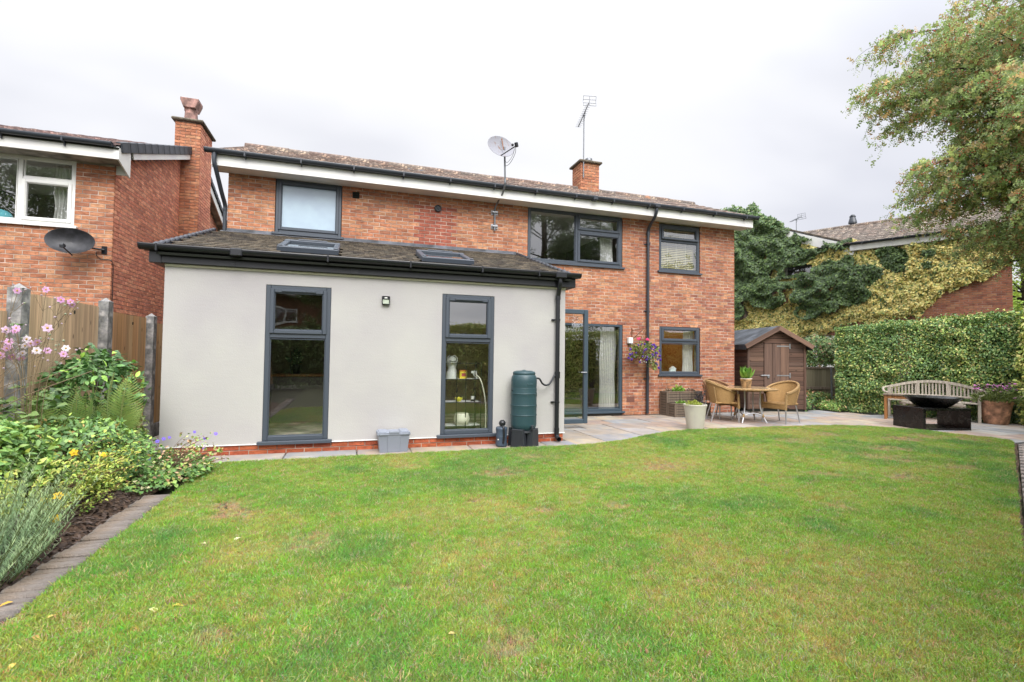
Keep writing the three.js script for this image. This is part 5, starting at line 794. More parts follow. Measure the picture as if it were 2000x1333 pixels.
{ // behind the upper and lower windows of the house
  const b = thing('venetian_blind', 'olive yellow slatted blind inside the small upper window', 'blind', [7.56, 3.45, WZ - 0.16]);
  for (let y = 0.04; y < 1.1; y += 0.043) part('slat', at(cbox(1.06, 0.003, 0.036, 0.001), 0, y, 0, 0.85), M.blind, b); for (const x of [-0.25, 0.0, 0.27]) part('cord', rod([x, 0, 0.02], [x, 1.1, 0.02], 0.0035, 5), M.cream, b); part('bottom_rail', bx(-0.53, 0.01, -0.015, 0.53, 0.03, 0.02, 0.003), M.blind, b);
  const bb = thing('sill_ornament', 'small cream box with dark keyhole on the sill of the small upper window', 'ornament', [7.5, 3.46, WZ - 0.12]); part('box', bx(-0.13, 0, -0.02, 0.13, 0.06, 0.02, 0.006), M.cream, bb); part('hole', ball(0.02, 0, 0.03, 0.02, 8), M.dark, bb);
  const c = thing('curtain', 'pale curtain at the right of the wide upper window', 'curtain'); part('drape', curtain(5.5, 5.83, 3.5, 4.58, WZ - 0.22, 6), M.curtain, c);
  const c2 = thing('curtain', 'long white curtain behind the patio door glass', 'curtain'); part('drape', curtain(5.52, 5.93, 0.08, 2.2, WZ - 0.25, 7), M.curtain, c2);
  const c3 = thing('curtain', 'white curtain at the right of the small lower window', 'curtain'); part('drape', curtain(7.80, 8.10, 0.95, 2.12, WZ - 0.20, 5), M.curtain, c3);
  const lamp = thing('table_lamp', 'lit spot lamp glowing orange inside the small lower window', 'lamp', [7.75, 1.5, -12.4]); part('shade', [rod([-0.12, 0.0, 0], [0.10, 0.13, 0], 0.035, 12, 0.03)], mat(L(0.9, 0.5, 0.2), 0.5, { emissive: L(1, 0.45, 0.12), emissiveIntensity: 1.2 }), lamp); part('stem', rod([0, 0.05, 0], [0, -1.42, 0], 0.01), M.blackPlastic, lamp); part('foot', at(new THREE.CylinderGeometry(0.12, 0.12, 0.02, 20), 0, -1.43, 0), M.blackPlastic, lamp);
  const pl = new THREE.PointLight(L(1, 0.62, 0.3), 0.8, 0, 2); pl.position.set(7.75, 1.78, -12.1); pl.castShadow = true; scene.add(pl);
  const f = thing('picture_frame', 'dark framed picture on the wall seen through the small lower window', 'picture', [8.1, 1.75, -12.88]); part('border', ring(-0.33, -0.42, 0.33, 0.42, 0.05, 0, 0.03, 0.004), M.dark, f); part('sheet', bx(-0.28, -0.37, 0, 0.28, 0.37, 0.01, 0.001), mat(L(0.05, 0.06, 0.035), 0.7), f);
  const d = thing('door_panel', 'cream interior door on the orange dining room wall', 'door', [7.3, 0.07, -12.88]); part('leaf', bx(-0.38, 0, 0, 0.38, 2.0, 0.04, 0.006), M.cream, d); part('handle', rod([0.3, 1, 0.04], [0.3, 1, 0.09], 0.012), M.steel, d);
  const h = thing('house_ornament', 'small pale wooden house ornament on the lower window sill', 'ornament', [7.48, 1.0, WZ - 0.15]); part('walls', at(prism([[-0.07, 0], [0.07, 0], [0.07, 0.075], [0, 0.13], [-0.07, 0.075]], 0.08, 0.002), 0, 0, -0.04, 0, -0.3), mat(L(0.62, 0.68, 0.66), 0.7), h); part('roof', [at(cbox(0.11, 0.012, 0.11, 0.002), 0.038, 0.11, 0, 0, -0.3, -0.66), at(cbox(0.11, 0.012, 0.11, 0.002), -0.042, 0.11, 0.0, 0, -0.3, 0.66)], M.whitePvc, h);
  for (const [x, lab] of [[7.1, 'left']]) { const sl = thing('window_board', 'inside window board carrying the little house ornament', 'sill'); part('board', bx(7.0, 0.97, WZ - 0.3, 8.16, 0.998, WZ - 0.08, 0.004), M.whitePvc, sl); }
}
// ================================================================= ON THE HOUSE WALL
{
  const d = thing('satellite_dish', 'weathered grey satellite dish on a tall bent pole fixed to the brick wall', 'satellite dish', [2.83, 4.0, WZ]);
  for (const y of [0.42, 0.12]) part('wall_bracket', [bx(-0.075, y - 0.05, 0, 0.075, y + 0.05, 0.012, 0.004), bx(-0.07, y - 0.018, 0.012, 0.07, y + 0.018, 0.03, 0.004), rod([-0.055, y, 0.02], [-0.055, y, 0.085], 0.008), rod([0.055, y, 0.02], [0.055, y, 0.085], 0.008), bx(-0.06, y - 0.015, 0.06, 0.06, y + 0.015, 0.078, 0.004)], M.steel, d);
  part('pole', [tube([[0, 0.02, 0.05], [0, 0.3, 0.05], [0, 0.50, 0.06], [0.03, 0.62, 0.20], [0.055, 0.72, 0.42], [0.06, 0.86, 0.56], [0.055, 1.0, 0.58], [0.03, 1.62, 0.60]], 0.019, 60, 10)], M.galv, d);
  const prof = [[0, 0], [0.3, 0.018], [0.55, 0.06], [0.8, 0.128], [0.97, 0.19], [1, 0.21], [1.02, 0.2], [0.97, 0.172], [0.8, 0.108], [0.55, 0.04], [0, -0.02]]; const g = lathe(prof, 40); at(g, 0, 0, 0, Math.PI / 2); g.scale(0.285, 0.265, 0.32);
  part('reflector', at(metricUV(g), -0.07, 1.575, 0.60, -0.40, 0.10, 0.35), M.dishGrey, d);
  part('spine', at(cbox(0.022, 0.30, 0.012, 0.003), -0.03, 1.65, 0.655, -0.40, 0.10, 0.03), M.rustIron, d);
  part('feed_arm', [rod([-0.09, 1.37, 0.74], [0.14, 1.50, 0.97], 0.011), at(cbox(0.06, 0.09, 0.06, 0.008), 0.16, 1.53, 0.98, 0, 0.5, 0.3), ball(0.028, 0.09, 1.53, 0.95, 10)], M.blackPlastic, d);
  part('cable', [tube([[0.15, 1.5, 0.97], [0.17, 1.40, 0.88], [0.12, 1.26, 0.72], [0.05, 1.22, 0.64], [0.035, 1.34, 0.62]], 0.005, 30, 5), tube([[0.14, 1.5, 0.97], [0.13, 1.36, 0.82], [0.07, 1.28, 0.66], [0.03, 1.36, 0.62]], 0.004, 30, 5), tube([[0.05, 1.0, 0.6], [0.08, 0.94, 0.54], [0.16, 0.9, 0.42], [0.3, 0.89, 0.3]], 0.006, 20, 5)], M.blackPlastic, d);
}
{
  const s = thing('flood_light', 'small white wall light box left of the hanging basket', 'wall light', [6.16, 1.74, WZ]); part('box', bx(-0.06, -0.07, 0, 0.06, 0.07, 0.09, 0.012), M.whitePvc, s); part('lens', at(cbox(0.09, 0.03, 0.07, 0.01), 0.01, -0.075, 0.06), M.galv, s);
  const b = thing('hanging_basket', 'hanging basket of purple petunias and pink geraniums beside the downpipe', 'hanging basket', [6.33, 1.42, WZ + 0.30]);
  part('bracket', [bx(-0.115, 0.30, -0.298, -0.09, 0.62, -0.285, 0.002), rod([-0.1, 0.56, -0.29], [0.05, 0.60, 0.0], 0.009), rod([-0.1, 0.34, -0.29], [0.04, 0.58, -0.03], 0.008), at(new THREE.TorusGeometry(0.02, 0.006, 6, 14), 0.055, 0.585, 0.01)], M.rustIron, b);
  for (let i = 0; i < 3; i++) { const a = i * 2.09 + 0.3; part('chain', rod([0.05, 0.57, 0.01], [0.18 * Math.cos(a), 0.13, 0.18 * Math.sin(a)], 0.004, 5), M.rustIron, b); }
  part('bowl', metricUV(lathe([[0, -0.06], [0.09, -0.05], [0.16, 0.02], [0.19, 0.12], [0.175, 0.12], [0, 0.1]], 24)), mat(L(0.20, 0.13, 0.07), 1), b);
  R = rng(91); const lf = leafGeo(1, 0.55, 0.25, 0.4), ms = [], cs = [];
  for (let i = 0; i < 900; i++) { const a = rr(0, 6.28), r = 0.34 * Math.sqrt(R()), y = 0.16 + rr(-0.16, 0.16) - r * 0.35, p = V(r * Math.cos(a) + 0.02, y, r * Math.sin(a) * 0.75 + 0.02); ms.push(place(p.x, p.y, p.z, V(Math.cos(a) + rr(-.6, .6), rr(-0.5, 0.9), Math.sin(a) + rr(-.3, .9)), rr(0, 6.28), rr(0.03, 0.055))); const k = rr(0.6, 1.4); cs.push(R() < 0.5 ? [0.10 * k, 0.19 * k, 0.03 * k] : [0.18 * k, 0.26 * k, 0.04 * k]); }
  for (let i = 0; i < 260; i++) { const t = R(), x = 0.15 + rr(-0.07, 0.1) + 0.08 * t, y = -0.02 - 0.32 * t; ms.push(place(x, y, rr(0.0, 0.14), V(rr(-1, 1), rr(-1, 0.4), rr(0, 1)), rr(0, 6.28), rr(0.025, 0.05))); const k = rr(0.7, 1.4); cs.push([0.17 * k, 0.24 * k, 0.04 * k]); }
  instances('foliage', lf, M.leaf, ms, cs, b);
  const flower = (col, n, wid, throat) => { const pet = []; for (let i = 0; i < n; i++) { const g = leafGeo(1, wid, 0.1, 0.25); paint(g, col.map((v) => v * (0.85 + 0.3 * (i % 2)))); pet.push(at(g, 0, 0, 0.0, -0.35, 0, 0).applyMatrix4(new THREE.Matrix4().makeRotationZ(i * 6.283 / n))); } pet.push(paint(ball(0.16, 0, 0, 0.06, 8), throat)); return merge(pet); };
  const pet = flower([0.10, 0.02, 0.33], 5, 0.95, [0.02, 0.005, 0.06]), pinkF = flower([0.80, 0.05, 0.22], 8, 0.7, [0.6, 0.03, 0.12]), wht = flower([0.75, 0.75, 0.72], 5, 0.9, [0.6, 0.6, 0.3]);
  const put = (name, g, x, y, z, s, rx, ry) => { const o = part(name, g, M.petal, b); o.position.set(x, y, z); o.scale.setScalar(s); o.rotation.set(rx, ry, rr(0, 6)); };
  for (let i = 0; i < 34; i++) { const a = rr(-0.2, 3.34), r = rr(0.24, 0.40); put('petunia', pet, r * Math.cos(a), 0.12 + rr(-0.22, 0.18) - 0.1 * Math.abs(Math.cos(a)), 0.08 + 0.24 * Math.sin(a), rr(0.026, 0.042), rr(-0.6, 0.3), rr(-0.6, 0.6)); }
  for (const [x, y] of [[0.38, -0.3], [0.42, -0.12], [0.40, 0.08], [0.33, -0.22], [0.30, -0.2], [-0.36, 0.12], [-0.38, 0.0], [-0.33, -0.12]]) put('petunia', pet, x, y, 0.1, 0.042, rr(-0.4, 0.2), rr(-0.4, 0.4));
  for (const [x, y] of [[-0.13, 0.35], [-0.10, 0.37], [-0.155, 0.36], [0.11, 0.36], [0.08, 0.345], [0.13, 0.34]]) put('geranium_flower', pinkF, x, y, 0.06, 0.035, -0.3, 0.1);
  for (let i = 0; i < 22; i++) put('small_flower', wht, rr(-0.2, 0.2), rr(-0.18, 0.0), 0.2 + rr(-0.04, 0.06), rr(0.010, 0.018), rr(-0.4, 0.4), rr(-0.4, 0.4));
}
// ================================================================= PATIO FURNITURE
function rattanChair(label, p, turn, m = M.wicker) {                // faces +z
  const t = thing('rattan_chair', label, 'chair', p, turn, undefined);
  const n = 26, rows = 7, pos = [], idx = [], rim = [];
  const topY = (a) => mix(0.60, 0.865, Math.pow(Math.max(0, Math.cos(a * 0.5)) , 2.2) ** 1.1) , rad = (a, k) => { const c = Math.cos(a), s = Math.sin(a); const w = mix(0.265, 0.335, k), d = mix(0.25, 0.36, k); return [s * w * (1 + 0.02 * k), -c * d * (c > 0 ? 1 : 0.85)]; };
  const A = 2.25; for (let j = 0; j <= rows; j++) for (let i = 0; i <= n; i++) { const a = mix(-A, A, i / n), y0 = 0.40, y1 = topY(a), t0 = j / rows, y = mix(y0, y1, t0), k = (y - 0.40) / 0.47; const [x, z] = rad(a, k); pos.push(x, y, z); if (j === rows) rim.push([x, y, z]); if (i && j) { const q = j * (n + 1) + i; idx.push(q - n - 2, q, q - 1, q - n - 2, q - n - 1, q); } }
  const shell = geo(pos, idx), uv = new Float32Array(pos.length / 3 * 2); for (let i = 0; i < uv.length / 2; i++) { const a = mix(-A, A, (i % (n + 1)) / n); uv[2 * i] = a * 0.3; uv[2 * i + 1] = pos[3 * i + 1]; } shell.setAttribute('uv', new THREE.BufferAttribute(uv, 2));
  const inner = shell.clone(); { const q = inner.attributes.position, nn = shell.attributes.normal; for (let i = 0; i < q.count; i++) q.setXYZ(i, q.getX(i) - nn.getX(i) * 0.014, q.getY(i), q.getZ(i) - nn.getZ(i) * 0.014); inner.index.array.reverse(); inner.computeVertexNormals(); }
  part('backrest', [shell, inner], m, t);
  part('rim', [tube(rim, 0.024, 60, 10), tube(rim.map(([x, y, z]) => [x * 1.03, y - 0.02, z * 1.03]), 0.017, 60, 8)], M.wickerRim === m ? m : (m === M.wicker ? M.wickerRim : m), t);
  part('seat', [bx(-0.255, 0.385, -0.23, 0.255, 0.425, 0.255, 0.015), bx(-0.255, 0.30, 0.235, 0.255, 0.39, 0.255, 0.006)], m, t);
  for (const s of [-1, 1]) { part('arm_post', [rod([s * 0.258, 0.295, 0.235], [s * 0.272, 0.60, 0.225], 0.024, 10), rod([s * 0.2, 0.40, -0.2], [s * 0.255, 0.74, -0.262], 0.016, 8)], m === M.wicker ? M.wickerRim : m, t); part('leg', rod([s * 0.262, 0.0, 0.235], [s * 0.26, 0.32, 0.235], 0.0145, 10), M.alu, t); part('leg', rod([s * 0.225, 0.0, -0.315], [s * 0.2, 0.40, -0.2], 0.0145, 10), M.alu, t); }
  return t;
}
rattanChair('honey rattan tub chair at the left of the round table', [7.66, 0, -8.72], 1.12);
rattanChair('honey rattan tub chair at the right of the round table', [8.73, 0, -8.24], -1.38);
rattanChair('brownish rattan tub chair behind the round table', [8.02, 0, -9.25], 0.12, M.wickerBrown);
{
  R = rng(92);
  const t = thing('round_table', 'round rattan topped patio table with curved metal legs', 'table', [8.13, 0, -8.5]);
  part('tabletop', [metricUV(lathe([[0, 0.685], [0.53, 0.685], [0.55, 0.69], [0.558, 0.705], [0.55, 0.722], [0.53, 0.726], [0, 0.726]], 56))], M.wicker, t);
  part('top_edge', at(new THREE.TorusGeometry(0.552, 0.016, 8, 64), 0, 0.706, 0, Math.PI / 2), M.wickerRim, t);
  part('glass', at(metricUV(new THREE.CylinderGeometry(0.52, 0.52, 0.006, 48)), 0, 0.730, 0), mat(L(0.5, 0.36, 0.2), 0.08), t);
  for (let i = 0; i < 4; i++) { const a = 0.46 + i * Math.PI / 2, P = (r, y) => [Math.sin(a) * r, y, Math.cos(a) * r]; part('leg', tube([P(0.235, 0.68), P(0.23, 0.55), P(0.225, 0.40), P(0.25, 0.25), P(0.30, 0.12), P(0.365, 0.0)], 0.0155, 30, 10), M.alu, t); const b = a + Math.PI / 2; const Q = (k, r, y) => { const x = mix(Math.sin(a), Math.sin(b), k) * r, z = mix(Math.cos(a), Math.cos(b), k) * r; return [x, y, z]; }; part('stretcher', tube([Q(0, 0.29, 0.15), Q(0.25, 0.28, 0.185), Q(0.5, 0.275, 0.2), Q(0.75, 0.28, 0.185), Q(1, 0.29, 0.15)], 0.013, 20, 8), M.alu, t); part('top_rail', rod([Math.sin(a) * 0.235, 0.66, Math.cos(a) * 0.235], [Math.sin(b) * 0.235, 0.66, Math.cos(b) * 0.235], 0.012), M.wickerRim, t); part('binding', rod(P(0.275, 0.18), P(0.305, 0.115), 0.021), M.wickerRim, t); }
  const p = thing('table_plant', 'bright green leafy plant in a tan pot on the round table', 'pot plant', [8.06, 0.733, -8.5]);
  part('pot', metricUV(lathe([[0, 0], [0.088, 0], [0.092, 0.01], [0.112, 0.155], [0.118, 0.16], [0.118, 0.19], [0.108, 0.195], [0.104, 0.16], [0, 0.15]], 28)), mat(L(0.55, 0.34, 0.16), 0.85, { map: rep(T.blotch, 3) }), p); part('pot_rim', at(new THREE.TorusGeometry(0.112, 0.009, 8, 32), 0, 0.188, 0, Math.PI / 2), mat(L(0.62, 0.54, 0.46), 0.8), p); part('compost', at(new THREE.CylinderGeometry(0.103, 0.103, 0.02, 20), 0, 0.165, 0), M.dark, p);
  const fr = leafGeo(1, 0.34, 0.35, 0.55, 4); const lm = [phys(L(0.16, 0.34, 0.035), 0.5, { transmission: 0.3, thickness: 0, side: THREE.DoubleSide }), phys(L(0.22, 0.42, 0.05), 0.5, { transmission: 0.3, thickness: 0, side: THREE.DoubleSide }), phys(L(0.10, 0.25, 0.03), 0.5, { transmission: 0.3, thickness: 0, side: THREE.DoubleSide })];
  for (let i = 0; i < 46; i++) { const a = rr(0, 6.28), lean = Math.pow(R(), 0.7) * 1.25, o = part('leaf', fr, pick(lm), p); o.position.set(0.02 * Math.sin(a), 0.17, 0.02 * Math.cos(a)); o.rotation.order = 'YXZ'; o.rotation.set(lean, a, rr(-0.3, 0.3)); o.scale.set(rr(0.17, 0.23), rr(0.20, 0.30), rr(0.16, 0.22)); }
}
{ // pale pot with mixed plants at the lawn edge
  R = rng(93);
  const p = thing('planter', 'tall pale stoneware pot with yellow green and dark plants at the lawn edge', 'planter', [6.24, 0, -7.86]);
  part('pot', metricUV(lathe([[0, 0.0], [0.135, 0.0], [0.15, 0.012], [0.175, 0.18], [0.20, 0.40], [0.215, 0.435], [0.218, 0.46], [0.212, 0.468], [0.198, 0.466], [0.19, 0.42], [0, 0.40]], 40)), M.stoneware, p);
  part('compost', at(new THREE.CylinderGeometry(0.19, 0.19, 0.02, 24), 0, 0.425, 0), M.dark, p);
  const lf = leafGeo(1, 0.5, 0.25, 0.35), m = [], c = [];
  for (let i = 0; i < 700; i++) { const a = rr(0, 6.28), r = 0.15 * Math.sqrt(R()), x = -0.06 + r * Math.cos(a), z = 0.03 + r * Math.sin(a) * 0.8; m.push(place(x, 0.43 + rr(0, 0.13) * (1 - r * 4), z, V(rr(-1, 1), rr(0.1, 1.2), rr(-1, 1)), rr(0, 6.28), rr(0.018, 0.038))); const k = rr(0.7, 1.3); c.push([0.33 * k, 0.38 * k, 0.045 * k]); } instances('foliage', lf, M.leaf, m, c, p);
  const m2 = [], c2 = []; const st = []; for (let i = 0; i < 12; i++) { const a = rr(-0.6, 0.9), h = rr(0.14, 0.30), x0 = 0.08 + rr(-0.04, 0.06), z0 = rr(-0.06, 0.06); const tip = [x0 + Math.sin(a) * h * 0.6, 0.43 + h, z0 + rr(-0.05, 0.05)]; st.push(tube([[x0, 0.42, z0], [(x0 + tip[0]) / 2, 0.43 + h * 0.6, z0], tip], 0.003, 6, 5)); for (let k = 0; k < 26; k++) { const t = rr(0.25, 1); m2.push(place(mix(x0, tip[0], t), mix(0.42, tip[1], t), mix(z0, tip[2], t), V(rr(-1, 1), rr(-0.3, 1), rr(-1, 1)), rr(0, 6.28), rr(0.02, 0.042))); const q = rr(0.6, 1.5); c2.push([0.035 * q, 0.03 * q, 0.04 * q]); } } part('stem', st, M.stemBrown, p); instances('dark_foliage', lf, M.leaf, m2, c2, p);
}
{ // two tier slatted planter against the wall
  R = rng(94);
  const p = thing('wooden_planter', 'weathered two tier slatted wooden planter under the small lower window', 'planter', [6.98, 0, -10.06]);
  const box = (z0, z1, h, x0, x1) => { const n = Math.round(h / 0.058); for (let i = 0; i < n; i++) { part('slat', bx(x0 + 0.02, i * h / n + 0.004, z1 - 0.016, x1 - 0.02, (i + 1) * h / n - 0.006, z1 - 0.002, 0.003), M.greyWood, p); part('slat', bx(x0 + 0.002, i * h / n + 0.004, z0 + 0.02, x0 + 0.016, (i + 1) * h / n - 0.006, z1 - 0.03, 0.003), M.greyWood, p); part('slat', bx(x1 - 0.016, i * h / n + 0.004, z0 + 0.02, x1 - 0.002, (i + 1) * h / n - 0.006, z1 - 0.03, 0.003), M.greyWood, p); } for (const x of [x0, x1 - 0.045]) for (const z of [z1 - 0.03, z0]) part('corner_post', bx(x, 0, z, x + 0.045, h + 0.004, z + 0.034, 0.004), M.greyWood, p); part('top_rail', [bx(x0 - 0.006, h, z1 - 0.04, x1 + 0.006, h + 0.018, z1 + 0.008, 0.004), bx(x0 - 0.006, h, z0, x0 + 0.03, h + 0.018, z1 - 0.041, 0.004), bx(x1 - 0.03, h, z0, x1 + 0.006, h + 0.018, z1 - 0.041, 0.004)], M.greyWood, p); part('soil', bx(x0 + 0.02, 0.03, z0 + 0.02, x1 - 0.02, h - 0.03, z1 - 0.02, 0.004), M.dark, p); };
  box(0.0, 0.27, 0.545, 0, 1.0); box(0.275, 0.56, 0.29, 0.01, 1.0);
  const lf = leafGeo(1, 0.6, 0.25, 0.35), tuft = (n, x, y, z, r, h, cols, s0, s1) => { const m = [], c = []; for (let i = 0; i < n; i++) { const a = rr(0, 6.28), q = r * Math.sqrt(R()); m.push(place(x + q * Math.cos(a), y + h * R() * (1 - 0.6 * q / r), z + q * Math.sin(a) * 0.6, V(Math.cos(a) * 0.8 + rr(-.4, .4), rr(0.2, 1.2), Math.sin(a) * 0.8 + rr(-.2, .6)), rr(0, 6.28), rr(s0, s1))); const k = rr(0.7, 1.3), b = pick(cols); c.push(b.map((v) => v * k)); } instances('foliage', lf, M.leaf, m, c, p); };
  tuft(220, 0.42, 0.53, 0.14, 0.14, 0.17, [[0.20, 0.42, 0.04], [0.28, 0.46, 0.06]], 0.03, 0.07); tuft(120, 0.12, 0.53, 0.14, 0.09, 0.13, [[0.09, 0.09, 0.06], [0.12, 0.12, 0.08]], 0.015, 0.035); tuft(130, 0.28, 0.27, 0.42, 0.11, 0.10, [[0.17, 0.36, 0.04], [0.24, 0.42, 0.05]], 0.025, 0.055); tuft(60, 0.3, 0.53, 0.14, 0.1, 0.06, [[0.12, 0.2, 0.04]], 0.02, 0.04); tuft(90, 0.75, 0.53, 0.14, 0.12, 0.10, [[0.05, 0.06, 0.04]], 0.02, 0.04);
}
// ================================================================= BENCH, SIDE TABLE, FIRE BOWL, TERRACOTTA POT
{
  const t = thing('bench', 'weathered curved back wooden garden bench in front of the hedge', 'bench', [13.05, 0, -7.99], -Math.atan2(0.52, 0.855) - Math.PI / 2 + 1.115 + 0.02);
  t.rotation.y = Math.atan2(-0.88, 0.474) + 0.02;      // faces away from the hedge
  const W = 0.80, topY = (x) => 0.70 + 0.20 * Math.cos(x / W * 1.30), bz = (x) => -0.20 + 0.34 * Math.pow(Math.abs(x) / W, 2.4);
  const rail = (yf, h, th, n = 18) => { const pos = [], idx = []; for (let i = 0; i <= n; i++) { const x = mix(-W, W, i / n), y = yf(x), z = bz(x); pos.push(x, y - h, z + th / 2, x, y, z + th / 2, x, y, z - th / 2, x, y - h, z - th / 2); if (i) for (let k = 0; k < 4; k++) { const a = (i - 1) * 4 + k, b = (i - 1) * 4 + (k + 1) % 4; idx.push(a, a + 4, b, b, a + 4, b + 4); } } const e = n * 4; idx.push(0, 1, 2, 0, 2, 3, e, e + 2, e + 1, e, e + 3, e + 2); return metricUV(geo(pos, idx).toNonIndexed()); };
  const TR = rail(topY, 0.062, 0.05); TR.computeVertexNormals(); part('top_rail', TR, M.teak, t); part('lower_rail', rail(() => 0.555, 0.05, 0.036), M.teak, t);
  const n = 25; for (let i = 0; i < n; i++) { const x = mix(-W + 0.05, W - 0.05, i / (n - 1)); if (Math.abs(Math.abs(x) - 0.27) < 0.03) continue; part('slat', bar([x, 0.55, bz(x)], [x, topY(x) - 0.05, bz(x)], 0.036, 0.014), M.teak, t); }
  for (const x of [-0.27, 0.27]) part('back_post', bar([x, 0.40, bz(x)], [x, topY(x) - 0.01, bz(x)], 0.06, 0.05), M.teak, t);
  for (const s of [-1, 1]) { part('end_post', bar([s * W, 0.0, bz(W)], [s * W, topY(W) - 0.01, bz(W)], 0.06, 0.055), M.teak, t); part('leg', bar([s * 0.5, 0, 0.34], [s * 0.5, 0.42, 0.34], 0.055), M.teak, t); part('leg', bar([s * 0.4, 0, -0.14], [s * 0.4, 0.42, -0.14], 0.055), M.teak, t); part('arm', [tube([[s * W, topY(W) - 0.03, bz(W)], [s * (W + 0.10), topY(W) - 0.06, bz(W) + 0.10], [s * (W + 0.08), topY(W) - 0.14, bz(W) + 0.2], [s * W, topY(W) - 0.17, bz(W) + 0.22]], 0.024, 16, 8), bar([s * W, 0.0, bz(W) + 0.22], [s * W, 0.56, bz(W) + 0.22], 0.05)], M.teak, t); }
  for (let i = 0; i < 6; i++) { const d0 = i * 0.09; const pos = [], idx = [], N = 14; for (let k = 0; k <= N; k++) { const x = mix(-W + 0.02, W - 0.02, k / N), z = bz(x) + 0.04 + d0 * (1 - 0.55 * Math.pow(Math.abs(x) / W, 2)); for (const [dz, dy] of [[0, 0], [0.075 * (1 - 0.5 * Math.pow(Math.abs(x) / W, 2)), 0]]) pos.push(x, 0.435, z + dz, x, 0.41, z + dz); if (k) { const a = (k - 1) * 4, b = k * 4; idx.push(a, a + 2, b + 2, a, b + 2, b, a + 2, a + 3, b + 3, a + 2, b + 3, b + 2, a + 1, b + 1, b + 3, a + 1, b + 3, a + 3, a, b, b + 1, a, b + 1, a + 1); } } part('seat_slat', metricUV(geo(pos, idx).toNonIndexed()), M.teak, t); t.children.at(-1).geometry.computeVertexNormals(); }
  part('apron', rail(() => 0.405, 0.06, 0.03).translate(0, 0, 0.5).scale(0.72, 1, 1), M.teak, t);
  part('bench_tag', at(cbox(0.05, 0.045, 0.006, 0.001), W + 0.0, 0.62, bz(W) + 0.03), M.standBlack, t);
}
{
  const t = thing('side_table', 'small orange brown wooden table at the left end of the bench', 'side table', [12.05, 0, -8.02], Math.atan2(-0.88, 0.474) + 0.05);
  part('top', bx(-0.33, 0.55, -0.2, 0.33, 0.58, 0.2, 0.006), M.greyWood, t); part('apron', [bx(-0.29, 0.48, 0.15, 0.29, 0.549, 0.17, 0.004), bx(-0.29, 0.48, -0.17, 0.29, 0.549, -0.15, 0.004)], M.orangeWood, t); for (const x of [-0.28, 0.28]) for (const z of [-0.15, 0.15]) part('leg', bar([x, 0, z], [x, 0.549, z], 0.05), M.orangeWood, t);
}
{
  const a = Math.atan2(-0.25, 0.94), t = thing('fire_pit', 'black steel fire bowl on an open box stand at the lawn corner', 'fire pit', [10.62, 0, -6.66], a), w = 0.98, d = 0.72, h = 0.43;
  part('left_panel', bx(0, 0, -d, 0.014, h, 0, 0.003), M.blackSteel, t); part('right_panel', bx(w - 0.014, 0, -d, w, h, 0, 0.003), M.blackSteel, t); part('top_plate', bx(0.0145, h - 0.016, -d, w - 0.0145, h, 0, 0.003), M.blackSteel, t); part('base_plate', bx(0.0145, 0.002, -d, w - 0.0145, 0.03, 0, 0.003), M.blackSteel, t); part('frame', [bx(0.0145, 0.031, -0.022, 0.05, h - 0.017, 0, 0.003), bx(0.051, h - 0.05, -0.022, w - 0.0145, h - 0.017, -0.001, 0.003)], M.blackSteel, t);
  part('bowl', at(metricUV(lathe([[0, 0.0], [0.24, 0.0], [0.27, 0.006], [0.475, 0.185], [0.485, 0.193], [0.475, 0.195], [0.26, 0.02], [0, 0.014]], 56)), 0.53, h + 0.004, -0.36), M.blackSteel, t);
}
{
  R = rng(95);
  const p = thing('flower_pot', 'large terracotta pot of pink flowers at the right end of the bench', 'flower pot', [13.42, 0, -6.98]);
  part('pot', metricUV(lathe([[0, 0], [0.185, 0], [0.20, 0.015], [0.27, 0.42], [0.285, 0.44], [0.293, 0.47], [0.292, 0.505], [0.28, 0.51], [0.265, 0.47], [0, 0.45]], 40)), M.terracotta, p); part('compost', at(new THREE.CylinderGeometry(0.265, 0.265, 0.02, 24), 0, 0.465, 0), M.dark, p);
  const lf = leafGeo(1, 0.22, 0.2, 0.3), m = [], c = []; for (let i = 0; i < 1500; i++) { const a = rr(0, 6.28), r = 0.36 * Math.sqrt(R()); m.push(place(r * Math.cos(a), 0.47 + rr(0, 0.26) * (1.1 - r * 1.6), r * Math.sin(a), V(Math.cos(a) + rr(-.6, .6), rr(0.1, 1.4), Math.sin(a) + rr(-.6, .6)), rr(0, 6.28), rr(0.05, 0.10))); const k = rr(0.6, 1.3); c.push([0.15 * k, 0.20 * k, 0.04 * k]); } instances('foliage', lf, M.leaf, m, c, p);
  const daisy = []; for (let i = 0; i < 8; i++) daisy.push(paint(leafGeo(1, 0.5, 0.1, 0.2), [0.62, 0.18, 0.52]).applyMatrix4(new THREE.Matrix4().makeRotationX(-1.25)).applyMatrix4(new THREE.Matrix4().makeRotationY(i * 0.785))); daisy.push(paint(ball(0.2, 0, 0.03, 0, 8), [0.45, 0.08, 0.3])); const dg = merge(daisy); const st = [];
  for (let i = 0; i < 64; i++) { const a = rr(0, 6.28), r = 0.42 * Math.sqrt(R()), x = r * Math.cos(a), z = r * Math.sin(a), y = 0.72 + 0.16 * R() + 0.12 * (x * 0.474 + z * 0.88) - (r > 0.36 ? rr(0, 0.25) : 0); const o = part('flower', dg, M.petal, p); o.position.set(x, y, z); o.rotation.set(rr(0, 0.8), rr(0, 6), rr(-0.4, 0.4)); o.scale.setScalar(rr(0.022, 0.036)); st.push(rod([x * 0.5, 0.5, z * 0.5], [x, y, z], 0.003, 4)); } part('stem', st, M.stemGreen, p);
}
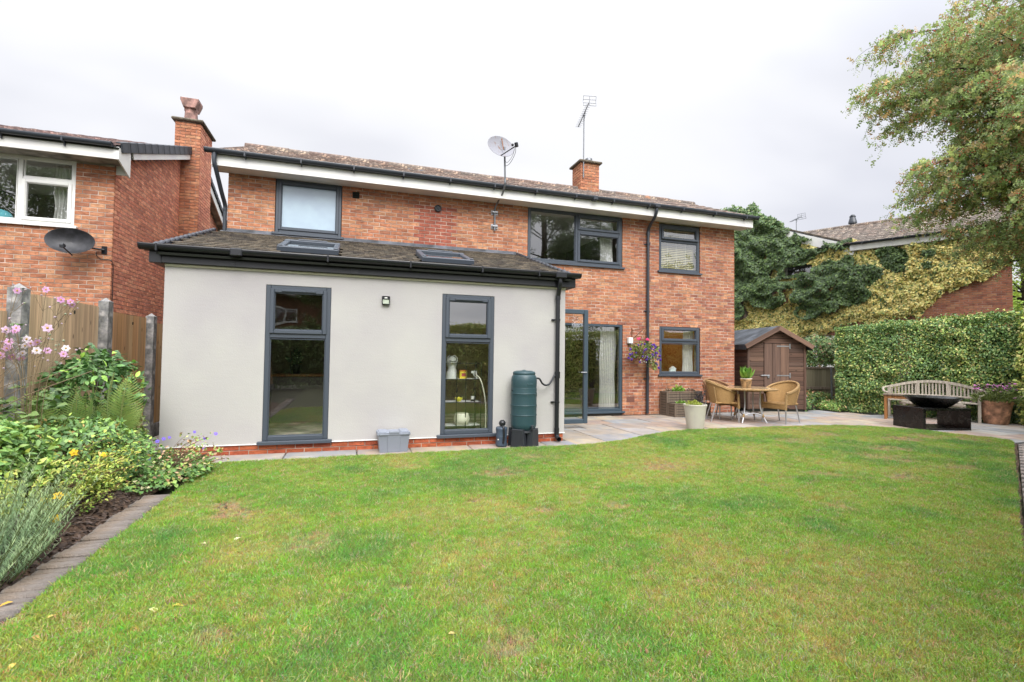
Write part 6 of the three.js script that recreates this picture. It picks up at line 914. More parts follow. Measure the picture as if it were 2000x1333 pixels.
// ================================================================= FOLIAGE HELPERS
function place2(p, tip, nor, s, sx = s) { const y = tip.clone().normalize(), x = y.clone().cross(nor); if (x.lengthSq() < 1e-6) x.set(1, 0, 0); x.normalize(); const z = x.clone().cross(y).normalize(); return new THREE.Matrix4().makeBasis(x.multiplyScalar(sx), y.multiplyScalar(s), z.multiplyScalar(s)).setPosition(p); }
const rv = (k = 1) => V(rr(-k, k), rr(-k, k), rr(-k, k));
const tint = (cols, lo = 0.7, hi = 1.3) => { const c = pick(cols), k = rr(lo, hi) * 1.75; return [c[0] * k * rr(0.92, 1.08), c[1] * k, c[2] * k]; };
// leafy mound: leaves through the outer shell of a lumpy ellipsoid, with twigs inside
function shrub(o) {
  const t = thing(o.name, o.label, o.cat ?? 'shrub', o.p, 0, o.group), [rx, ry, rz] = o.r, ms = [], cs = [], lf = o.leaf, c0 = o.cy ?? ry;
  const twigs = []; for (let i = 0; i < (o.twigs ?? 16); i++) { const a = rr(0, 6.28), k = rr(0.4, 0.85), e = [Math.cos(a) * rx * k, c0 + rr(-0.2, 0.7) * ry, Math.sin(a) * rz * k]; twigs.push(tube([[Math.cos(a) * 0.05, 0, Math.sin(a) * 0.05], [e[0] * 0.4, e[1] * 0.6, e[2] * 0.4], e], o.twigR ?? 0.006, 8, 5)); } part('stem', twigs, o.stem ?? M.stemBrown, t);
  const big = [];
  for (let i = 0; i < o.n; i++) {
    const u = rr(-1, 1), a = rr(0, 6.283), q = Math.sqrt(1 - u * u), d = V(q * Math.cos(a), u, q * Math.sin(a)); if (d.y < -0.55) d.y *= -1;
    const lump = 0.72 + 0.52 * fbm(d.x * 2.2 + o.p[0] * 3, d.z * 2.2 + d.y * 2 + o.p[2] * 3, 3, 700), k = lump * (1 - (o.depth ?? 0.45) * Math.pow(R(), 1.6));
    const p = V(d.x * rx * k, Math.max(0.02, c0 + d.y * ry * k), d.z * rz * k), nor = V(d.x, d.y * 0.8 + 0.55, d.z).add(rv(0.7)), tip = V(d.x, o.droop ?? -0.1, d.z).add(rv(0.75));
    const s = rr(...o.size), m = place2(p, tip, nor, s); const c = tint(R() < (o.alt?.[1] ?? 0) ? o.alt[0] : o.cols);
    if (o.parts && big.length < o.parts && k > 0.85 && d.x * 0.4 + d.z * 0.9 > 0.1) big.push([m, c]); else { ms.push(m); cs.push(c); }
  }
  instances('foliage', lf, o.m ?? M.leaf, ms, cs, t);
  if (big.length) { const mm = o.cols.map((c) => { const q = (o.m ?? M.leaf).clone(); q.color.setRGB(...c); return q; }); for (const [m] of big) { const l = part('leaf', lf, pick(mm), t); l.applyMatrix4(m); } }
  return t;
}
// ================================================================= HEDGE along the right boundary
function hedge(label, pts, depth, y0, heights, n, size, cols, cols2, core = true, name = 'hedge') {
  const t = thing(name, label, 'hedge', [pts[0][0], 0, pts[0][1]]), o = V(pts[0][0], 0, pts[0][1]); const ms = [], cs = []; const lf = leafGeo(1, 0.66, 0.28, 0.3);
  let L = 0; const seg = []; for (let i = 0; i + 1 < pts.length; i++) { const a = V(pts[i][0], 0, pts[i][1]), b = V(pts[i + 1][0], 0, pts[i + 1][1]); seg.push([a, b, L, L += a.distanceTo(b)]); }
  const frame = (s) => { const g = seg.find((q) => s <= q[3]) ?? seg.at(-1); const u = g[1].clone().sub(g[0]).normalize(), nrm = V(-u.z, 0, u.x); return [g[0].clone().addScaledVector(u, s - g[2]), u, nrm]; };
  const hAt = (s) => mix(heights[0], heights[1], clamp(s / L));
  // dark solid boxes added inside to block light, in place of twigs
  if (core) { const c = []; for (const [a, b, l0, l1] of seg) { const u = b.clone().sub(a).normalize(), nr = V(-u.z, 0, u.x), h = Math.min(hAt(l0), hAt(l1)) - 0.2, m = a.clone().add(b).multiplyScalar(0.5).addScaledVector(nr, -depth / 2).sub(o); c.push(at(cbox(a.distanceTo(b) - 0.3, h - 0.1, depth - 0.42, 0.05), m.x, (h + 0.1) / 2, m.z, 0, -Math.atan2(u.z, u.x))); } part('light_blocking_core', c, mat(L_(0.02, 0.022, 0.012), 1), t); }
  const W = [L * (heights[0] + heights[1]) / 2, L * depth, depth * heights[0]], tot = W[0] + W[1] * 0.8 + W[2];
  for (let i = 0; i < n; i++) {
    const q = R() * tot; let p, nor; const dp = 0.20 * Math.pow(R(), 1.5);
    if (q < W[0]) { const s = R() * L, h = hAt(s), y = mix(y0, h, R()), [b, u, nr] = frame(s); const lump = 0.26 * (fbm(s * 1.6, y * 1.6, 3, 801) - 0.5) + 0.17 * (vnoise(s * 4.5, y * 4.5, 802) - 0.5) - 0.14 * smooth(h - 0.35, h, y); p = b.clone().addScaledVector(nr, lump - dp); p.y = y; nor = nr.clone(); }
    else if (q < W[0] + W[1] * 0.8) { const s = R() * L, h = hAt(s), d = R() * depth, [b, u, nr] = frame(s); p = b.clone().addScaledVector(nr, -d); p.y = h + 0.12 * (fbm(s * 1.8, d * 2 + 5, 3, 803) - 0.5) + (R() < 0.08 ? rr(0, 0.12) : 0) - dp - 0.1 * smooth(0.3, 0, d); nor = V(0, 1, 0); }
    else { const [b, u, nr] = frame(0), d = R() * depth, y = mix(y0, heights[0], R()); p = b.clone().addScaledVector(nr, -d).addScaledVector(u, dp + 0.12 * (fbm(d * 3, y * 2, 3, 804) - 0.5)); p.y = y; nor = u.clone().negate(); }
    p.sub(o); const out = nor.clone().multiplyScalar(0.7).add(rv(0.75)).add(V(0, 0.35, 0)), tip = nor.clone().multiplyScalar(0.6).add(V(0, -0.45, 0)).add(rv(0.7));
    const yel = fbm(p.x * 1.5 + p.z, p.y * 1.5, 3, 805); ms.push(place2(p, tip, out, rr(...size))); cs.push(tint(R() < yel * 0.62 ? cols2 : cols, 0.6, 1.35));
  }
  instances('foliage', lf, M.hedge, ms, cs, t); return t;
}
const L_ = (r, g, b) => new THREE.Color().setRGB(r, g, b);
const hedgeGreen = [[0.085, 0.155, 0.042], [0.07, 0.13, 0.045], [0.115, 0.185, 0.05]], hedgeYel = [[0.26, 0.30, 0.075], [0.19, 0.26, 0.06], [0.31, 0.28, 0.10]];
{
  R = rng(101);
  hedge('tall clipped beech hedge running behind the bench', [[12.33, -9.85], [13.0, -8.62], [14.35, -6.1]], 1.0, 0.02, [2.24, 2.56], 60000, [0.038, 0.066], hedgeGreen, hedgeYel);
  hedge('sunlit yellow green hedge at the right edge of the picture', [[13.74, -6.72], [13.35, -5.6], [9.0, -3.35], [3.0, -0.35], [2.0, 0.15]], 1.0, 0.02, [2.5, 2.2], 52000, [0.055, 0.085], hedgeYel, [[0.36, 0.34, 0.10], [0.22, 0.27, 0.05]], true);
  shrub({ name: 'shrub', label: 'leafy shrub over the board fence between shed and hedge', p: [13.35, 0.85, -11.2], r: [0.95, 0.62, 0.65], cy: 0.62, n: 5200, size: [0.05, 0.085], leaf: leafGeo(1, 0.6, 0.25, 0.35), cols: [[0.07, 0.12, 0.03], [0.09, 0.14, 0.035], [0.05, 0.10, 0.025]], alt: [[[0.20, 0.20, 0.06], [0.2, 0.11, 0.05]], 0.2] });
  shrub({ name: 'shrub', label: 'low dark undergrowth at the foot of the board fence beside the shed', p: [12.55, 0, -10.7], r: [0.75, 0.28, 0.35], cy: 0.2, n: 2200, size: [0.04, 0.08], leaf: leafGeo(1, 0.6, 0.25, 0.35), cols: [[0.06, 0.12, 0.03], [0.13, 0.2, 0.04]], alt: [[[0.28, 0.12, 0.05], [0.35, 0.25, 0.1]], 0.2] });
  shrub({ name: 'shrub', label: 'low leafy edging plants between metal post and hedge foot', p: [12.5, 0, -10.0], r: [0.5, 0.16, 0.35], cy: 0.1, n: 1500, size: [0.035, 0.07], leaf: leafGeo(1, 0.6, 0.25, 0.35), cols: [[0.10, 0.19, 0.035], [0.17, 0.25, 0.05]], alt: [[[0.40, 0.25, 0.12]], 0.15] });
  { const t = thing('hydrangea', 'pale blue flower heads beside the right foot of the shed', 'flowers', [11.32, 0, -9.95]); const b = []; for (let i = 0; i < 34; i++) b.push(paint(ball(rr(0.014, 0.024), rr(-0.05, 0.07), rr(0.18, 0.42), rr(-0.08, 0.06), 6, [1, 0.6, 1]), R() < 0.6 ? [0.36, 0.44, 0.62] : [0.22, 0.31, 0.5])); part('flower_head', b, M.petal, t); const ms = [], cs = []; for (let i = 0; i < 160; i++) { ms.push(place2(V(rr(-0.1, 0.16), rr(0.02, 0.3), rr(-0.1, 0.14)), rv(), V(0, 1, 0.5).add(rv(0.5)), rr(0.05, 0.09))); cs.push(tint([[0.06, 0.12, 0.03], [0.1, 0.18, 0.04]])); } instances('foliage', leafGeo(1, 0.6, 0.25, 0.35), M.leaf, ms, cs, t); }
  shrub({ name: 'shrub', label: 'low bluish plant at the right edge behind the terracotta pot', p: [14.05, 0, -7.0], r: [0.4, 0.28, 0.4], cy: 0.2, n: 1200, size: [0.04, 0.07], leaf: leafGeo(1, 0.6, 0.25, 0.35), cols: [[0.06, 0.11, 0.05], [0.09, 0.14, 0.07]] });
}
// ================================================================= IVY on the right neighbour's wall (local axes: s to the left, y up, out from the wall)
{
  R = rng(111);
  const darkE = [[7.2, 5.71, 1.98, 1.69], [7.81, 7.12, 0.81, 0.54], [8.6, 6.6, 1.1, 1.2], [5.57, 5.61, 0.58, 0.43], [5.15, 6.04, 0.31, 0.24], [4.64, 5.9, 0.4, 0.27], [4.5, 5.11, 0.34, 0.26], [5.47, 4.5, 0.74, 0.49], [5.05, 5.0, 0.56, 0.36], [4.02, 4.53, 0.71, 0.43], [4.31, 3.86, 0.62, 0.41], [2.96, 5.09, 0.39, 0.42], [3.23, 5.32, 0.27, 0.23], [2.88, 4.74, 0.26, 0.16], [5.58, 3.9, 0.69, 0.37], [5.69, 3.29, 0.48, 0.3], [7.09, 3.88, 0.7, 0.38], [4.96, 3.43, 0.3, 0.24], [2.03, 5.15, 0.19, 0.13], [2.1, 4.73, 0.14, 0.12], [8.32, 3.44, 0.3, 0.4], [8.5, 5.0, 1.2, 1.3]];
  const yelE = [[6.91, 4.9, 0.15, 0.23], [7.26, 5.65, 0.1, 0.09], [6.33, 6.47, 0.17, 0.11], [5.57, 5.92, 0.42, 0.2], [5.47, 5.23, 0.27, 0.16], [5.15, 5.43, 0.31, 0.2], [5.9, 3.24, 0.17, 0.18], [6.8, 4.05, 0.17, 0.12], [6.4, 4.62, 0.34, 0.09], [4.74, 5.38, 0.25, 0.18]];
  const low = [[-1, 4.7], [0.03, 4.55], [0.27, 4.44], [0.66, 4.13], [1.11, 3.97], [1.65, 3.75], [2.05, 3.25], [2.38, 3.0], [3.7, 2.8], [4.66, 2.71], [5.07, 2.42], [5.91, 2.3], [7, 1.9], [11, 1.5]], top = [[-1, 5.0], [0.02, 5.24], [0.65, 5.57], [1.55, 5.64], [3.22, 5.74], [4.0, 5.9], [4.3, 6.0], [4.74, 5.97], [5.46, 6.09], [6.0, 6.39], [6.39, 6.77], [7.08, 7.12], [7.81, 7.68], [8.48, 7.7], [11, 7.6]];
  const lerp = (a, s) => { for (let i = 1; i < a.length; i++) if (s <= a[i][0]) return mix(a[i - 1][1], a[i][1], (s - a[i - 1][0]) / (a[i][0] - a[i - 1][0])); return a.at(-1)[1]; };
  const inE = (E, s, y) => { let m = 9; for (const [a, b, c, d] of E) m = Math.min(m, Math.hypot((s - a) / c, (y - b) / d)); return m; };
  const lf = (() => { const P = [[0, 0], [0.5, 0.12], [0.38, 0.42], [0.26, 0.62], [0, 1], [-0.26, 0.62], [-0.38, 0.42], [-0.5, 0.12]], pos = [0, 0.35, 0.05], idx = []; for (const [x, y] of P) pos.push(x, y, -0.12 * Math.abs(x) * 2 - 0.15 * y * y); for (let i = 0; i < 8; i++) idx.push(0, 1 + i, 1 + (i + 1) % 8); return geo(pos, idx); })();
  const n = rw.n, d = rw.d; const D = [[], []], Y = [[], []];
  for (let i = 0; i < 90000; i++) {
    const s = rr(0.0, 9.4), y = rr(1.6, 7.9), wob = 0.32 * (fbm(s * 2.2, y * 2.2, 3, 901) - 0.5);
    const lo = lerp(low, s) + wob * 1.2, hi = lerp(top, s) + wob * 0.5; if (y < lo || y > hi) continue;
    if (s > 5.55 && s < 6.5 && y > 4.86 - 0.05 && y < 5.16 + (6.1 - s) * 0.1) continue;
    const w2 = 0.34 * (fbm(s * 3, y * 3, 3, 902) - 0.5); const dk = inE(darkE, s, y) + w2 < 1 && !(inE(yelE, s, y) + w2 * 1.2 < 1);
    const clump = fbm(s * 1.9, y * 2.1, 3, dk ? 903 : 905), c2 = fbm(s * 4.5 + 3, y * 4.5, 2, 904), edge = smooth(0, 0.35, Math.min(y - lo, hi - y + 0.15));
    const th = (dk ? 0.16 + 0.62 * clump * smooth(2.5, 6.5, s) + 0.22 * clump : 0.10 + 0.26 * clump) * (0.35 + 0.65 * edge) + 0.16 * (c2 - 0.5);
    const off = Math.max(0.02, th - (dk ? 0.16 : 0.12) * Math.pow(R(), 1.5)); const p = rwPoint(s, y, off).sub(V(...RC));
    // steepness of the clump turns the leaf
    const gx = (fbm((s + 0.1) * 1.9, y * 2.1, 3, dk ? 903 : 905) - clump) * (dk ? 5 : 3), gy = (fbm(s * 1.9, (y + 0.1) * 2.1, 3, dk ? 903 : 905) - clump) * (dk ? 5 : 3);
    const nor = n.clone().addScaledVector(d, gx).add(V(0, -gy + 0.35, 0)).add(rv(0.42)), tip = V(0, -1, 0).addScaledVector(n, 0.45).add(rv(0.55));
    const m = place2(p, tip, nor, rr(0.058, 0.098)); if (dk) { D[0].push(m); D[1].push(tint([[0.026, 0.050, 0.012], [0.036, 0.066, 0.014], [0.055, 0.09, 0.018], [0.02, 0.04, 0.010]], 0.7, 1.5)); }
    else { Y[0].push(m); const q = R(); Y[1].push(q < 0.66 ? tint([[0.47, 0.40, 0.14], [0.53, 0.47, 0.19], [0.46, 0.38, 0.11]], 0.8, 1.1) : q < 0.86 ? tint([[0.24, 0.26, 0.06], [0.32, 0.32, 0.09]], 0.7, 1.2) : tint([[0.06, 0.10, 0.03]], 0.7, 1.4)); }
  }
  // sprays standing up over the gable
  for (let i = 0; i < 2600; i++) { const s = rr(6.6, 9.2), y = lerp(top, s) + rr(-0.3, 0.22) * fbm(s * 3, 1, 2, 907) * 2, p = rwPoint(s, y, rr(0.1, 0.6)).sub(V(...RC)); D[0].push(place2(p, V(0, 0.5, 0).add(rv(0.9)), n.clone().add(V(0, 0.6, 0)).add(rv(0.6)), rr(0.07, 0.11))); D[1].push(tint([[0.04, 0.085, 0.03], [0.07, 0.12, 0.04], [0.10, 0.14, 0.05]], 0.7, 1.4)); }
  const stems = (t, cnt, s0, s1) => { const g = []; for (let i = 0; i < cnt; i++) { const s = rr(s0, s1); const pts = []; for (let k = 0; k < 5; k++) { const q = rwPoint(s + rr(-0.2, 0.2) + k * 0.1, mix(Math.max(0, lerp(low, s) - 0.2), Math.min(lerp(top, s), 5.4), k / 4), 0.03).sub(V(...RC)); pts.push(q.toArray()); } g.push(tube(pts, 0.012, 16, 5)); } part('stem', g, M.bark, t); };
  const a = thing('dark_ivy', 'mass of dark green ivy on the wall behind the shed', 'ivy', RC); stems(a, 14, 4.5, 8.8); instances('foliage', lf, M.leafGloss, D[0], D[1], a);
  const b = thing('variegated_ivy', 'yellow variegated ivy spreading over the brick wall above the hedge', 'ivy', RC); stems(b, 14, 1.5, 7); instances('foliage', lf, M.leaf, Y[0], Y[1], b);
}
// ================================================================= TREES
// limbs arching from the trunk, drooping twigs, leaf sprays and berries
function hawthorn(o) {
  const t = thing(o.name, o.label, 'tree', o.p); t.scale.setScalar(o.scale ?? 1); R = rng(o.seed);
  part('trunk', [tube([[0, -0.1, 0], [0.05, 0.9, -0.03], [-0.05, 1.8, 0.05], [-0.1, 2.7, 0.0], [-0.08, 4.0, 0.06], [0, 5.6, 0]], 0.19, 24, 10)], M.bark, t);
  const spray = (() => { const g = [], lf = leafGeo(1, 0.8, 0.2, 0.3, 2); for (let i = 0; i < 9; i++) { const q = lf.clone(); const a = i * 2.4, y = 0.02 + 0.018 * i; q.applyMatrix4(place2(V(0, y, 0), V(Math.cos(a), 0.5, Math.sin(a)), V(0, 1, 0).add(rv(0.5)), rr(0.03, 0.046))); g.push(q); } return merge(g); })();
  const ms = [], cs = [], bm = [], twigs = [];
  for (let k = 0; k < o.limbs; k++) {
    const az = o.az(k), y0 = rr(2.7, 6.9), len = o.len(az, y0), rise = o.rise(y0), P = (q) => { const dr = q * q * len * 0.16 + Math.pow(q, 4) * len * 0.16; const w = 0.25 * (vnoise(k * 3.1, q * 3, 77) - 0.5); return V(Math.cos(az + w) * len * q, y0 + rise * q - dr, Math.sin(az + w) * len * q); };
    const pts = []; for (let i = 0; i <= 8; i++) pts.push(P(i / 8).toArray()); const rad = rr(0.022, 0.05);
    { const g = new THREE.TubeGeometry(new THREE.CatmullRomCurve3(pts.map((p) => V(...p))), 20, rad, 6), pp = g.attributes.position; for (let i = 0; i <= 20; i++) { const c = V(0, 0, 0); for (let j = 0; j < 6; j++) c.add(V(pp.getX(i * 7 + j), pp.getY(i * 7 + j), pp.getZ(i * 7 + j))); c.multiplyScalar(1 / 6); const f = 1 - 0.85 * i / 20; for (let j = 0; j <= 6; j++) { const q = i * 7 + j; pp.setXYZ(q, mix(c.x, pp.getX(q), f), mix(c.y, pp.getY(q), f), mix(c.z, pp.getZ(q), f)); } } g.computeVertexNormals(); part('limb', g, M.bark, t); }
    const nt = Math.round(len * o.twigsPer);
    for (let i = 0; i < nt; i++) {
      const q = mix(0.22, 1, Math.pow(R(), 0.75)), b = P(q), side = az + rr(-1.5, 1.5), tl = rr(0.4, 0.95) * (o.twigLen ?? 1), dr = rr(0.25, 0.95), tp = [b.toArray()]; for (let j = 1; j <= 4; j++) { const f = j / 4; tp.push([b.x + Math.cos(side) * tl * f * (1 - 0.35 * f), b.y + tl * (0.18 * f - dr * f * f), b.z + Math.sin(side) * tl * f * (1 - 0.35 * f)]); }
      if (i % 2 === 0 && tp[4][1] > 3.0) twigs.push(tube(tp, 0.0035, 4, 3));
      const sp = Math.round(tl / 0.10), floorY = 2.75 + 0.9 * (vnoise(b.x * 1.3, b.z * 1.3, 55) - 0.4) + 0.62 * Math.max(0, -b.x * 0.9514 - b.z * 0.308 - 0.9);
      for (let j = 0; j < sp; j++) { const f = (j + R()) / sp, a = Math.min(3, Math.floor(f * 4)), g = f * 4 - a, x = tp[a].map((v, ii) => mix(v, tp[a + 1][ii], g)), dir = V(...tp[a + 1]).sub(V(...tp[a])).normalize().multiplyScalar(0.6).add(rv(0.7)); if (x[1] < floorY) continue; ms.push(place(x[0] + rr(-0.04, 0.04), x[1] + rr(-0.04, 0.04), x[2] + rr(-0.04, 0.04), dir, rr(0, 6.28), rr(0.8, 1.35))); cs.push(tint(o.cols, 0.6, 1.4)); if (o.berries && R() < o.berries) for (let z = 0; z < 3; z++) bm.push(new THREE.Matrix4().makeTranslation(x[0] + rr(-0.05, 0.05), x[1] + rr(-0.07, 0.03), x[2] + rr(-0.05, 0.05))); }
    }
  }
  const cr = sub('crown', t); part('twig', twigs, M.bark, cr).userData.kind = 'stuff'; instances('foliage', spray, M.leafSoft, ms, cs, cr); if (bm.length) instances('berry', new THREE.IcosahedronGeometry(0.011, 1), mat(L(0.46, 0.075, 0.035), 0.5), bm, null, cr);
  return t;
}
hawthorn({ name: 'hawthorn_tree', label: 'drooping hawthorn tree with red berries overhanging at the upper right', p: [17.9, 0, -6.9], seed: 121, scale: 1.33, limbs: 84, twigsPer: 15, berries: 0.16,
  az: (k) => k % 6 === 5 ? rr(-4.4, -0.6) : rr(-3.5, -1.7), len: (az, y) => { const c = Math.cos(az + 2.75); return (1.1 + 2.1 * Math.max(0, c)) * rr(0.5, 1.06) * (y < 3.6 ? 0.8 : y > 5.4 ? 1.18 : 1); }, rise: (y) => rr(0.5, 1.2) + (y - 2.7) * rr(0.1, 0.5), cols: [[0.20, 0.26, 0.085], [0.15, 0.21, 0.075], [0.25, 0.30, 0.10], [0.32, 0.23, 0.10], [0.18, 0.24, 0.09]] });
// ================================================================= FLOWER BED
{
  R = rng(131);
  // Japanese anemone: tall wiry stems, pink flowers with yellow centres, round buds, lobed leaves low down
  const t = thing('anemone', 'tall pink Japanese anemone flowering in front of the board fence', 'flowers', [-2.72, 0, -5.3]);
  const fl = [[-2.785, 1.844, -5.361], [-2.631, 1.874, -5.456], [-2.458, 1.776, -5.32], [-2.434, 1.769, -5.423], [-2.425, 1.743, -5.432], [-2.818, 1.498, -5.302], [-2.72, 1.516, -5.245], [-2.858, 1.501, -5.5], [-2.705, 1.424, -5.36], [-2.609, 1.398, -5.318], [-2.9, 1.363, -5.5], [-2.86, 1.342, -5.4], [-2.8, 1.302, -5.5], [-2.9, 1.282, -5.4], [-2.78, 1.256, -5.45], [-2.588, 1.327, -5.274], [-2.63, 1.328, -5.516], [-2.53, 1.35, -5.594], [-2.464, 1.298, -5.411], [-2.85, 1.268, -5.45], [-2.76, 1.367, -5.45], [-2.482, 1.52, -5.192], [-2.9, 1.40, -5.5], [-2.71, 1.387, -5.43]];
  const petalShape = (() => { const g = leafGeo(1, 0.82, 0.12, 0.22, 3); return g; })();
  const flower = (c) => { const g = []; for (let i = 0; i < 6; i++) g.push(paint(petalShape.clone(), c.map((v) => v * (0.9 + 0.2 * ((i * 7) % 3) / 2))).applyMatrix4(new THREE.Matrix4().makeRotationX(0.22)).applyMatrix4(new THREE.Matrix4().makeRotationZ(i * 1.047))); g.push(paint(ball(0.24, 0, 0, 0.05, 10, [1, 1, 0.55]), [0.62, 0.33, 0.03]), paint(ball(0.10, 0, 0, 0.15, 8), [0.30, 0.34, 0.06])); return merge(g); };
  const kinds = [flower([0.72, 0.42, 0.66]), flower([0.80, 0.58, 0.76]), flower([0.66, 0.34, 0.60]), flower([0.82, 0.74, 0.80])];
  const st = [], buds = [], root = [[-0.25, 0, 0.25], [0.1, 0, 0.1], [0.0, 0, -0.2], [0.25, 0, 0.3]];
  fl.forEach(([x, y, z], i) => {
    const p = [x + 2.72, y, z + 5.3], o = part('flower', kinds[[0, 0, 2, 2, 0, 1, 0, 2, 3, 0, 1, 0, 3, 0, 0, 3, 0, 3, 0, 2, 3, 1, 0, 1][i]], M.petal, t); o.position.set(...p); o.scale.setScalar(rr(0.030, 0.040)); o.rotation.set(rr(-0.5, 0.25) + (i % 5 === 4 ? 0.7 : 0), 0.45 + rr(-0.5, 0.5), rr(0, 6));
    const r = root[i % 4], k = [r[0] * 0.5 + p[0] * 0.4, Math.min(p[1] - 0.25, 1.0 + 0.1 * (i % 3)), r[2] * 0.5 + p[2] * 0.4]; st.push(tube([r, [mix(r[0], k[0], 0.6), k[1] * 0.5, mix(r[2], k[2], 0.6)], k, [mix(k[0], p[0], 0.6), mix(k[1], p[1], 0.6), mix(k[2], p[2], 0.6) - 0.01], [p[0], p[1], p[2] - 0.01]], 0.0023, 20, 5));
    for (let b = 0; b < 4; b++) { const q = [p[0] + rr(-0.11, 0.11), p[1] + rr(-0.12, 0.08), p[2] + rr(-0.06, 0.06)]; buds.push(paint(ball(rr(0.006, 0.010), ...q, 7), pick([[0.42, 0.33, 0.36], [0.30, 0.34, 0.22], [0.5, 0.38, 0.45]]))); st.push(rod(k.map((v, j) => mix(v, p[j], 0.75)), q, 0.0014, 4)); }
  });
  for (const [a, b] of [[[-0.3, 0.75, 0.1], [0.42, 1.20, 0.0]], [[-0.2, 0.7, 0.2], [0.5, 1.15, -0.05]], [[-0.35, 0.8, 0.15], [0.2, 1.15, 0.05]]]) st.push(tube([a, [mix(a[0], b[0], 0.5), mix(a[1], b[1], 0.55), a[2]], b], 0.0035, 10, 5));
  part('stem', st, mat(L(0.15, 0.11, 0.06), 0.8), t); part('bud', buds, M.petal, t);
  const lf = leafGeo(1, 0.85, 0.2, 0.3, 3), lm = [phys(L(0.10, 0.19, 0.04), 0.6, { transmission: 0.3, thickness: 0, side: THREE.DoubleSide }), phys(L(0.15, 0.25, 0.05), 0.6, { transmission: 0.3, thickness: 0, side: THREE.DoubleSide })];
  const leafAt = (x, y, z, s) => { for (let k = -1; k <= 1; k++) { const o = part('leaf', lf, pick(lm), t); o.applyMatrix4(place2(V(x, y, z), V(Math.sin(k * 0.8), 0.25, Math.cos(k * 0.8) * 0.6).add(rv(0.3)), V(0, 1, 0.4).add(rv(0.3)), s)); } };
  for (let i = 0; i < 54; i++) leafAt(rr(-0.45, 0.3), rr(0.5, 1.02), rr(-0.3, 0.35), rr(0.055, 0.10)); leafAt(-0.02, 1.55 - 0.02, -0.02, 0.07); leafAt(0.36, 1.22, -0.1, 0.05);
}
{
  const broad = leafGeo(1, 0.46, 0.22, 0.3, 3), oval = leafGeo(1, 0.52, 0.25, 0.35, 2), small = leafGeo(1, 0.5, 0.3, 0.35, 2);
  R = rng(132);
  shrub({ name: 'laurel', label: 'dark glossy laurel bush against the fence behind the ferns', p: [-2.68, 0, -6.5], r: [0.40, 0.52, 0.5], cy: 0.82, n: 1250, size: [0.065, 0.11], leaf: broad, m: M.leafGloss, cols: [[0.045, 0.105, 0.03], [0.06, 0.13, 0.035], [0.085, 0.165, 0.04]], alt: [[[0.20, 0.34, 0.05]], 0.10], parts: 150, droop: 0.15, twigR: 0.009 });
  shrub({ name: 'rhododendron', label: 'broad leaved green shrub in the middle of the flower bed', p: [-2.45, 0, -5.55], r: [0.58, 0.36, 0.62], cy: 0.36, n: 4200, size: [0.034, 0.066], leaf: broad, m: M.leafGloss, cols: [[0.085, 0.16, 0.04], [0.12, 0.21, 0.045], [0.065, 0.13, 0.04]], alt: [[[0.22, 0.30, 0.05], [0.33, 0.22, 0.07]], 0.16], parts: 200, twigs: 26, droop: 0.1 });
  shrub({ name: 'rhododendron', label: 'dark leaved shrub at the left edge below the pink anemones', p: [-2.72, 0, -4.75], r: [0.45, 0.36, 0.45], cy: 0.48, n: 2600, size: [0.04, 0.078], leaf: broad, m: M.leafGloss, cols: [[0.085, 0.17, 0.04], [0.11, 0.21, 0.045], [0.15, 0.24, 0.05]], alt: [[[0.27, 0.32, 0.06]], 0.16], parts: 120, droop: 0.05 });
  // golden shrub with arching sprays of small yellow green leaves, and a few yellow flowers
  const g = thing('golden_shrub', 'yellow green small leaved shrub with yellow flowers above the lavender', 'shrub', [-2.35, 0, -4.75]);
  const ms = [], cs = [], st = []; for (let i = 0; i < 330; i++) { const a = rr(0, 6.28), len = rr(0.30, 0.74), r0 = 0.36 * Math.sqrt(R()), b = V(r0 * Math.cos(a) * 0.9, rr(0.02, 0.28), r0 * Math.sin(a) * 1.7), dx = Math.cos(a) * len * 0.55, dz = Math.sin(a) * len * 0.75, h = len * rr(0.45, 0.95); const P = (q) => V(b.x + dx * q, b.y + h * q - h * 0.45 * q * q, b.z + dz * q); if (i % 3 === 0) st.push(tube([P(0).toArray(), P(0.5).toArray(), P(1).toArray()], 0.003, 6, 4)); const n = Math.round(len * 56); for (let k = 0; k < n; k++) { const q = mix(0.15, 1, k / n), p = P(q); if (p.x > 0.62) continue; ms.push(place2(p.add(rv(0.012)), V(dx, 0.25, dz).normalize().add(rv(0.9)), V(0, 1, 0).add(rv(0.6)), rr(0.022, 0.042) * (1.15 - 0.4 * q))); const y = clamp(0.25 + q * 0.7 + rr(-0.25, 0.25)); cs.push([mix(0.17, 0.52, y) * rr(0.75, 1.15), mix(0.30, 0.56, y) * rr(0.8, 1.15), mix(0.045, 0.09, y)]); } }
  part('stem', st, M.stemBrown, g); instances('foliage', small, M.leaf, ms, cs, g);
  const yf = (() => { const q = []; for (let i = 0; i < 5; i++) q.push(paint(leafGeo(1, 0.8, 0.1, 0.15), [0.75, 0.50, 0.01]).applyMatrix4(new THREE.Matrix4().makeRotationZ(i * 1.257))); q.push(paint(ball(0.2, 0, 0, 0.08, 8), [0.7, 0.42, 0.02])); return merge(q); })();
  for (const [x, y, z] of [[0.02, 0.30, 0.62], [0.05, 0.29, 0.60], [0.30, 0.27, 0.42], [0.42, 0.32, 0.50], [0.44, 0.20, 0.62], [0.46, 0.19, 0.60], [0.22, 0.13, 0.88], [0.28, 0.53, 0.0], [-0.05, 0.33, 0.7], [0.40, 0.47, -0.2]]) { const o = part('flower', yf, M.petal, g); o.position.set(x, y, z); o.scale.setScalar(rr(0.026, 0.036)); o.rotation.set(-0.4 + rr(-.3, .3), 0.4, rr(0, 6)); }
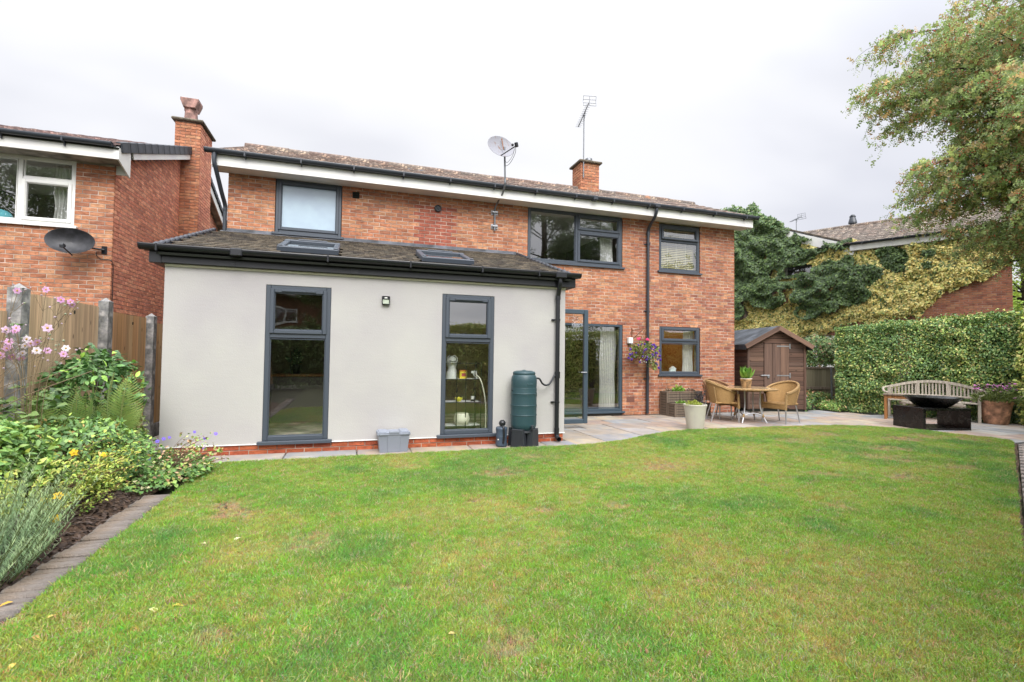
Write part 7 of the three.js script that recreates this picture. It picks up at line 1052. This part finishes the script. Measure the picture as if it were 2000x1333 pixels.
  // ferns
  const pinna = (L0, n) => { const q = []; for (let i = 0; i < n; i++) for (const s of [-1, 1]) { const t0 = i / n, l = 0.26 * Math.sin(Math.PI * Math.pow(mix(0.1, 1, t0), 0.75)) + 0.012; const y = mix(0.14, 0.99, t0), z = -0.36 * y * y; q.push(paint(leafGeo(l, 0.021 + 0.006 * hash(i, s, 2), 0.06, 0.3, 2), [0.9 + 0.2 * hash(i, s, 4), 1, 0.9]).applyMatrix4(new THREE.Matrix4().makeRotationZ(-s * (1.25 - 0.25 * t0))).translate(0, y, z)); } q.push(paint(tube([[0, 0, 0], [0, 0.5, -0.09], [0, 1, -0.36]], 0.006, 10, 4), [0.8, 0.7, 0.5])); return merge(q); };
  const fr = [pinna(1, 24), pinna(1, 20), pinna(1, 26)]; const fm = [[0.32, 0.44, 0.13], [0.38, 0.50, 0.16], [0.26, 0.39, 0.11]].map((c) => phys(L(...c), 0.8, { transmission: 0.4, thickness: 0, side: THREE.DoubleSide, vertexColors: true }));
  const fern = (label, p, n, s0, s1) => { const t = thing('fern', label, 'fern', p); for (let i = 0; i < n; i++) { const a = i / n * 6.283 + rr(-0.25, 0.25), o = part('frond', pick(fr), pick(fm), t); o.rotation.order = 'YXZ'; o.rotation.set(-rr(-0.75, -0.12), a, 0); o.rotation.set(rr(0.12, 1.0), a, rr(-0.25, 0.25)); o.scale.setScalar(rr(s0, s1)); o.geometry = o.geometry; o.position.set(0, 0, 0); } };
  fern('pale green fern with upright fronds right of the other ferns', [-2.36, 0.30, -6.25], 11, 0.5, 0.78);
  fern('pale green fern in the middle below the laurel', [-2.60, 0.32, -5.95], 10, 0.5, 0.74);
  fern('pale green fern close to the left concrete post', [-2.76, 0.36, -5.55], 9, 0.45, 0.66);
  shrub({ name: 'shrub', label: 'pale variegated small leaved shrub below the white flower', p: [-2.5, 0, -6.7], r: [0.24, 0.34, 0.34], cy: 0.36, n: 1500, size: [0.03, 0.055], leaf: small, cols: [[0.20, 0.26, 0.07], [0.34, 0.37, 0.14], [0.15, 0.22, 0.05]] });
  { const t = thing('white_flower', 'white feathery flower head beside the fence near the extension', 'flower', [-2.50, 0, -6.95]); const b = []; for (let i = 0; i < 150; i++) { const k = R(); b.push(paint(ball(rr(0.006, 0.011), rr(-0.08, 0.08) * (1.1 - k * 0.6), 0.60 + 0.11 * k + rr(-0.02, 0.02), rr(-0.06, 0.06), 5), [0.72, 0.69, 0.56])); } for (let i = 0; i < 60; i++) b.push(paint(ball(rr(0.006, 0.010), -0.2 + rr(-0.05, 0.05), 0.56 + rr(-0.03, 0.03), rr(-0.04, 0.04), 5), [0.66, 0.64, 0.48])); part('plume', b, M.petal, t); part('stem', [tube([[0, 0, 0], [0.02, 0.3, 0], [0, 0.62, 0]], 0.005, 8, 5), tube([[0, 0, 0], [-0.12, 0.3, 0], [-0.2, 0.56, 0]], 0.004, 8, 5)], M.stemGreen, t); const m = [], c = []; for (let i = 0; i < 260; i++) { m.push(place2(V(rr(-0.25, 0.06), rr(0.1, 0.5), rr(-0.12, 0.15)), V(rr(-1, 1), rr(-.2, .6), rr(-.5, 1)), V(0, 1, 0.4).add(rv(0.5)), rr(0.05, 0.09))); c.push(tint([[0.20, 0.30, 0.07], [0.12, 0.22, 0.05]])); } instances('foliage', oval, M.leaf, m, c, t); }
  // lavender: grey green spikes of narrow leaves
  { const t = thing('lavender', 'grey green needle leaved lavender bush at the lower left kerb', 'shrub', [-2.02, 0, -3.62]); const ms = [], cs = [], st = []; const nd = leafGeo(1, 0.11, 0.25, 0.2, 2);
    for (let i = 0; i < 420; i++) { const a = rr(0, 6.28), r = Math.sqrt(R()), b = V(0.22 * r * Math.cos(a), 0, 0.42 * r * Math.sin(a)), h = rr(0.26, 0.70) * (1.08 - 0.5 * r * r) + (i % 14 === 0 ? 0.10 : 0), lean = 0.42 * r + rr(0, 0.14), P = (q) => V(b.x + Math.cos(a) * lean * h * q * 1.5, h * q * (1 - 0.12 * q * r), b.z + Math.sin(a) * lean * h * q * 1.5); if (P(1).x > 0.40) continue; if (i % 2) st.push(tube([P(0).toArray(), P(0.5).toArray(), P(1).toArray()], 0.0022, 5, 4)); const n = Math.round(h * 105), v = rr(0.75, 1.2); for (let k = 0; k < n; k++) { const q = mix(0.2, 1, k / n), p = P(q); const w = a + rr(0, 6.28); ms.push(place2(p, V(Math.cos(w), 1.15 + 0.6 * q, Math.sin(w)), V(-Math.cos(w), 0.7, -Math.sin(w)).add(rv(0.2)), rr(0.028, 0.046) * (q > 0.9 ? 0.7 : 1))); const y = q * q; cs.push([mix(0.20, 0.46, y) * v, mix(0.34, 0.58, y) * v, mix(0.17, 0.29, y) * v]); } }
    part('stem', st, M.stemGreen, t); instances('foliage', nd, M.leafSoft, ms, cs, t); }
  // geranium: low spreading mound with violet flowers
  { const t = thing('geranium', 'sprawling purple flowered geranium spilling over the paving', 'flowers', [-1.98, 0, -6.0]); const ms = [], cs = [], st = [];
    for (let i = 0; i < 3200; i++) { const a = rr(0, 6.28), r = Math.sqrt(R()), x = 0.54 * r * Math.cos(a), z = 0.72 * r * Math.sin(a), h = 0.30 * (1 - 0.75 * r * r) * (0.5 + 0.9 * vnoise(x * 5 + 9, z * 5, 66)); const y = 0.03 + h * Math.pow(R(), 0.5); ms.push(place2(V(x, y, z), V(Math.cos(a), 0.1, Math.sin(a)).add(rv(0.8)), V(Math.cos(a) * 0.4, 1, Math.sin(a) * 0.4).add(rv(0.5)), rr(0.026, 0.052))); cs.push(R() < 0.86 ? tint([[0.10, 0.20, 0.045], [0.07, 0.15, 0.035], [0.15, 0.25, 0.05]]) : tint([[0.36, 0.36, 0.10], [0.28, 0.15, 0.08], [0.45, 0.38, 0.22]])); }
    for (let i = 0; i < 60; i++) { const a = rr(-1.2, 1.6), l = rr(0.35, 0.72), tip = [Math.cos(a) * l, rr(0.14, 0.38), -Math.sin(a) * l]; st.push(tube([[tip[0] * 0.3, 0.05, tip[2] * 0.3], [tip[0] * 0.7, tip[1] * 0.8, tip[2] * 0.7], tip], 0.0025, 6, 4)); for (let k = 0; k < 5; k++) { ms.push(place2(V(...tip).add(rv(0.05)), rv(), V(0, 1, 0).add(rv(0.6)), rr(0.02, 0.045))); cs.push(tint([[0.14, 0.24, 0.05], [0.25, 0.27, 0.08], [0.33, 0.2, 0.12]])); } }
    part('stem', st, M.stemBrown, t); instances('foliage', leafGeo(1, 0.8, 0.2, 0.3, 2), M.leaf, ms, cs, t);
    const vf = (() => { const q = []; for (let i = 0; i < 5; i++) q.push(paint(leafGeo(1, 0.95, 0.08, 0.1), [0.24, 0.16, 0.72]).applyMatrix4(new THREE.Matrix4().makeRotationZ(i * 1.257))); q.push(paint(ball(0.16, 0, 0, 0.08, 8), [0.5, 0.45, 0.6])); return merge(q); })();
    for (const [x, y, z] of [[0.24, 0.40, -0.62], [0.02, 0.36, -0.52], [-0.03, 0.35, -0.5], [-0.08, 0.33, -0.47], [0.44, 0.36, -0.70], [0.40, 0.24, -0.40], [-0.06, 0.24, 0.10], [-0.03, 0.23, 0.12], [0.0, 0.22, 0.13], [-0.09, 0.23, 0.12], [-0.05, 0.2, 0.16], [0.03, 0.24, 0.08], [0.0, 0.05, 0.75], [0.36, 0.33, -0.55]]) { const o = part('flower', vf, M.petal, t); o.position.set(x, y, z); o.scale.setScalar(rr(0.018, 0.026)); o.rotation.set(-0.5 + rr(-.3, .3), 0.4 + rr(-.4, .4), rr(0, 6)); } }
}
// ================================================================= WHAT THE WINDOWS MIRROR: the garden behind the photographer
{
  R = rng(141);
  const h = thing('rear_house', 'brick house with white windows mirrored in the tall extension windows', 'house', [-4, 0, 19], Math.PI);
  const holes = [[-4.4, 3.0, -2.6, 4.3], [-0.6, 3.0, 1.2, 4.3], [2.6, 3.0, 4.4, 4.3]].map(([a, b, c, d]) => [a + 6, b, c + 6, d]);
  part('wall', [mortarWall([-6, 0, 0], V(1, 0, 0), V(0, 0, 1), [[0, 0], [12, 0], [12, 5.2], [0, 5.2]], holes), bx(-6, 0, -6, -5.8, 5.2, -0.24, 0.01), bx(5.8, 0, -6, 6, 5.2, -0.24, 0.01), bx(-5.8, 0, -6, 5.8, 5.2, -5.8, 0.01)], mat(L(0.34, 0.15, 0.10), 0.95, { map: rep(T.blotch, 0.7) }), h);
  for (const x of [-3.5, 0.3, 3.5]) makeWindow(h, 'window', x - 0.9, 3.0, x + 0.9, 4.3, 0, M.whitePvc, [[x - 0.82, 3.1, x - 0.05, 4.22, false], [x + 0.05, 3.1, x + 0.82, 4.22, true]], { bars: [['v', x]], fw: 0.08 });
  part('roof', [at(cbox(12.6, 0.12, 4, 0.01), 0, 5.95, -1.3, 0.42), at(cbox(12.6, 0.12, 4, 0.01), 0, 5.95, -4.9, -0.42)], mat(L(0.17, 0.12, 0.10), 0.9, { map: T.lichen }), h); part('fascia', bx(-6.3, 5.1, 0.4, 6.3, 5.3, 0.43, 0.003), M.whitePvc, h);
  // big trees standing behind
  const spray = (() => { const g = [], lf = leafGeo(1, 0.7, 0.2, 0.3, 1); for (let i = 0; i < 12; i++) { const a = i * 2.4; g.push(lf.clone().applyMatrix4(place2(V(rr(-.12, .12), rr(0, 0.3), rr(-.12, .12)), V(Math.cos(a), 0.2, Math.sin(a)), V(0, 1, 0).add(rv(0.8)), rr(0.08, 0.13)))); } return merge(g); })();
  const tree = (label, x, z, H, r, n, cols, seed) => { R = rng(seed); const t = thing('garden_tree', label, 'tree', [x, 0, z]); part('trunk', tube([[0, -0.1, 0], [0.1, H * 0.3, 0.05], [-0.05, H * 0.6, 0.1], [0, H * 0.9, 0]], 0.2, 12, 8), M.bark, t); const limbs = [], ms = [], cs = []; for (let k = 0; k < 42; k++) { const a = rr(0, 6.28), y0 = H * rr(0.22, 0.8), l = r * rr(0.55, 1.0) * (1.15 - 0.7 * Math.abs(y0 / H - 0.5)), e = V(Math.cos(a) * l, y0 + rr(0.1, 0.5) * l, Math.sin(a) * l); limbs.push(rod([0, y0, 0], e.toArray(), 0.045, 5, 0.015)); for (let i = 0; i < n / 42; i++) { const q = mix(0.25, 1.05, Math.pow(R(), 0.6)), p = V(0, y0, 0).lerp(e, q).add(rv(0.26 * r * (0.5 + 0.5 * q) * R())).add(V(0, -0.1 * R(), 0)); ms.push(place(p.x, p.y, p.z, rv(), rr(0, 6.28), rr(0.8, 1.5))); cs.push(tint(cols, 0.6, 1.4)); } } const cr = sub('crown', t); part('limb', limbs, M.bark, cr); instances('foliage', spray, M.leafSoft, ms, cs, cr); };
  tree('broad dark tree mirrored in the wide upper window of the house', 11.0, 7.5, 14, 4.2, 3600, [[0.05, 0.085, 0.025], [0.07, 0.11, 0.03]], 151);
  tree('loose leaved tree mirrored in the right half of the wide upper window', 16.6, 8.5, 15, 4.6, 2300, [[0.10, 0.14, 0.035], [0.07, 0.11, 0.03]], 152);
  tree('leafy tree mirrored in the white upstairs window of the left house', -13.6, 7, 13, 4.6, 2600, [[0.06, 0.10, 0.03], [0.09, 0.13, 0.035]], 153);
  tree('dark tree mirrored at the top of the left tall extension window', 0.5, 12, 8, 3.2, 4200, [[0.05, 0.085, 0.025], [0.06, 0.10, 0.025]], 154);
  tree('bright yellow green tree beyond the brick corner at the far right', 29.5, -14.2, 9, 4.4, 3600, [[0.22, 0.30, 0.05], [0.28, 0.34, 0.06]], 155);
  hedge('dark hedge closing the garden behind, mirrored in the extension windows', [[-4, 6.4], [2, 6.0], [9, 5.2]].reverse(), 1.0, 0.0, [2.2, 2.2], 14000, [0.07, 0.11], [[0.05, 0.09, 0.025], [0.07, 0.11, 0.03]], [[0.10, 0.15, 0.035]], true, 'rear_hedge');
}
renderer.render(scene, camera);
